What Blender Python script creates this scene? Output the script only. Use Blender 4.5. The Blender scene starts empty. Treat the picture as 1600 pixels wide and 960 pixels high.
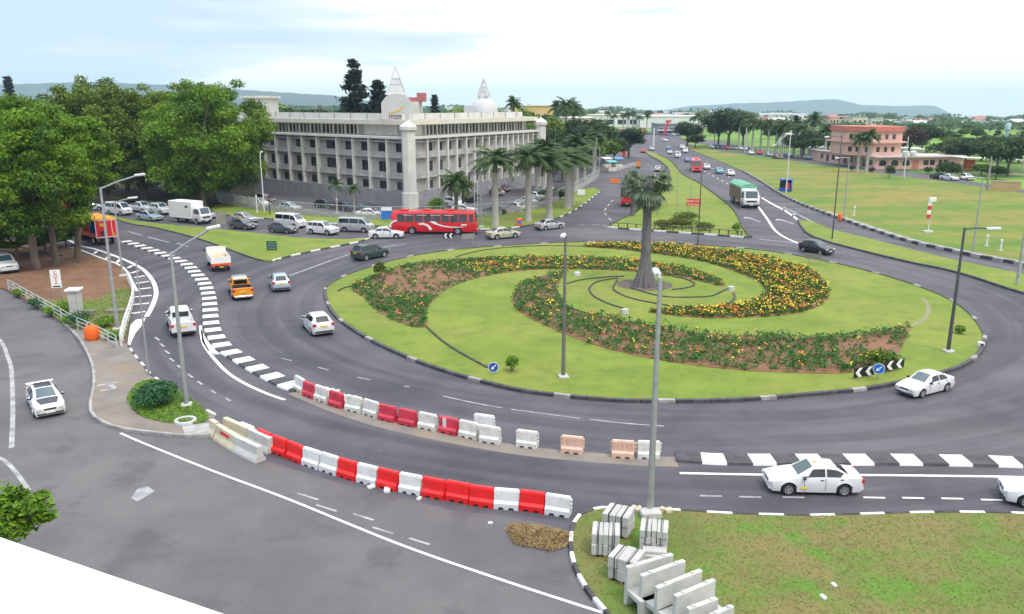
import bpy, bmesh, math, random
import numpy as np
from mathutils import Vector, Matrix
from mathutils.geometry import tessellate_polygon

SC = bpy.context.scene
COL = SC.collection
random.seed(7)
rng = np.random.default_rng(7)
R = math.radians

# ------------------------------------------------------------------ camera
F, YH, CAMH = 1270.0, 164.0, 16.5
PITCH = math.atan((480 - YH) / F)
cam_d = bpy.data.cameras.new('camera')
cam = bpy.data.objects.new('camera', cam_d)
COL.objects.link(cam)
cam.location = (0, 0, CAMH)
cam.rotation_euler = (R(90) - PITCH, 0, 0)
cam_d.sensor_width = 36
cam_d.lens = F / 1600 * 36
cam_d.clip_start = 0.1
cam_d.clip_end = 40000
SC.camera = cam

# ------------------------------------------------------------------ exposure, sky, sun
SC.view_settings.view_transform = 'Standard'
SC.view_settings.look = 'None'
SC.view_settings.exposure = 0.30
SC.view_settings.gamma = 1
SC.view_settings.use_curve_mapping = False
SUN_EL, SUN_AZ = 60.0, 142.0        # degrees; azimuth clockwise from +Y
world = bpy.data.worlds.new('World')
SC.world = world
world.use_nodes = True
wt = world.node_tree
wt.nodes.clear()
def wn(t, **k):
    n = wt.nodes.new(t)
    for a, b in k.items(): setattr(n, a, b)
    return n
wout = wn('ShaderNodeOutputWorld')
bg_sky = wn('ShaderNodeBackground'); bg_cl = wn('ShaderNodeBackground')
sky = wn('ShaderNodeTexSky', sky_type='NISHITA', sun_disc=False, sun_elevation=R(SUN_EL), sun_rotation=R(SUN_AZ))
wt.links.new(sky.outputs[0], bg_sky.inputs[0]); bg_sky.inputs[1].default_value = 0.10
tc = wn('ShaderNodeTexCoord')
sep = wn('ShaderNodeSeparateXYZ'); wt.links.new(tc.outputs['Generated'], sep.inputs[0])
def wmath(op, a, b=None, c=None):
    n = wn('ShaderNodeMath', operation=op)
    for i, v in enumerate((a, b, c)):
        if v is None: continue
        if isinstance(v, (int, float)): n.inputs[i].default_value = v
        else: wt.links.new(v, n.inputs[i])
    return n.outputs[0]
def wramp(fac, stops):
    n = wn('ShaderNodeValToRGB')
    wt.links.new(fac, n.inputs[0])
    el = n.color_ramp.elements
    while len(el) < len(stops): el.new(0.5)
    for e, (p, c) in zip(el, stops):
        e.position = p; e.color = (*c, 1) if len(c) == 3 else c
    return n.outputs[0]
mp = wn('ShaderNodeMapping'); mp.inputs['Scale'].default_value = (1.7, 1.7, 15.0)
mp.inputs['Location'].default_value = (0.35, 0.1, 0.0)
wt.links.new(tc.outputs['Generated'], mp.inputs[0])
nz = wn('ShaderNodeTexNoise'); nz.inputs['Scale'].default_value = 1.5; nz.inputs['Detail'].default_value = 7; nz.inputs['Roughness'].default_value = .5
wt.links.new(mp.outputs[0], nz.inputs['Vector'])
# the deck thins out to the left and higher up: a darker, bluer cloud base shows there
left = wmath('MULTIPLY_ADD', sep.outputs[0], -1.25, 0.02)
upr = wramp(sep.outputs[2], [(0.0, (.02,)*3), (0.115, (.50,)*3), (0.20, (.36,)*3), (0.34, (.0,)*3)])
up = wmath('MULTIPLY_ADD', upr, 1.0, 0.0)
m = wmath('ADD', wmath('MULTIPLY', left, 0.95), up)
m = wmath('ADD', m, wmath('MULTIPLY_ADD', nz.outputs[0], 2.3, -1.08))
low = wmath('SMOOTHSTEP', sep.outputs[2], 0.02, 0.20) if False else None
ccol = wramp(m, [(0.24, (1.0, 0.995, 0.985)), (0.42, (0.96, 0.97, 0.985)), (0.56, (0.74, 0.815, 0.915)), (0.9, (0.54, 0.67, 0.87))])
# brightness of the overcast dome: brighter overhead than at the skyline
bri = wramp(sep.outputs[2], [(0.0, (1.08,)*3), (0.15, (1.04,)*3), (0.45, (1.0,)*3), (0.8, (1.9,)*3), (1.0, (2.3,)*3)])
mul = wn('ShaderNodeMix', data_type='RGBA', blend_type='MULTIPLY'); mul.inputs[0].default_value = 1
wt.links.new(ccol, mul.inputs[6]); wt.links.new(bri, mul.inputs[7])
wt.links.new(mul.outputs[2], bg_cl.inputs[0]); bg_cl.inputs[1].default_value = 1.0
mixw = wn('ShaderNodeMixShader'); mixw.inputs[0].default_value = 0.92
wt.links.new(bg_sky.outputs[0], mixw.inputs[1]); wt.links.new(bg_cl.outputs[0], mixw.inputs[2])
wt.links.new(mixw.outputs[0], wout.inputs[0])

sun_d = bpy.data.lights.new('sun', 'SUN'); sun_d.energy = 1.5; sun_d.angle = R(11); sun_d.color = (1, .97, .92)
sun = bpy.data.objects.new('sun', sun_d); COL.objects.link(sun)
sd = Vector((math.sin(R(SUN_AZ)) * math.cos(R(SUN_EL)), math.cos(R(SUN_AZ)) * math.cos(R(SUN_EL)), math.sin(R(SUN_EL))))
sun.rotation_euler = sd.to_track_quat('Z', 'Y').to_euler()
SC.cycles.volume_bounces = 1
SC.cycles.max_bounces = 8
SC.cycles.diffuse_bounces = 3
SC.cycles.transparent_max_bounces = 8

# ------------------------------------------------------------------ helpers
def G(px, py, z=0.0):
    """point at height z on the sight line of a photo pixel (1600 x 960 frame)"""
    x, y = px - 800, py - 480
    fw = F * math.cos(PITCH) - y * math.sin(PITCH)
    dn = F * math.sin(PITCH) + y * math.cos(PITCH)
    t = (CAMH - z) / dn
    return Vector((x * t, fw * t, z))
def GY(px, Y, z=0.0):
    """ground point at distance Y on the azimuth of pixel column px (taken near the horizon)"""
    return Vector(((px - 800) / F * Y * math.cos(PITCH), Y, z))
def HT(px, py, ptop):
    """height of an upright whose foot is at (px, py) and whose top is seen at row ptop"""
    Y = G(px, py).y
    a = math.atan((ptop - 480) / F) + PITCH
    return CAMH - Y * math.tan(a)
def spline(pts, n=8, closed=False):
    P = [Vector(p) if len(p) == 3 else Vector((p[0], p[1], 0)) for p in pts]
    out = []; N = len(P)
    rngi = range(N if closed else N - 1)
    for i in rngi:
        if closed: a, b, c, d = P[i-1], P[i], P[(i+1) % N], P[(i+2) % N]
        else: a, b, c, d = P[max(i-1, 0)], P[i], P[i+1], P[min(i+2, N-1)]
        for k in range(n):
            t = k / n
            out.append(0.5 * ((2*b) + (c-a)*t + (2*a-5*b+4*c-d)*t*t + (3*b-a-3*c+d)*t**3))
    if not closed: out.append(P[-1])
    return out
def GP(pts, z=0.0): return [G(x, y, z) for x, y in pts]
def resample(P, step):
    out = [P[0].copy()]; acc = 0
    for a, b in zip(P, P[1:]):
        L = (b - a).length
        if L < 1e-9: continue
        d = step - acc
        while d <= L:
            out.append(a.lerp(b, d / L)); d += step
        acc = (acc + L) % step if L >= step - acc else acc + L
    if (out[-1] - P[-1]).length > step * .3: out.append(P[-1].copy())
    return out

class MB:
    def __init__(s): s.v = []; s.f = []; s.m = []
    def add(s, vs, fs, mat=0):
        o = len(s.v); s.v += [tuple(v) for v in vs]
        for f in fs: s.f.append(tuple(i + o for i in f)); s.m.append(mat)
        return s
    def box(s, c, d, rz=0, mat=0, rx=0, ry=0, taper=1.0):
        M_ = Matrix.Rotation(rz, 3, 'Z') @ Matrix.Rotation(ry, 3, 'Y') @ Matrix.Rotation(rx, 3, 'X')
        vs = []
        for sz in (-1, 1):
            k = taper if sz > 0 else 1
            for sx, sy in ((-1,-1),(1,-1),(1,1),(-1,1)):
                vs.append(Vector(c) + M_ @ Vector((sx*d[0]/2*k, sy*d[1]/2*k, sz*d[2]/2)))
        return s.add(vs, [(3,2,1,0),(4,5,6,7),(0,1,5,4),(1,2,6,5),(2,3,7,6),(3,0,4,7)], mat)
    def bbox(s, c, d, rz=0, mat=0, b=.03):
        """box with chamfered upright and top edges"""
        x, y, z = d[0]/2, d[1]/2, d[2]/2
        M_ = Matrix.Rotation(rz, 3, 'Z')
        def ring(x, y, z, b): return [Vector(p) for p in ((-x+b,-y,z),(x-b,-y,z),(x,-y+b,z),(x,y-b,z),(x-b,y,z),(-x+b,y,z),(-x,y-b,z),(-x,-y+b,z))]
        rs = [ring(x, y, -z, b), ring(x, y, z-b, b), ring(x-b*.8, y-b*.8, z, b)]
        vs = [Vector(c) + M_ @ p for r in rs for p in r]
        fs = [tuple(range(7, -1, -1)), tuple(range(16, 24))]
        for k in (0, 1):
            for i in range(8): fs.append((k*8+i, k*8+(i+1) % 8, k*8+8+(i+1) % 8, k*8+8+i))
        return s.add(vs, fs, mat)
    def lathe(s, c, prof, n=16, axis='Z', mat=0, cap=True, arc=None):
        vs = []; fs = []
        for r, h in prof:
            for i in range(n):
                a = 2*math.pi*i/n
                if axis == 'Z': p = (r*math.cos(a), r*math.sin(a), h)
                elif axis == 'Y': p = (r*math.cos(a), h, r*math.sin(a))
                else: p = (h, r*math.cos(a), r*math.sin(a))
                vs.append(Vector(c) + Vector(p))
        for k in range(len(prof)-1):
            for i in range(n):
                q = (k*n+i, k*n+(i+1) % n, (k+1)*n+(i+1) % n, (k+1)*n+i)
                fs.append(q if axis != 'Y' else q[::-1])
        if cap:
            a, b = tuple(range(n-1, -1, -1)), tuple(range((len(prof)-1)*n, len(prof)*n))
            fs += [a, b] if axis != 'Y' else [a[::-1], b[::-1]]
        return s.add(vs, fs, mat)
    def tube(s, P, r, n=6, mat=0, r2=None, cap=True):
        P = [Vector(p) for p in P]; vs = []; fs = []
        N = len(P); pu = None
        for i, p in enumerate(P):
            t = (P[min(i+1, N-1)] - P[max(i-1, 0)]).normalized()
            if pu is None: pu = t.orthogonal().normalized()
            u = (pu - t * pu.dot(t)).normalized(); pu = u
            w = t.cross(u)
            rr = r if r2 is None else r + (r2 - r) * i / max(N-1, 1)
            if isinstance(r, (list, tuple)): rr = r[i]
            for k in range(n):
                a = 2*math.pi*k/n
                vs.append(p + u*rr*math.cos(a) + w*rr*math.sin(a))
        for i in range(N-1):
            for k in range(n): fs.append((i*n+k, i*n+(k+1) % n, (i+1)*n+(k+1) % n, (i+1)*n+k))
        if cap: fs += [tuple(range(n-1, -1, -1)), tuple(range((N-1)*n, N*n))]
        return s.add(vs, fs, mat)
    def prism(s, poly, z0, z1, mat=0, smat=None, bottom=False):
        P = [Vector((p[0], p[1], 0)) for p in poly]
        area = sum(a.x*b.y-b.x*a.y for a, b in zip(P, P[1:]+P[:1]))
        if area < 0: P = P[::-1]
        n = len(P); o = [Vector((p.x, p.y, z1)) for p in P]
        tri = tessellate_polygon([P])
        fix = []
        for t in tri:
            a, b, c = (P[i] for i in t)
            fix.append(t if (b-a).cross(c-a).z > 0 else t[::-1])
        s.add(o, fix, mat)
        if z0 is not None:
            vs = [Vector((p.x, p.y, z0)) for p in P] + o
            s.add(vs, [(i, (i+1) % n, n+(i+1) % n, n+i) for i in range(n)], mat if smat is None else smat)
            if bottom: s.add(vs[:n], [t[::-1] for t in fix], mat)
        return s
    def extr(s, poly, axis_len, mat=0, M_=None):
        """polygon in the local XZ plane, extruded along local Y (centred)"""
        n = len(poly); P = [Vector((p[0], p[1], 0)) for p in poly]
        tri = [tuple(t) for t in tessellate_polygon([P])]
        a = [Vector((p[0], -axis_len/2, p[1])) for p in poly]; b = [Vector((p[0], axis_len/2, p[1])) for p in poly]
        vs = a + b
        if M_ is not None: vs = [M_ @ v for v in vs]
        fs = [t for t in tri] + [tuple(i+n for i in t[::-1]) for t in tri]
        fs += [(i, (i+1) % n, n+(i+1) % n, n+i) for i in range(n)]
        return s.add(vs, fs, mat)
    def mesh(s, name, mats, smooth=None, fixn=False):
        me = bpy.data.meshes.new(name)
        me.from_pydata(s.v, [], s.f)
        if not isinstance(mats, (list, tuple)): mats = [mats]
        for m_ in mats: me.materials.append(m_)
        if len(mats) > 1: me.polygons.foreach_set('material_index', s.m)
        if fixn:
            bm = bmesh.new(); bm.from_mesh(me); bmesh.ops.remove_doubles(bm, verts=bm.verts, dist=1e-4)
            bmesh.ops.recalc_face_normals(bm, faces=bm.faces); bm.to_mesh(me); bm.free()
        if smooth is not None:
            me.polygons.foreach_set('use_smooth', [True]*len(me.polygons))
            me.set_sharp_from_angle(angle=R(smooth))
        me.update()
        return me
    def build(s, name, mats, parent=None, smooth=None, fixn=False):
        return link(name, s.mesh(name, mats, smooth, fixn), parent)
def link(name, me, parent=None):
    o = bpy.data.objects.new(name, me); COL.objects.link(o)
    if parent is not None: o.parent = parent
    return o
def tag(o, label, cat, group=None, kind=None):
    o['label'] = label; o['category'] = cat
    if group: o['group'] = group
    if kind: o['kind'] = kind
    return o
def struct(o, kind='structure'):
    o['kind'] = kind; return o
def thing(name, loc, rz, label, cat, group=None):
    o = bpy.data.objects.new(name, None); COL.objects.link(o)
    o.empty_display_size = .3
    o.location = loc; o.rotation_euler = (0, 0, rz)
    return tag(o, label, cat, group)
def dup(o, parent=None):
    c = o.copy(); COL.objects.link(c)
    if parent is not None: c.parent = parent
    for ch in o.children: dup(ch, c)
    return c

# ------------------------------------------------------------------ materials
MATS = {}
def lin(r, g, b):
    f = lambda c: (c/255/12.92) if c/255 <= .04045 else ((c/255+.055)/1.055)**2.4
    return (f(r), f(g), f(b))
def mat(name, col, rough=.6, var=.12, scale=2.0, metal=0, bump=0, bscale=20, col2=None, spec=.5, detail=4, coord='Object', coat=0, stretch=None, thr=(.35, .65), extra=None, trans=0):
    if name in MATS: return MATS[name]
    m_ = bpy.data.materials.new(name); m_.use_nodes = True
    nt = m_.node_tree; b = nt.nodes['Principled BSDF']
    b.inputs['Roughness'].default_value = rough; b.inputs['Metallic'].default_value = metal
    b.inputs['Specular IOR Level'].default_value = spec
    if coat: b.inputs['Coat Weight'].default_value = coat; b.inputs['Coat Roughness'].default_value = .08
    if trans: b.inputs['Subsurface Weight'].default_value = 0
    if var or col2 or bump:
        if coord == 'World':
            g = nt.nodes.new('ShaderNodeNewGeometry'); src = g.outputs['Position']
        else:
            g = nt.nodes.new('ShaderNodeTexCoord'); src = g.outputs[coord]
        if stretch:
            mm = nt.nodes.new('ShaderNodeMapping'); mm.inputs['Scale'].default_value = stretch
            nt.links.new(src, mm.inputs[0]); src = mm.outputs[0]
    if var or col2:
        n = nt.nodes.new('ShaderNodeTexNoise'); n.inputs['Scale'].default_value = scale; n.inputs['Detail'].default_value = detail
        n.inputs['Roughness'].default_value = .62
        nt.links.new(src, n.inputs['Vector'])
        r = nt.nodes.new('ShaderNodeValToRGB'); nt.links.new(n.outputs[0], r.inputs[0])
        if col2 is None:
            c1 = tuple(max(0, c*(1-var)) for c in col); c2 = tuple(c*(1+var) for c in col)
        else: c1, c2 = col, col2
        r.color_ramp.elements[0].position = thr[0]; r.color_ramp.elements[0].color = (*c1, 1)
        r.color_ramp.elements[1].position = thr[1]; r.color_ramp.elements[1].color = (*c2, 1)
        out = r.outputs[0]
        for e in (extra or []):
            # (scale, threshold lo, hi, colour, strength, detail) a patch of another colour
            n2 = nt.nodes.new('ShaderNodeTexNoise'); n2.inputs['Scale'].default_value = e[0]; n2.inputs['Detail'].default_value = e[5] if len(e) > 5 else 5
            n2.inputs['Roughness'].default_value = .65
            if len(e) > 6:
                mm2 = nt.nodes.new('ShaderNodeMapping'); mm2.inputs['Location'].default_value = e[6]
                if len(e) > 7: mm2.inputs['Scale'].default_value = e[7]
                nt.links.new(src, mm2.inputs[0]); nt.links.new(mm2.outputs[0], n2.inputs['Vector'])
            else: nt.links.new(src, n2.inputs['Vector'])
            r2 = nt.nodes.new('ShaderNodeValToRGB'); nt.links.new(n2.outputs[0], r2.inputs[0])
            r2.color_ramp.elements[0].position = e[1]; r2.color_ramp.elements[0].color = (0,0,0,1)
            r2.color_ramp.elements[1].position = e[2]; r2.color_ramp.elements[1].color = (e[4],)*3 + (1,)
            mx = nt.nodes.new('ShaderNodeMix'); mx.data_type = 'RGBA'
            nt.links.new(r2.outputs[0], mx.inputs[0]); nt.links.new(out, mx.inputs[6]); mx.inputs[7].default_value = (*e[3], 1)
            out = mx.outputs[2]
        nt.links.new(out, b.inputs['Base Color'])
    else: b.inputs['Base Color'].default_value = (*col, 1)
    if bump:
        n3 = nt.nodes.new('ShaderNodeTexNoise'); n3.inputs['Scale'].default_value = bscale; n3.inputs['Detail'].default_value = 4
        nt.links.new(src, n3.inputs['Vector'])
        bp = nt.nodes.new('ShaderNodeBump'); bp.inputs['Strength'].default_value = bump; bp.inputs['Distance'].default_value = .05
        nt.links.new(n3.outputs[0], bp.inputs['Height']); nt.links.new(bp.outputs[0], b.inputs['Normal'])
    MATS[name] = m_
    return m_
def leafmat(name, c1, c2, scale=.6, c3=None):
    """foliage: colour varies from clump to clump and from leaf to leaf; some light passes through"""
    if name in MATS: return MATS[name]
    m_ = bpy.data.materials.new(name); m_.use_nodes = True
    nt = m_.node_tree; b = nt.nodes['Principled BSDF']; out = nt.nodes['Material Output']
    g = nt.nodes.new('ShaderNodeTexCoord')
    n = nt.nodes.new('ShaderNodeTexNoise'); n.inputs['Scale'].default_value = scale; n.inputs['Detail'].default_value = 5; n.inputs['Roughness'].default_value = .75
    nt.links.new(g.outputs['Object'], n.inputs['Vector'])
    at = nt.nodes.new('ShaderNodeAttribute'); at.attribute_name = 'tint'
    ma = nt.nodes.new('ShaderNodeMath'); ma.operation = 'MULTIPLY_ADD'; ma.inputs[1].default_value = .5; nt.links.new(at.outputs['Fac'], ma.inputs[0])
    mb_ = nt.nodes.new('ShaderNodeMath'); mb_.operation = 'MULTIPLY'; mb_.inputs[1].default_value = .5; nt.links.new(n.outputs[0], mb_.inputs[0]); nt.links.new(mb_.outputs[0], ma.inputs[2])
    r = nt.nodes.new('ShaderNodeValToRGB'); nt.links.new(ma.outputs[0], r.inputs[0])
    r.color_ramp.elements[0].position = .22; r.color_ramp.elements[0].color = (*c1, 1)
    r.color_ramp.elements[1].position = .64; r.color_ramp.elements[1].color = (*c2, 1)
    if c3:
        e = r.color_ramp.elements.new(.82); e.color = (*c3, 1)
    nt.links.new(r.outputs[0], b.inputs['Base Color'])
    b.inputs['Roughness'].default_value = .55; b.inputs['Specular IOR Level'].default_value = .3
    tr = nt.nodes.new('ShaderNodeBsdfTranslucent'); nt.links.new(r.outputs[0], tr.inputs[0])
    mx = nt.nodes.new('ShaderNodeMixShader'); mx.inputs[0].default_value = .3
    nt.links.new(b.outputs[0], mx.inputs[1]); nt.links.new(tr.outputs[0], mx.inputs[2]); nt.links.new(mx.outputs[0], out.inputs[0])
    MATS[name] = m_
    return m_

M_ASPH = mat('asphalt', (.060, .059, .076), .70, spec=.35, scale=.16, coord='World', detail=8, col2=(.096, .092, .112), bump=.15, bscale=9,
             extra=[(.05, .46, .64, (.135, .126, .134), .7, 6, (3, 8, 0)), (.22, .57, .66, (.052, .051, .062), .55, 8), (1.1, .60, .74, (.12, .115, .115), .4, 7), (14, .42, .75, (.035, .035, .037), .5, 3)])
def add_wear(m_, cx, cy):
    """polished and darkened wheel tracks that run round the junction"""
    nt = m_.node_tree; b = nt.nodes['Principled BSDF']; src = b.inputs['Base Color'].links[0].from_socket
    g = nt.nodes.new('ShaderNodeNewGeometry'); vm = nt.nodes.new('ShaderNodeVectorMath'); vm.operation = 'DISTANCE'
    nt.links.new(g.outputs['Position'], vm.inputs[0]); vm.inputs[1].default_value = (cx, cy, 0)
    n = nt.nodes.new('ShaderNodeTexNoise'); n.noise_dimensions = '2D'; n.inputs['Scale'].default_value = 1.0; n.inputs['Detail'].default_value = 3
    cb = nt.nodes.new('ShaderNodeCombineXYZ'); k = nt.nodes.new('ShaderNodeMath'); k.operation = 'MULTIPLY'; k.inputs[1].default_value = .75
    nt.links.new(vm.outputs['Value'], k.inputs[0]); nt.links.new(k.outputs[0], cb.inputs[0])
    sp = nt.nodes.new('ShaderNodeSeparateXYZ'); nt.links.new(g.outputs['Position'], sp.inputs[0]); k2 = nt.nodes.new('ShaderNodeMath'); k2.operation = 'MULTIPLY'; k2.inputs[1].default_value = .05
    nt.links.new(sp.outputs[0], k2.inputs[0]); nt.links.new(k2.outputs[0], cb.inputs[1]); nt.links.new(cb.outputs[0], n.inputs['Vector'])
    r = nt.nodes.new('ShaderNodeValToRGB'); nt.links.new(n.outputs[0], r.inputs[0])
    r.color_ramp.elements[0].position = .38; r.color_ramp.elements[0].color = (.70, .70, .72, 1); r.color_ramp.elements[1].position = .62; r.color_ramp.elements[1].color = (1.18, 1.16, 1.15, 1)
    mx = nt.nodes.new('ShaderNodeMix'); mx.data_type = 'RGBA'; mx.blend_type = 'MULTIPLY'; mx.inputs[0].default_value = .8
    nt.links.new(src, mx.inputs[6]); nt.links.new(r.outputs[0], mx.inputs[7]); nt.links.new(mx.outputs[2], b.inputs['Base Color'])
add_wear(M_ASPH, 11, 73.5)
M_ASPH2 = mat('yard asphalt', (.065, .064, .07), .8, scale=.2, coord='World', col2=(.10, .098, .102), detail=7)
M_LINE = mat('road paint', (.72, .72, .72), .6, scale=1.2, coord='World', col2=(.80, .80, .80), detail=6, extra=[(3.5, .56, .72, (.2, .2, .21), .45)])
M_LINEW = mat('worn road paint', (.20, .20, .215), .7, scale=1.5, coord='World', col2=(.44, .44, .45), detail=7)
M_WHITE = mat('white paint', (.68, .68, .67), .5, scale=2, coord='World', var=.05, extra=[(1.3, .58, .75, (.45, .43, .40), .5)])
M_BLACK = mat('black paint', (.050, .049, .056), .6, scale=2, coord='World', var=.35)
M_LAWN = mat('lawn grass', (.108, .172, .012), .9, scale=.22, coord='World', col2=(.180, .245, .022), detail=8, bump=.5, bscale=14,
             extra=[(.08, .46, .64, (.215, .225, .040), .75, 7), (.7, .50, .70, (.080, .150, .010), .7, 7, (3, 3, 0)), (3.5, .5, .70, (.20, .20, .05), .4, 5)])
M_ROUGH = mat('rough grass', (.055, .155, .008), .95, scale=.12, coord='World', col2=(.15, .205, .018), detail=8, bump=.6, bscale=7,
              extra=[(.05, .44, .60, (.25, .195, .045), .85, 7, (11, 4, 0), (.5, 1.9, 1)), (.28, .50, .68, (.055, .15, .012), .75, 7), (1.1, .52, .72, (.17, .15, .045), .5, 6)])
M_DRY = mat('patchy dry grass', (.115, .14, .035), .95, scale=.5, coord='World', col2=(.125, .185, .03), detail=8, bump=.6, bscale=9,
            extra=[(.22, .44, .60, (.20, .155, .06), .85, 8, (2, 5, 0)), (.5, .52, .66, (.075, .20, .015), .8, 7), (1.6, .54, .68, (.17, .10, .045), .65, 7, (7, 1, 0))])
M_EARTH = mat('brown earth', (.125, .062, .034), .95, scale=.4, coord='World', col2=(.215, .115, .062), detail=8, bump=.6, bscale=5, extra=[(.9, .56, .7, (.10, .12, .04), .5, 7)])
M_SOIL = mat('flower bed soil', (.16, .075, .038), .95, scale=1.3, coord='World', col2=(.25, .125, .07), detail=7, bump=.8, bscale=9)
M_PAVE = mat('dusty pavement', (.165, .148, .135), .9, scale=.5, coord='World', col2=(.235, .205, .18), detail=8, extra=[(.35, .5, .66, (.25, .19, .12), .6, 7)])
M_CONC = mat('concrete', (.40, .40, .385), .85, scale=1.5, col2=(.52, .52, .50), detail=7, bump=.2, bscale=14)
M_CONCD = mat('weathered concrete', (.26, .26, .25), .85, scale=2, col2=(.42, .42, .40), detail=8, coord='World')
M_FAR = mat('far country', (.10, .21, .018), .95, scale=.006, coord='World', col2=(.17, .31, .03), detail=5,
            extra=[(.011, .50, .58, (.035, .075, .018), .9, 5), (.020, .60, .66, (.25, .20, .10), .6, 4, (40, 9, 0))])
M_STEEL = mat('galvanised steel', (.42, .43, .44), .45, metal=.6, scale=3, var=.1)
M_DSTEEL = mat('dark steel', (.10, .10, .105), .5, metal=.4, scale=3, var=.15)
M_RUBBER = mat('rubber', (.018, .018, .019), .8, var=0)
M_GLASS = mat('dark glass', (.012, .016, .020), .04, var=0, spec=.8)
M_GLASSB = mat('blue tinted glass', (.05, .085, .10), .05, var=0, spec=1.0)
M_CHROME = mat('alloy', (.55, .56, .57), .3, metal=.8, var=0)
M_PLAST = mat('black plastic', (.03, .03, .032), .5, var=0)
M_HEADL = mat('headlamp glass', (.55, .58, .60), .1, var=0, spec=.9)
M_TAILL = mat('red lamp glass', (.45, .015, .012), .15, var=0, spec=.7)
M_AMBER = mat('amber lamp glass', (.75, .18, .02), .15, var=0)
M_PLATE = mat('white plate', (.7, .7, .7), .5, var=0)
M_PLATEY = mat('yellow plate', (.75, .48, .03), .5, var=0)
# ================================================================== terrain, roads and lawns
def gridmesh():
    """one ground sheet to the skyline; the country falls gently away on the right, towards the coast"""
    ys = [-60, -20, 0, 30, 60, 100, 150, 200, 260, 340, 450, 600, 800, 1050, 1400, 1900, 2600, 3600, 5000, 7000, 9500]
    us = np.linspace(-1.0, 1.0, 41)
    mb = MB(); n = len(us)
    for y in ys:
        for u in us:
            x = u * (abs(y) * .95 + 140)
            mb.v.append((x, y, ter(x, y)))
    for j in range(len(ys)-1):
        for i in range(n-1): mb.f.append((j*n+i, j*n+i+1, (j+1)*n+i+1, (j+1)*n+i)); mb.m.append(0)
    return mb
def ter(x, y):
    d = max(0.0, y - 260)
    r = min(1, max(0, (x / max(y, 1) + .08) / .7))
    r = r*r*(3-2*r)
    return -.03 - r * (d * .0135) * min(1, d/900) - (1-r) * d * .001 * min(1, d/900)
struct(gridmesh().build('ground', M_FAR))

def sheet(name, px, z, m_, extra=None):
    return struct(MB().prism(GP(px), None, z, 0).build(name, m_))
# all the asphalt of the junction as one sheet
sheet('road', [(-500, 1500), (-900, 470), (-700, 372), (-120, 340), (0, 322), (160, 306), (345, 316), (430, 285), (640, 300), (850, 262), (945, 236), (990, 222), (1012, 208), (1040, 206), (1062, 212), (1075, 224), (1120, 238), (1214, 296), (1364, 356), (1600, 410), (2300, 560), (2600, 1500)], 0, M_ASPH)

def raised(name, px, m_, kerb=None, h=.12, sp=True, closed=True, n=6, kw=.22, km=None):
    P = GP(px)
    if sp: P = spline(P, n, True)
    o = struct(MB().prism(P, -.02, h, 0).build(name, m_))
    return P
def kerb(P, mats, seg=1.0, w=.2, h=.15, name='kerb', closed=False):
    """kerb stones along a line; mats alternate from stone to stone"""
    Q = resample(P + ([P[0]] if closed else []), seg)
    mb = MB()
    for i, (a, b) in enumerate(zip(Q, Q[1:])):
        d = (b - a); L = d.length
        if L < .05: continue
        mb.bbox(((a.x+b.x)/2, (a.y+b.y)/2, h/2), (L-.015, w, h), math.atan2(d.y, d.x), i % len(mats), .02)
    return struct(mb.build(name, mats))
def ribbon(P, w, z=.004, mat=0, mb=None, dash=None, close=False):
    """flat painted line along P"""
    mb = mb or MB()
    def strip(Q):
        vs = []
        for i, p in enumerate(Q):
            t = (Q[min(i+1, len(Q)-1)] - Q[max(i-1, 0)]).normalized()
            nrm = Vector((-t.y, t.x, 0)) * (w/2)
            vs += [Vector((p.x, p.y, z)) + nrm, Vector((p.x, p.y, z)) - nrm]
        mb.add(vs, [(2*i+1, 2*i+3, 2*i+2, 2*i) for i in range(len(Q)-1)], mat)
    if dash is None: strip(P)
    else:
        on, off = dash
        Q = resample(P, .25); k = 0
        per = int((on+off)/.25); n_on = int(on/.25)
        while k < len(Q)-2:
            strip(Q[k:min(k+n_on+1, len(Q))]); k += per
    return mb

BW = [M_BLACK, M_WHITE]
M_KSTONE = mat('kerb stone', (.07, .07, .072), .85, scale=1.5, coord='World', var=.35)
M_KPALE = mat('pale kerb stone', (.30, .29, .28), .85, scale=1.5, coord='World', var=.3)

# --- the roundabout island
ISL = [(508,455),(520,490),(560,522),(620,553),(690,580),(760,600),(830,615),(950,627),(1040,629),(1150,627),(1280,617),(1380,605),(1500,575),(1537,540),(1530,510),(1500,480),(1450,455),(1380,432),(1300,412),(1200,394),(1100,385),(1000,380),(900,380),(800,385),(700,393),(620,407),(560,425),(525,440)]
ISLP = spline(GP(ISL), 6, True)
# a low grassy mound: rings shrinking towards the middle
ic = sum(ISLP, Vector()) / len(ISLP)
def isl_h(p):
    return .12
mb = MB().prism(ISLP, -.02, .12, 0)
struct(mb.build('island_lawn', M_LAWN))
kerb(ISLP, [M_BLACK, M_KSTONE, M_BLACK, M_KSTONE, M_BLACK, M_KPALE], 1.0, .28, .2, 'island_kerb', True)

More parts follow.
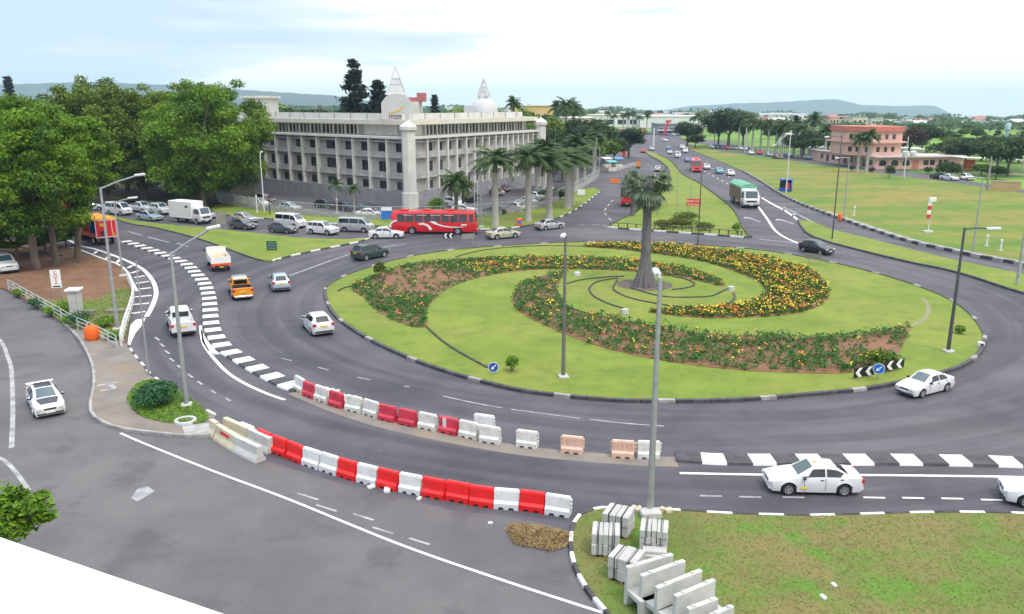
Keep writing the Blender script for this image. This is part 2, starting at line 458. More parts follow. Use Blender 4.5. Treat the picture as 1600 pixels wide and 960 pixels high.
BED_A = [(548,450),(580,436),(620,420),(680,412),(760,406),(850,404),(940,406),(1000,411),(1060,418),(1100,430),(1130,446),(1128,450),(1090,441),(1040,433),(990,427),(920,423),(850,423),(790,428),(740,438),(700,453),(677,471),(665,492),(666,513),(640,512),(610,500),(585,485),(570,468)]
BED_B = [(910,387),(960,383),(1030,385),(1100,390),(1170,399),(1230,413),(1275,432),(1294,455),(1288,474),(1265,486),(1225,495),(1160,499),(1090,499),(1030,493),(1014,489),(1060,486),(1120,484),(1170,477),(1195,462),(1194,450),(1175,437),(1137,422),(1100,411),(1050,402),(1012,397),(960,391)]
BED_C = [(885,426),(860,430),(835,437),(812,449),(802,465),(803,480),(820,495),(850,510),(890,528),(940,545),(1000,560),(1070,572),(1140,580),(1220,585),(1300,587),(1345,583),(1390,572),(1405,552),(1421,512),(1370,523),(1310,528),(1250,530),(1170,527),(1100,524),(1040,516),(990,506),(940,497),(905,490),(885,482),(872,467),(870,452),(876,438)]
BEDS = [spline(GP(b), 4, True) for b in (BED_A, BED_B, BED_C)]
for b in BEDS:
    struct(MB().prism(b, .1, .16, 0).build('flower_bed_soil', M_SOIL))
M_EDGE = mat('bed edging', (.06, .055, .05), .9, coord='World', scale=3, var=.4)
rings = [[(920,454),(927,446),(940,441),(965,437)], [(920,454),(927,465),(950,477),(975,485)],
         [(965,440),(958,452),(965,460),(987,469),(1025,477),(1062,482),(1100,484),(1132,480),(1147,470),(1146,460)],
         [(1052,435),(1072,439),(1085,446),(1075,452),(1050,455)], [(886,446),(907,440),(940,436),(975,434)],
         [(985,452),(1000,457),(1025,464),(1050,467),(1087,467),(1112,465),(1132,456),(1140,452)],
         [(666,513),(690,535),(722,556),(762,578)], [(712,404),(745,395),(790,389),(850,386),(912,387)], [(548,450),(536,453),(528,458)],
         [(870,455),(876,470),(890,484),(920,494)]]
mb = MB()
for r in rings:
    P = spline(GP(r), 6)
    Q = resample(P, .45)
    for a, b in zip(Q, Q[1:]):
        d = b-a
        mb.box(((a.x+b.x)/2, (a.y+b.y)/2, .15), (d.length-.03, .16, .1), math.atan2(d.y, d.x))
struct(mb.build('lawn_edging', M_EDGE))
mb = MB(); ribbon(spline(GP([(1421,512),(1440,504),(1450,490),(1448,476),(1440,468)]), 6), .35, .126, 0, mb)
struct(mb.build('stepping_path', mat('stepping stones', (.21, .22, .11), .9, coord='World', scale=5, var=.3)))
# worn earth round the palm
struct(MB().prism(spline([G(1007,447) + Vector((2.6*math.cos(a), 2.6*math.sin(a), 0)) for a in np.linspace(0, 6.28, 12)[:-1]], 3, True), None, .128).build('palm_bed', mat('trodden earth', (.10, .08, .065), .95, coord='World', scale=2, var=.4)))

# --- the other raised lawns
MED_L = [(165,336),(200,344),(234,349),(281,354),(328,357),(356,361),(412,367),(470,373),(545,375),(578,373),(560,379),(500,391),(450,402),(425,409),(405,407),(375,397),(337,383),(300,371),(244,357),(206,351),(180,343)]
P = raised('median_lawn', MED_L, M_LAWN, n=4)
kerb(spline(GP([(578,373),(560,379),(500,391),(450,402),(425,409)]), 6), [M_WHITE, M_KSTONE], 1.6, .2, .15)
kerb(spline(GP([(425,409),(405,407),(375,397),(337,383),(300,371),(244,357),(206,351),(180,343)]), 6), [M_KSTONE], 1.2, .15, .14)
VERGE = [(-200,322),(-60,318),(100,312),(160,310),(250,318),(330,330),(345,336),(420,343),(480,348),(560,352),(620,356),(700,358),(745,359),(800,357),(850,348),(880,338),(905,325),(928,308),(938,299),(928,294),(905,297),(880,310),(860,320),(830,329),(790,336),(750,340),(690,343),(600,344),(545,342),(485,338),(425,331),(380,325),(340,314),(250,303),(100,296),(-60,300),(-200,305)]
raised('verge_lawn', VERGE, M_LAWN, sp=False)
kerb(spline(GP([(330,330),(345,336),(420,343),(480,348),(560,352),(620,356),(700,358),(745,359),(800,357),(850,348),(880,338),(905,325),(928,308),(938,299)]), 5), [M_WHITE, M_KSTONE, M_KSTONE], 1.5, .2, .15)
MED_F = [(949,356),(980,359),(1039,363),(1110,368),(1160,372),(1172,372),(1162,357),(1152,336),(1141,323),(1122,308),(1093,287),(1067,273),(1055,259),(1044,249),(1028,242),(1012,237),(1003,234),(1014,243),(1030,252),(1043,263),(1046,274),(1035,289),(1020,303),(1003,322),(991,334),(968,345)]
raised('far_median_lawn', MED_F, M_LAWN, sp=False)
kerb(spline(GP([(949,356),(980,359),(1039,363),(1110,368),(1160,372),(1172,372)]), 5), [M_WHITE, M_KSTONE], 1.7, .25, .2)
kerb(spline(GP([(1172,372),(1162,357),(1152,336),(1141,323),(1122,308),(1093,287),(1067,273),(1055,259),(1044,249),(1028,242)]), 5), [M_KSTONE], 2.0, .5, .3)
kerb(spline(GP([(1003,234),(1014,243),(1030,252),(1043,263),(1046,274),(1035,289),(1020,303),(1003,322),(991,334),(968,345),(949,356)]), 5), [M_KSTONE], 2.0, .3, .25)
FIELD = [(1062,227),(1080,235),(1100,243),(1130,255),(1160,268),(1190,285),(1214,301),(1245,317),(1285,333),(1327,348),(1364,361),(1425,380),(1475,391),(1525,402),(1600,416),(1800,462),(2100,530),(2100,390),(1800,338),(1600,303),(1500,288),(1400,275),(1290,260),(1200,247),(1130,238),(1090,229)]
raised('field', FIELD, M_ROUGH, sp=False)
kerb(spline(GP([(1160,268),(1190,285),(1214,301),(1245,317),(1285,333),(1327,348),(1364,361),(1425,380),(1475,391),(1525,402),(1600,416),(1800,462)]), 5), [M_BLACK, M_KPALE], 1.3, .5, .35)
mb = MB(); ribbon(spline([p + Vector((.7, 1.0, 0)) for p in GP([(1285,333),(1327,348),(1364,361),(1425,380),(1475,391),(1525,402),(1600,416),(1800,462)])], 5), 1.5, .126, 0, mb)
struct(mb.build('field_footpath', M_KPALE))
STRIP = [(1247,345),(1270,348),(1300,360),(1350,372),(1412,388),(1475,404),(1550,420),(1600,430),(1800,475),(1800,512),(1600,460),(1525,436),(1475,422),(1425,412),(1350,394),(1287,377),(1262,366),(1250,352)]
raised('strip_lawn', STRIP, M_LAWN, sp=False)
kerb(spline(GP([(1247,345),(1250,352),(1262,366),(1287,377),(1350,394),(1425,412),(1475,422),(1525,436),(1600,460),(1800,512)]), 5), [M_KSTONE], 1.2, .25, .2)
CORNER = [(945,797),(1000,798),(1060,801),(1140,806),(1250,809),(1320,808),(1420,805),(1500,804),(1600,806),(1800,812),(2200,830),(2300,1400),(1060,1400),(1000,1050),(960,975),(945,958),(925,935),(908,910),(897,885),(892,860),(893,835),(900,815),(915,803)]
raised('corner_lawn', CORNER, M_DRY, sp=False, h=.12)
kerb(spline(GP([(1000,1050),(960,975),(945,958),(925,935),(908,910),(897,885),(892,860),(893,835),(900,815),(915,803),(945,797)]), 6), [M_WHITE, M_BLACK], .75, .16, .17)
kerb(spline(GP([(945,797),(1000,798),(1060,801),(1140,806),(1250,809),(1320,808),(1420,805),(1500,804),(1600,806),(1800,812)]), 6), [M_WHITE, M_EDGE], 1.05, .15, .15)
# left hand corner: trodden pavement and the earth verge under the trees
PAVE = [(110,516),(126,534),(139,558),(146,579),(147,605),(142,631),(143,647),(157,660),(184,671),(223,677),(262,681),(289,684),(333,682),(334,668),(336,651),(307,635),(268,610),(236,588),(226,575),(215,563),(207,552),(200,541),(185,535),(150,520)]
raised('corner_pavement', PAVE, M_PAVE, sp=False)
kerb(spline(GP([(100,507),(110,516),(126,534),(139,558),(146,579),(147,605),(142,631),(143,647),(157,660),(184,671),(223,677),(262,681),(289,684),(333,682)]), 6), [M_KPALE], 1.0, .18, .17)
kerb(spline(GP([(336,651),(307,635),(268,610),(236,588),(226,575),(215,563),(207,552),(200,541)]), 6), [M_WHITE, M_KSTONE], .95, .16, .16)
EARTH = [(-400,440),(-150,452),(0,452),(9,453),(39,470),(66,486),(94,502),(110,515),(150,520),(185,535),(196,541),(199,520),(206,490),(210,465),(207,448),(200,430),(184,416),(157,405),(128,396),(105,388),(60,378),(-100,374),(-400,380)]
raised('earth_verge', EARTH, M_EARTH, sp=False, h=.10)
GV = [(20,462),(60,474),(110,466),(150,470),(190,452),(206,462),(204,492),(197,525),(186,534),(150,519),(110,513),(66,484),(39,469)]
struct(MB().prism(spline(GP(GV), 4, True), None, .112).build('verge_grass', M_DRY))
TUFT = [(200,628),(208,612),(222,600),(255,600),(290,622),(315,642),(325,655),(318,664),(290,667),(250,662),(215,650)]
struct(MB().prism(spline(GP(TUFT), 4, True), None, .13).build('corner_grass', M_ROUGH))
struct(MB().prism(GP([(284,668),(330,664),(334,680),(290,684)]), None, .128).build('concrete_ramp', M_CONCD))

# --- raised zebra dividers
def divider(pts, w, first, per=2.25, on=1.15, h=.12):
    P = resample(spline(GP(pts), 8), .1)
    mb = MB(); N = len(P)
    acc = 0
    def band(Q, mat):
        vs = []
        for i, p in enumerate(Q):
            t = (Q[min(i+1, len(Q)-1)] - Q[max(i-1, 0)]).normalized(); nr = Vector((-t.y, t.x, 0))
            for k, z in ((w/2, 0), (w/2-.05, h), (-w/2+.05, h), (-w/2, 0)):
                vs.append(Vector((p.x, p.y, z)) + nr*k)
        fs = [(4*i+k, 4*i+4+k, 4*i+5+k, 4*i+1+k) for i in range(len(Q)-1) for k in range(3)]
        fs += [(0, 1, 2, 3), tuple(4*len(Q)-4+k for k in (3, 2, 1, 0))]
        mb.add(vs, fs, mat)
    k = 0; n1 = int(per*10); n2 = int(on*10)
    while k < N-2:
        band(P[k:min(k+n2, N-1)+1], first); k += n2
        if k >= N-2: break
        band(P[k:min(k+n1-n2, N-1)+1], 1-first); k += n1-n2
    return mb
mb = divider([(196,378),(224,387),(249,396),(273,405),(293,415),(307,429),(319,443),(326,462),(328,480),(330,507),(336,524),(350,544),(371,558),(395,573),(420,587),(450,602),(472,609)], 1.25, 1)
struct(mb.build('divider_island', [M_BLACK, M_WHITE]))
mb = divider([(1056,715),(1120,719),(1190,720),(1330,720),(1400,720),(1470,721),(1533,722),(1590,724),(1750,730)], 1.15, 0, per=2.3, on=1.25)
struct(mb.build('divider_island', [M_BLACK, M_WHITE]))
# the older, paler tarmac of the near road
M_OLD = mat('old pale asphalt', (.096, .091, .098), .8, scale=.2, coord='World', detail=8, col2=(.140, .131, .134), bump=.15, bscale=9,
            extra=[(.07, .5, .66, (.175, .162, .158), .6, 6, (1, 2, 0)), (.3, .54, .64, (.070, .068, .076), .6, 8), (1.4, .60, .72, (.13, .105, .09), .5, 7), (15, .45, .75, (.05, .05, .05), .45, 3)])
struct(MB().prism(GP([(-600,470),(0,450),(40,476),(110,518),(146,580),(143,647),(223,680),(333,684),(400,716),(520,752),(700,796),(840,815),(893,835),(894,860),(930,940),(1000,1100),(1000,1500),(-700,1500)]), None, .0016).build('old_road', M_OLD))
M_TREESHADE = mat('painted tree shade', (.022, .020, .012), .95, scale=.5, coord='World', col2=(.045, .05, .02), detail=7)
struct(MB().prism(GP([(-400,318),(-60,316),(100,310),(160,308),(250,316),(330,326),(350,318),(395,312),(400,296),(300,286),(0,280),(-400,284)]), None, .125).build('wood_floor_shade', M_TREESHADE))  # dark sheet: the shade under the left trees is put into its colour
# dusty strip under the upper row of barriers
mb = MB(); ribbon(spline(GP([(462,612),(520,636),(600,662),(700,684),(800,702),(900,713),(1000,720),(1058,722)]), 6), 1.1, .004, 0, mb)
struct(mb.build('dust_strip', M_PAVE))

# ------------------------------------------------------------------ paint on the road
mk = MB(); wk = MB()
S = lambda pts, n=8: spline(GP(pts), n)
ribbon(S([(313,509),(317,534),(330,555),(352,579),(378,597),(414,614),(445,625)]), .22, .004, 0, mk)
mk.add([Vector((p.x, p.y, .004)) for p in GP([(313,512),(322,530),(334,545),(347,553),(336,554),(324,547),(316,534)])], [(6,5,4,3,2,1,0)], 0)
ribbon(S([(1062,739.5),(1197,742),(1344,742.5),(1495,744),(1600,746),(1750,752)]), .2, .004, 0, mk)
ribbon(S([(188,677),(230,695),(330,735),(450,780),(620,849),(780,905),(940,957),(1040,990)]), .13, .004, 0, mk)
# hatched taper by the guard rail
ribbon(S([(100,372),(126,384),(147,389),(171,397),(199,408),(223,421),(238,438),(244,457),(239,476),(229,495)]), .38, .004, 0, mk)
ribbon(S([(100,384),(126,391),(157,403),(184,413),(198,424),(206,440),(214,455)]), .25, .004, 0, mk)
for a, b in [((207,415),(200,419)),((217,423),(205,427)),((226,431),(210,434)),((233,440),(212,443)),((236,450),(213,452)),((237,462),(211,464)),((233,474),(209,476)),((227,487),(206,490)),((152,392),(147,397)),((172,399),(166,405)),((188,405),(182,411))]:
    ribbon(GP([a, b]), .35, .004, 0, mk)
mk.add([Vector((p.x, p.y, .004)) for p in GP([(228,497),(222,508),(212,520),(206,532),(203,541),(199,541),(201,525),(204,508),(212,500)])], [tuple(range(8,-1,-1))], 0)
for x, y in [(205,540),(207,548),(209,512),(207,503)]: pass
for x, y in [(245,529),(253,539),(261,550),(268,562),(280,573),(297,587),(312,598),(333,612),(356,624)]:
    a, b = G(x-3, y-2), G(x+4, y+3)
    ribbon([a, b], .14, .004, 0, wk)
for x, y in [(1111,775),(1172,776.5),(1366,777.5),(1427,778),(1488,779),(1550,781),(1240,777)]: ribbon(GP([(x-17, y), (x+17, y+.6)]), .13, .004, 0, mk if x > 1300 else wk)
for x, y in [(481,776),(510,794),(568,808),(598,829),(655,846)]: ribbon(GP([(x-16, y-5), (x+16, y+5)]), .12, .004, 0, wk)
ribbon(S([(-40,490),(0,532),(12,558),(18,580),(20,640),(18,700)]), .24, .004, 0, wk)
ribbon(S([(-30,705),(0,716),(20,732),(45,766)]), .2, .004, 0, wk)
mk2 = GP([(205,778),(215,764),(232,760),(241,768),(228,776),(214,784)])
wk.add([Vector((p.x, p.y, .004)) for p in mk2], [tuple(range(5,-1,-1))], 0)
ribbon(S([(692,619),(742,630),(787,638),(830,644),(892,652),(927,656),(980,662),(1050,667)]), .11, .004, 0, wk, dash=(4.0, .5))
ribbon(S([(440,560),(500,575),(560,590),(640,605)]), .1, .004, 0, wk, dash=(1.2, 2.5))
ribbon(S([(452,431),(480,421),(515,408),(548,397)]), .22, .004, 0, wk)
ribbon(S([(548,397),(590,388),(632,382)]), .2, .004, 0, wk)
ribbon(GP([(231,370.5),(264,379)]), .25, .004, 0, wk); ribbon(GP([(200,362),(222,368)]), .25, .004, 0, wk); ribbon(GP([(276,380),(294,386)]), .25, .004, 0, wk)
ribbon(GP([(545,374),(580,371.5)]), .3, .004, 0, wk); ribbon(GP([(655,365.5),(600,368)]), .2, .004, 0, wk)
ribbon(S([(1176,315),(1186,325),(1200,344),(1210,359),(1226,371),(1252,382)]), .35, .004, 0, mk)
ribbon(S([(1165,290),(1181,303),(1205,318),(1229,331),(1247,344)]), .4, .004, 0, mk)
ribbon(S([(1215,322),(1232,328),(1252,338),(1272,348)]), .3, .004, 0, wk)
for t in (.45, .8):
    a = G(1205+42*t, 318+26*t); b = G(1205+67*t*.7, 314+28*t*.75); ribbon([a, b], .35, .004, 0, wk)
ribbon(GP([(1187,374),(1250,381)]), .3, .004, 0, wk)
for cx, cy in ((1173,342), (1223,345)):        # turning arrows
    p = G(cx, cy)
    for quad in ([(-.9,.1),(-.2,1.6),(.5,.3)], [(-.1,.2),(.15,.2),(.5,-2.6),(.2,-2.6)]):
        wk.add([Vector((p.x+q[0]*1.2, p.y+q[1]*1.3, .004)) for q in quad], [tuple(range(len(quad)))[::-1]], 0)
for pts in ([(1112,263),(1150,282)], [(1090,262),(1145,292)], [(1060,245),(1100,262)]): ribbon(S(pts), .2, .004, 0, mk, dash=(2.5, 4))
ribbon(S([(1002,250),(1018,262),(1024,275),(1012,295)]), .2, .004, 0, wk, dash=(3, 4))
ribbon(S([(955,345),(945,330),(958,312)]), .25, .004, 0, wk, dash=(3, 3))
ribbon(S([(905,352),(935,351),(948,354)]), .25, .004, 0, wk, dash=(1, 1))
ribbon(S([(152,606),(185,600)]), .25, .126, 0, wk); ribbon(S([(157,614),(178,610),(170,603)]), .3, .126, 0, wk)
struct(mk.build('road_marking', M_LINE)); struct(wk.build('worn_road_marking', M_LINEW))
# far roads and yards
sheet('far_road', [(1062,224),(1090,228),(1200,243),(1290,253),(1400,266),(1500,281),(1600,296),(1800,328),(1800,338),(1600,303),(1500,288),(1400,275),(1290,260),(1200,247),(1130,238),(1075,229)], .006, M_ASPH2)
sheet('parking_yard', [(1075,222),(1180,236),(1262,250),(1300,254),(1300,248),(1240,241),(1160,228),(1080,214)], .003, M_ASPH2)
# ================================================================== buildings
M_WALLW = mat('white render wall', (.56, .55, .50), .85, scale=.5, col2=(.66, .65, .60), detail=7, extra=[(.35, .55, .75, (.36, .35, .31), .6, 7, (0, 0, 0), (1, 1, .25))])
M_WALLG = mat('grey plinth wall', (.235, .235, .25), .85, scale=.6, col2=(.30, .30, .315), detail=7)
M_PANEL = mat('beige panel', (.345, .34, .32), .85, scale=.7, col2=(.44, .435, .415), detail=7, extra=[(.6, .50, .70, (.22, .21, .185), .6, 7, (0,0,0), (1, 1, .3))])
M_CREAM = mat('cream fascia', (.66, .62, .52), .8, scale=.6, var=.06)
M_WIN = mat('office window glass', (.025, .03, .038), .06, var=.5, scale=.25, spec=.7)
M_FRAME = mat('window frame', (.22, .22, .23), .5, var=0)
M_DECK = mat('roof deck', (.42, .42, .41), .9, scale=.4, var=.2)
M_BLIND = mat('window blind', (.36, .37, .40), .7, var=.3, scale=.3)

def on_plane(px, py, O, d):
    """distance along the vertical plane through O (direction d) where the sight line of a pixel meets it"""
    p = G(px, py, 0); r = Vector((p.x, p.y, 0))
    # solve r*t = O + d*s
    den = r.x * (-d.y) + d.x * r.y
    t = (O.x * (-d.y) + d.x * O.y) / den
    q = Vector((r.x*t, r.y*t, 0)) - Vector((O.x, O.y, 0))
    return q.dot(d)

O_ = G(641, 325); Lf = G(404, 297); u_ = (Lf - O_).normalized()
Rf = GY(843, 174); v_ = (Rf - O_); LV = v_.length; v_.normalize()
LU = (Lf - O_).length + 14
blk = thing('office_building', O_, 0, 'long pale grey four storey office building with white pilasters and roof domes', 'building')
def fac(d, out):
    """local frame of a facade: s along, o outwards, z up"""
    def f(s, o, z): return Vector((d.x*s + out.x*o, d.y*s + out.y*o, z))
    return f
nu = Vector((u_.y, -u_.x, 0));  nu = nu if nu.y < 0 else -nu
nv = Vector((v_.y, -v_.x, 0));  nv = nv if nv.x > 0 else -nv
def fbox(mb, f, s0, s1, o0, o1, z0, z1, m=0):
    vs = [f(s, o, z) for z in (z0, z1) for s, o in ((s0, o0), (s1, o0), (s1, o1), (s0, o1))]
    a = (vs[1]-vs[0]).cross(vs[3]-vs[0]).z
    fs = [(3,2,1,0),(4,5,6,7),(0,1,5,4),(1,2,6,5),(2,3,7,6),(3,0,4,7)]
    if a < 0: fs = [q[::-1] for q in fs]
    mb.add(vs, fs, m)
fu, fv = fac(u_, nu), fac(v_, nv)
ps_u = sorted(on_plane(x, 240, O_, u_) for x in (414, 432, 452, 473, 496, 527, 552, 577, 605, 632))
st = ps_u[-1] - ps_u[-2]
while ps_u[-1] + st < LU: ps_u.append(ps_u[-1] + st)
ps_v = sorted(on_plane(x, 215, O_, v_) for x in (667, 684, 699, 713, 728, 741, 753, 763.5, 774, 783.5, 792.5, 801, 809, 817, 824.5, 832))
foot = [Vector((0,0,0)), u_*LU, u_*LU + v_*LV, v_*LV]
def inset(k): 
    c = (foot[0]+foot[2])/2
    a = u_*k + v_*k; b = -u_*k + v_*k; c2 = -u_*k - v_*k; d2 = u_*k - v_*k
    return [foot[0]+a, foot[1]+b, foot[2]+c2, foot[3]+d2]
mb = MB(); mb.prism(inset(.55), 0, 11.3); mb.build('wall', M_PANEL, blk)
mb = MB(); mb.prism(inset(-.1), 0, 2.5); mb.build('plinth', M_WALLG, blk)
mb = MB(); mb.prism(inset(2.2), 11.3, 13.3); mb.build('top_floor_wall', M_PANEL, blk)
mb = MB(); mb.prism(inset(-.45), 11.05, 11.4, bottom=True); mb.build('cornice', M_WALLW, blk)
mb = MB(); mb.prism(inset(.3), 13.3, 14.05, bottom=True); mb.build('roof', M_CREAM, blk)
mb = MB(); mb.prism(inset(1.2), 14.05, 14.12); 
mb.build('roof_deck', M_DECK, blk)
mb = MB()
for f, L in ((fu, LU), (fv, LV)): fbox(mb, f, 2.4, L-2.4, -3.0, -2.75, 14.05, 15.1)
mb.build('roof_parapet', M_WALLW, blk)
for f, L in ((fu, LU), (fv, LV)):
    k = 4.0
    while k < L-3:
        mb = MB(); fbox(mb, f, k, k+.18, -2.76, -2.68, 14.05, 15.2); mb.build('parapet_post', M_WALLG, blk); k += 4.6
for f, ps, L in ((fu, ps_u, LU), (fv, ps_v, LV)):
    left = f is fu
    for s in ps:
        mb = MB(); fbox(mb, f, s-.22, s+.22, -.55, .18, 2.5 if not left else 2.45, 11.05); mb.build('pilaster', M_WALLW, blk)
    for z0 in (4.55, 7.9):
        mb = MB(); fbox(mb, f, 1.0, L-.3, -.56, .02, z0, z0+.16); fbox(mb, f, 1.0, L-.3, -.55, -.12, z0+.16, z0+.95)
        mb.build('spandrel', M_PANEL, blk)
    mb = MB(); fbox(mb, f, 1.0, L-.3, -.56, .05, 10.45, 10.7); mb.build('spandrel', M_PANEL, blk)
    for a, b in zip(ps, ps[1:]):
        w = b - a
        s0, s1 = (a+.55, a+.55+w*.46) if left else (a+.42, a+w*.66)
        if left and w > 5.2: s1 = a+.55+w*.52
        for k, (z0, z1) in enumerate(((2.75, 3.95), (5.6, 7.25), (8.95, 10.25))):
            fr = MB()
            fbox(fr, f, s0-.08, s1+.08, -.56, -.44, z0-.08, z1+.08)
            fo = fr.build('window', M_FRAME, blk)
            g = MB(); n = 2 if w > 2.6 else 1; ww = (s1-s0)/n
            for i in range(n): fbox(g, f, s0+i*ww+.03, s0+(i+1)*ww-.03, -.5, -.425, z0, z1)
            g.build('pane', M_BLIND if (rng.random() < .2 and k) else M_WIN, fo)
    # strip of top floor windows behind a row of slender mullions
    mb = MB(); fbox(mb, f, 15 if left else 7.5, L-3, -2.3, -2.15, 11.6, 13.1); mb.build('window_strip', M_WIN, blk)
    mb = MB(); s = 15.0 if left else 7.5; k = 0
    while s < L-3:
        fbox(mb, f, s, s+(.35 if k % 3 == 0 else .14), -2.2, -1.9, 11.4, 13.3); s += 1.15; k += 1
    mb.build('mullion', M_WALLW, blk)
    mb = MB(); fbox(mb, f, 5 if left else 2.8, 13.5 if left else 6.8, -2.25, -2.12, 11.5, 13.2); mb.build('white_panel', M_WALLW, blk)
# slots in the plinth
for x in (423, 443, 463, 483, 590):
    s = on_plane(x, 288, O_, u_); mb = MB(); fbox(mb, fu, s-.25, s+.25, .0, .125, .7, 2.0); mb.build('plinth_slot', M_FRAME, blk)
def tower(c, r, h, m_):
    mb = MB()
    mb.lathe(c, [(r+.25, 0), (r+.25, 2.55), (r, 2.6), (r, h-1.6), (r+.3, h-1.3), (r+.3, h-.75), (r*.5, h-.15), (.12, h+.1), (.05, h+1.6)], 8)
    return mb.build('corner_tower', m_, blk)
tower(-(u_+v_)*.15 + nu*.35 + nv*.35, 1.12, 13.9, M_WALLW)
tower(v_*LV + nv*.3, 1.1, 13.8, M_WALLW)
# roof sign block with an arched top, a lettered face and an open spire
M_SIGNW = mat('white roof cladding', (.50, .50, .50), .6, var=.06, scale=.6)
c1 = GY(620, 141) - O_; c1.z = 14.1
ang = math.atan2(c1.x+O_.x, c1.y+O_.y)
Mz = Matrix.Translation(c1) @ Matrix.Rotation(-ang, 4, 'Z')
prof = [(-2.55, 0), (2.55, 0), (2.55, 2.7)] + [(2.3*math.cos(a), 2.75 + 1.45*math.sin(a)) for a in np.linspace(.25, math.pi-.25, 9)] + [(-2.55, 2.7)]
mb = MB(); mb.extr(prof, 4.6, 0, Mz)
sb = mb.build('roof_dome', M_SIGNW, blk, fixn=True)
mb = MB()
mb.add([Mz @ Vector(p) for p in [(-1.9,-1.9,4.0),(1.9,-1.9,4.0),(1.9,1.9,4.0),(-1.9,1.9,4.0),(-1.7,-1.7,4.5),(1.7,-1.7,4.5),(1.7,1.7,4.5),(-1.7,1.7,4.5)]], [(3,2,1,0),(4,5,6,7),(0,1,5,4),(1,2,6,5),(2,3,7,6),(3,0,4,7)])
def spire(mb, Mz, z0, z1, w, n=4):
    top = Mz @ Vector((0, 0, z1))
    for sx, sy in ((-1,-1),(1,-1),(1,1),(-1,1)):
        mb.tube([Mz @ Vector((sx*w, sy*w, z0)), top], .09, 5)
    for k in (.0, .28, .52):
        q = w*(1-k); z = z0 + (z1-z0)*k
        P = [Mz @ Vector((sx*q, sy*q, z)) for sx, sy in ((-1,-1),(1,-1),(1,1),(-1,1),(-1,-1))]
        for a, b in zip(P, P[1:]): mb.tube([a, b], .06, 4)
    # glazed lower panels
    for k in (0, .28):
        q0, q1 = w*(1-k)*.95, w*(1-k-.24)*.95; za, zb = z0+(z1-z0)*k+.05, z0+(z1-z0)*(k+.24)
        a = [(-1,-1),(1,-1),(1,1),(-1,1)]
        vs = [Mz @ Vector((x*q0, y*q0, za)) for x, y in a] + [Mz @ Vector((x*q1, y*q1, zb)) for x, y in a]
        mb.add(vs, [(0,1,5,4),(1,2,6,5),(2,3,7,6),(3,0,4,7),(4,5,6,7)])
spire(mb, Mz, 4.5, 8.6, 1.45)
mb.build('spire', M_SIGNW, blk)
def text_mesh(body, size, m_, parent, M4, ext=.02, name='lettering', align='CENTER'):
    cu = bpy.data.curves.new(name, 'FONT'); cu.body = body; cu.size = size; cu.extrude = ext; cu.align_x = align
    o = bpy.data.objects.new(name, cu); COL.objects.link(o)
    dg = bpy.context.evaluated_depsgraph_get()
    me = bpy.data.meshes.new_from_object(o.evaluated_get(dg))
    bpy.data.objects.remove(o); bpy.data.curves.remove(cu)
    me.name = name; me.transform(M4); me.materials.clear(); me.materials.append(m_)
    return link(name, me, parent)
M_LETTER = mat('maroon lettering', (.16, .06, .09), .6, var=0)
M_GOLD = mat('gold swoosh', (.62, .42, .04), .5, var=0)
text_mesh('mtml', 1.35, M_LETTER, sb, Mz @ Matrix.Translation((0, -2.34, .15)) @ Matrix.Rotation(R(90), 4, 'X'), .03)
mb = MB(); sw = [(-1.6, 1.05), (-.9, 1.25), (-.2, 1.45), (.6, 1.85), (1.25, 2.35), (.7, 1.6), (0, 1.25), (-.8, 1.08)]
mb.extr(sw, .06, 0, Mz @ Matrix.Translation((0, -2.34, 0))); mb.build('swoosh', M_GOLD, sb, fixn=True)
c2 = GY(756, 168) - O_; c2.z = 14.1
M2 = Matrix.Translation(c2) @ Matrix.Rotation(R(-20), 4, 'Z')
mb = MB(); mb.lathe(c2, [(2.9, 0), (2.9, .8), (2.75, 1.6), (2.35, 2.6), (1.7, 3.3), (1.2, 3.6), (1.1, 4.2)], 14)
mb.box(c2 + Vector((-2.4, -1.2, 1.1)), (2.2, 2.6, 2.2), R(-20))
mb.build('roof_dome', M_SIGNW, blk, smooth=40)
mb = MB(); spire(mb, M2, 4.0, 7.6, 1.0); mb.build('spire', M_SIGNW, blk)

# --- boundary wall and railing round the office car park
FN = spline(GP([(340,314),(380,325),(425,331),(485,338),(545,342),(600,344),(690,343),(750,340),(790,336),(830,329),(860,320),(880,310),(905,297),(935,278)]), 5)
cf = FN[0]
fe = thing('boundary_fence', cf, 0, 'low grey wall with pale steel railing between the verge and the office car park', 'fence')
def wallstrip(mb, P, h, w, z0=0):
    Q = resample(P, 2.0)
    for a, b in zip(Q, Q[1:]):
        d = b-a; mb.box(((a.x+b.x)/2, (a.y+b.y)/2, z0+h/2), (d.length+.01, w, h), math.atan2(d.y, d.x))
L0 = [p-cf for p in FN]
mb = MB(); wallstrip(mb, L0, .75, .25); mb.build('wall', M_CONCD, fe)
M_RAIL = mat('pale green rail', (.45, .52, .50), .5, var=.1, scale=3)
mb = MB()
for z in (.95, 1.95): mb.tube([p + Vector((0,0,z)) for p in L0], .03, 5)
mb.build('rail', M_RAIL, fe)
mb = MB()
for p in resample(L0, .3): mb.box((p.x, p.y, 1.35), (.025, .025, 1.2))
mb.build('picket', M_RAIL, fe)
for p in resample(L0, 3.0):
    mb = MB(); mb.box((p.x, p.y, 1.05), (.09, .09, 2.1)); mb.build('post', M_STEEL, fe)
pw = GP([(343,316),(370,322),(400,327)]); c0 = pw[0]
pan = thing('panel_wall', c0, 0, 'pale concrete panel wall between the big trees and the white bollard post', 'wall')
mb = MB(); wallstrip(mb, [p-c0 + Vector((.2,-.9,0)) for p in pw], 1.7, .12, .05); mb.build('panel', M_CONC, pan)
mb = MB()
for p in resample(pw, 2.4): mb.box((p.x-c0.x+.2, p.y-c0.y-.9, .95), (.2, .2, 1.9))
mb.build('post', M_CONCD, pan)

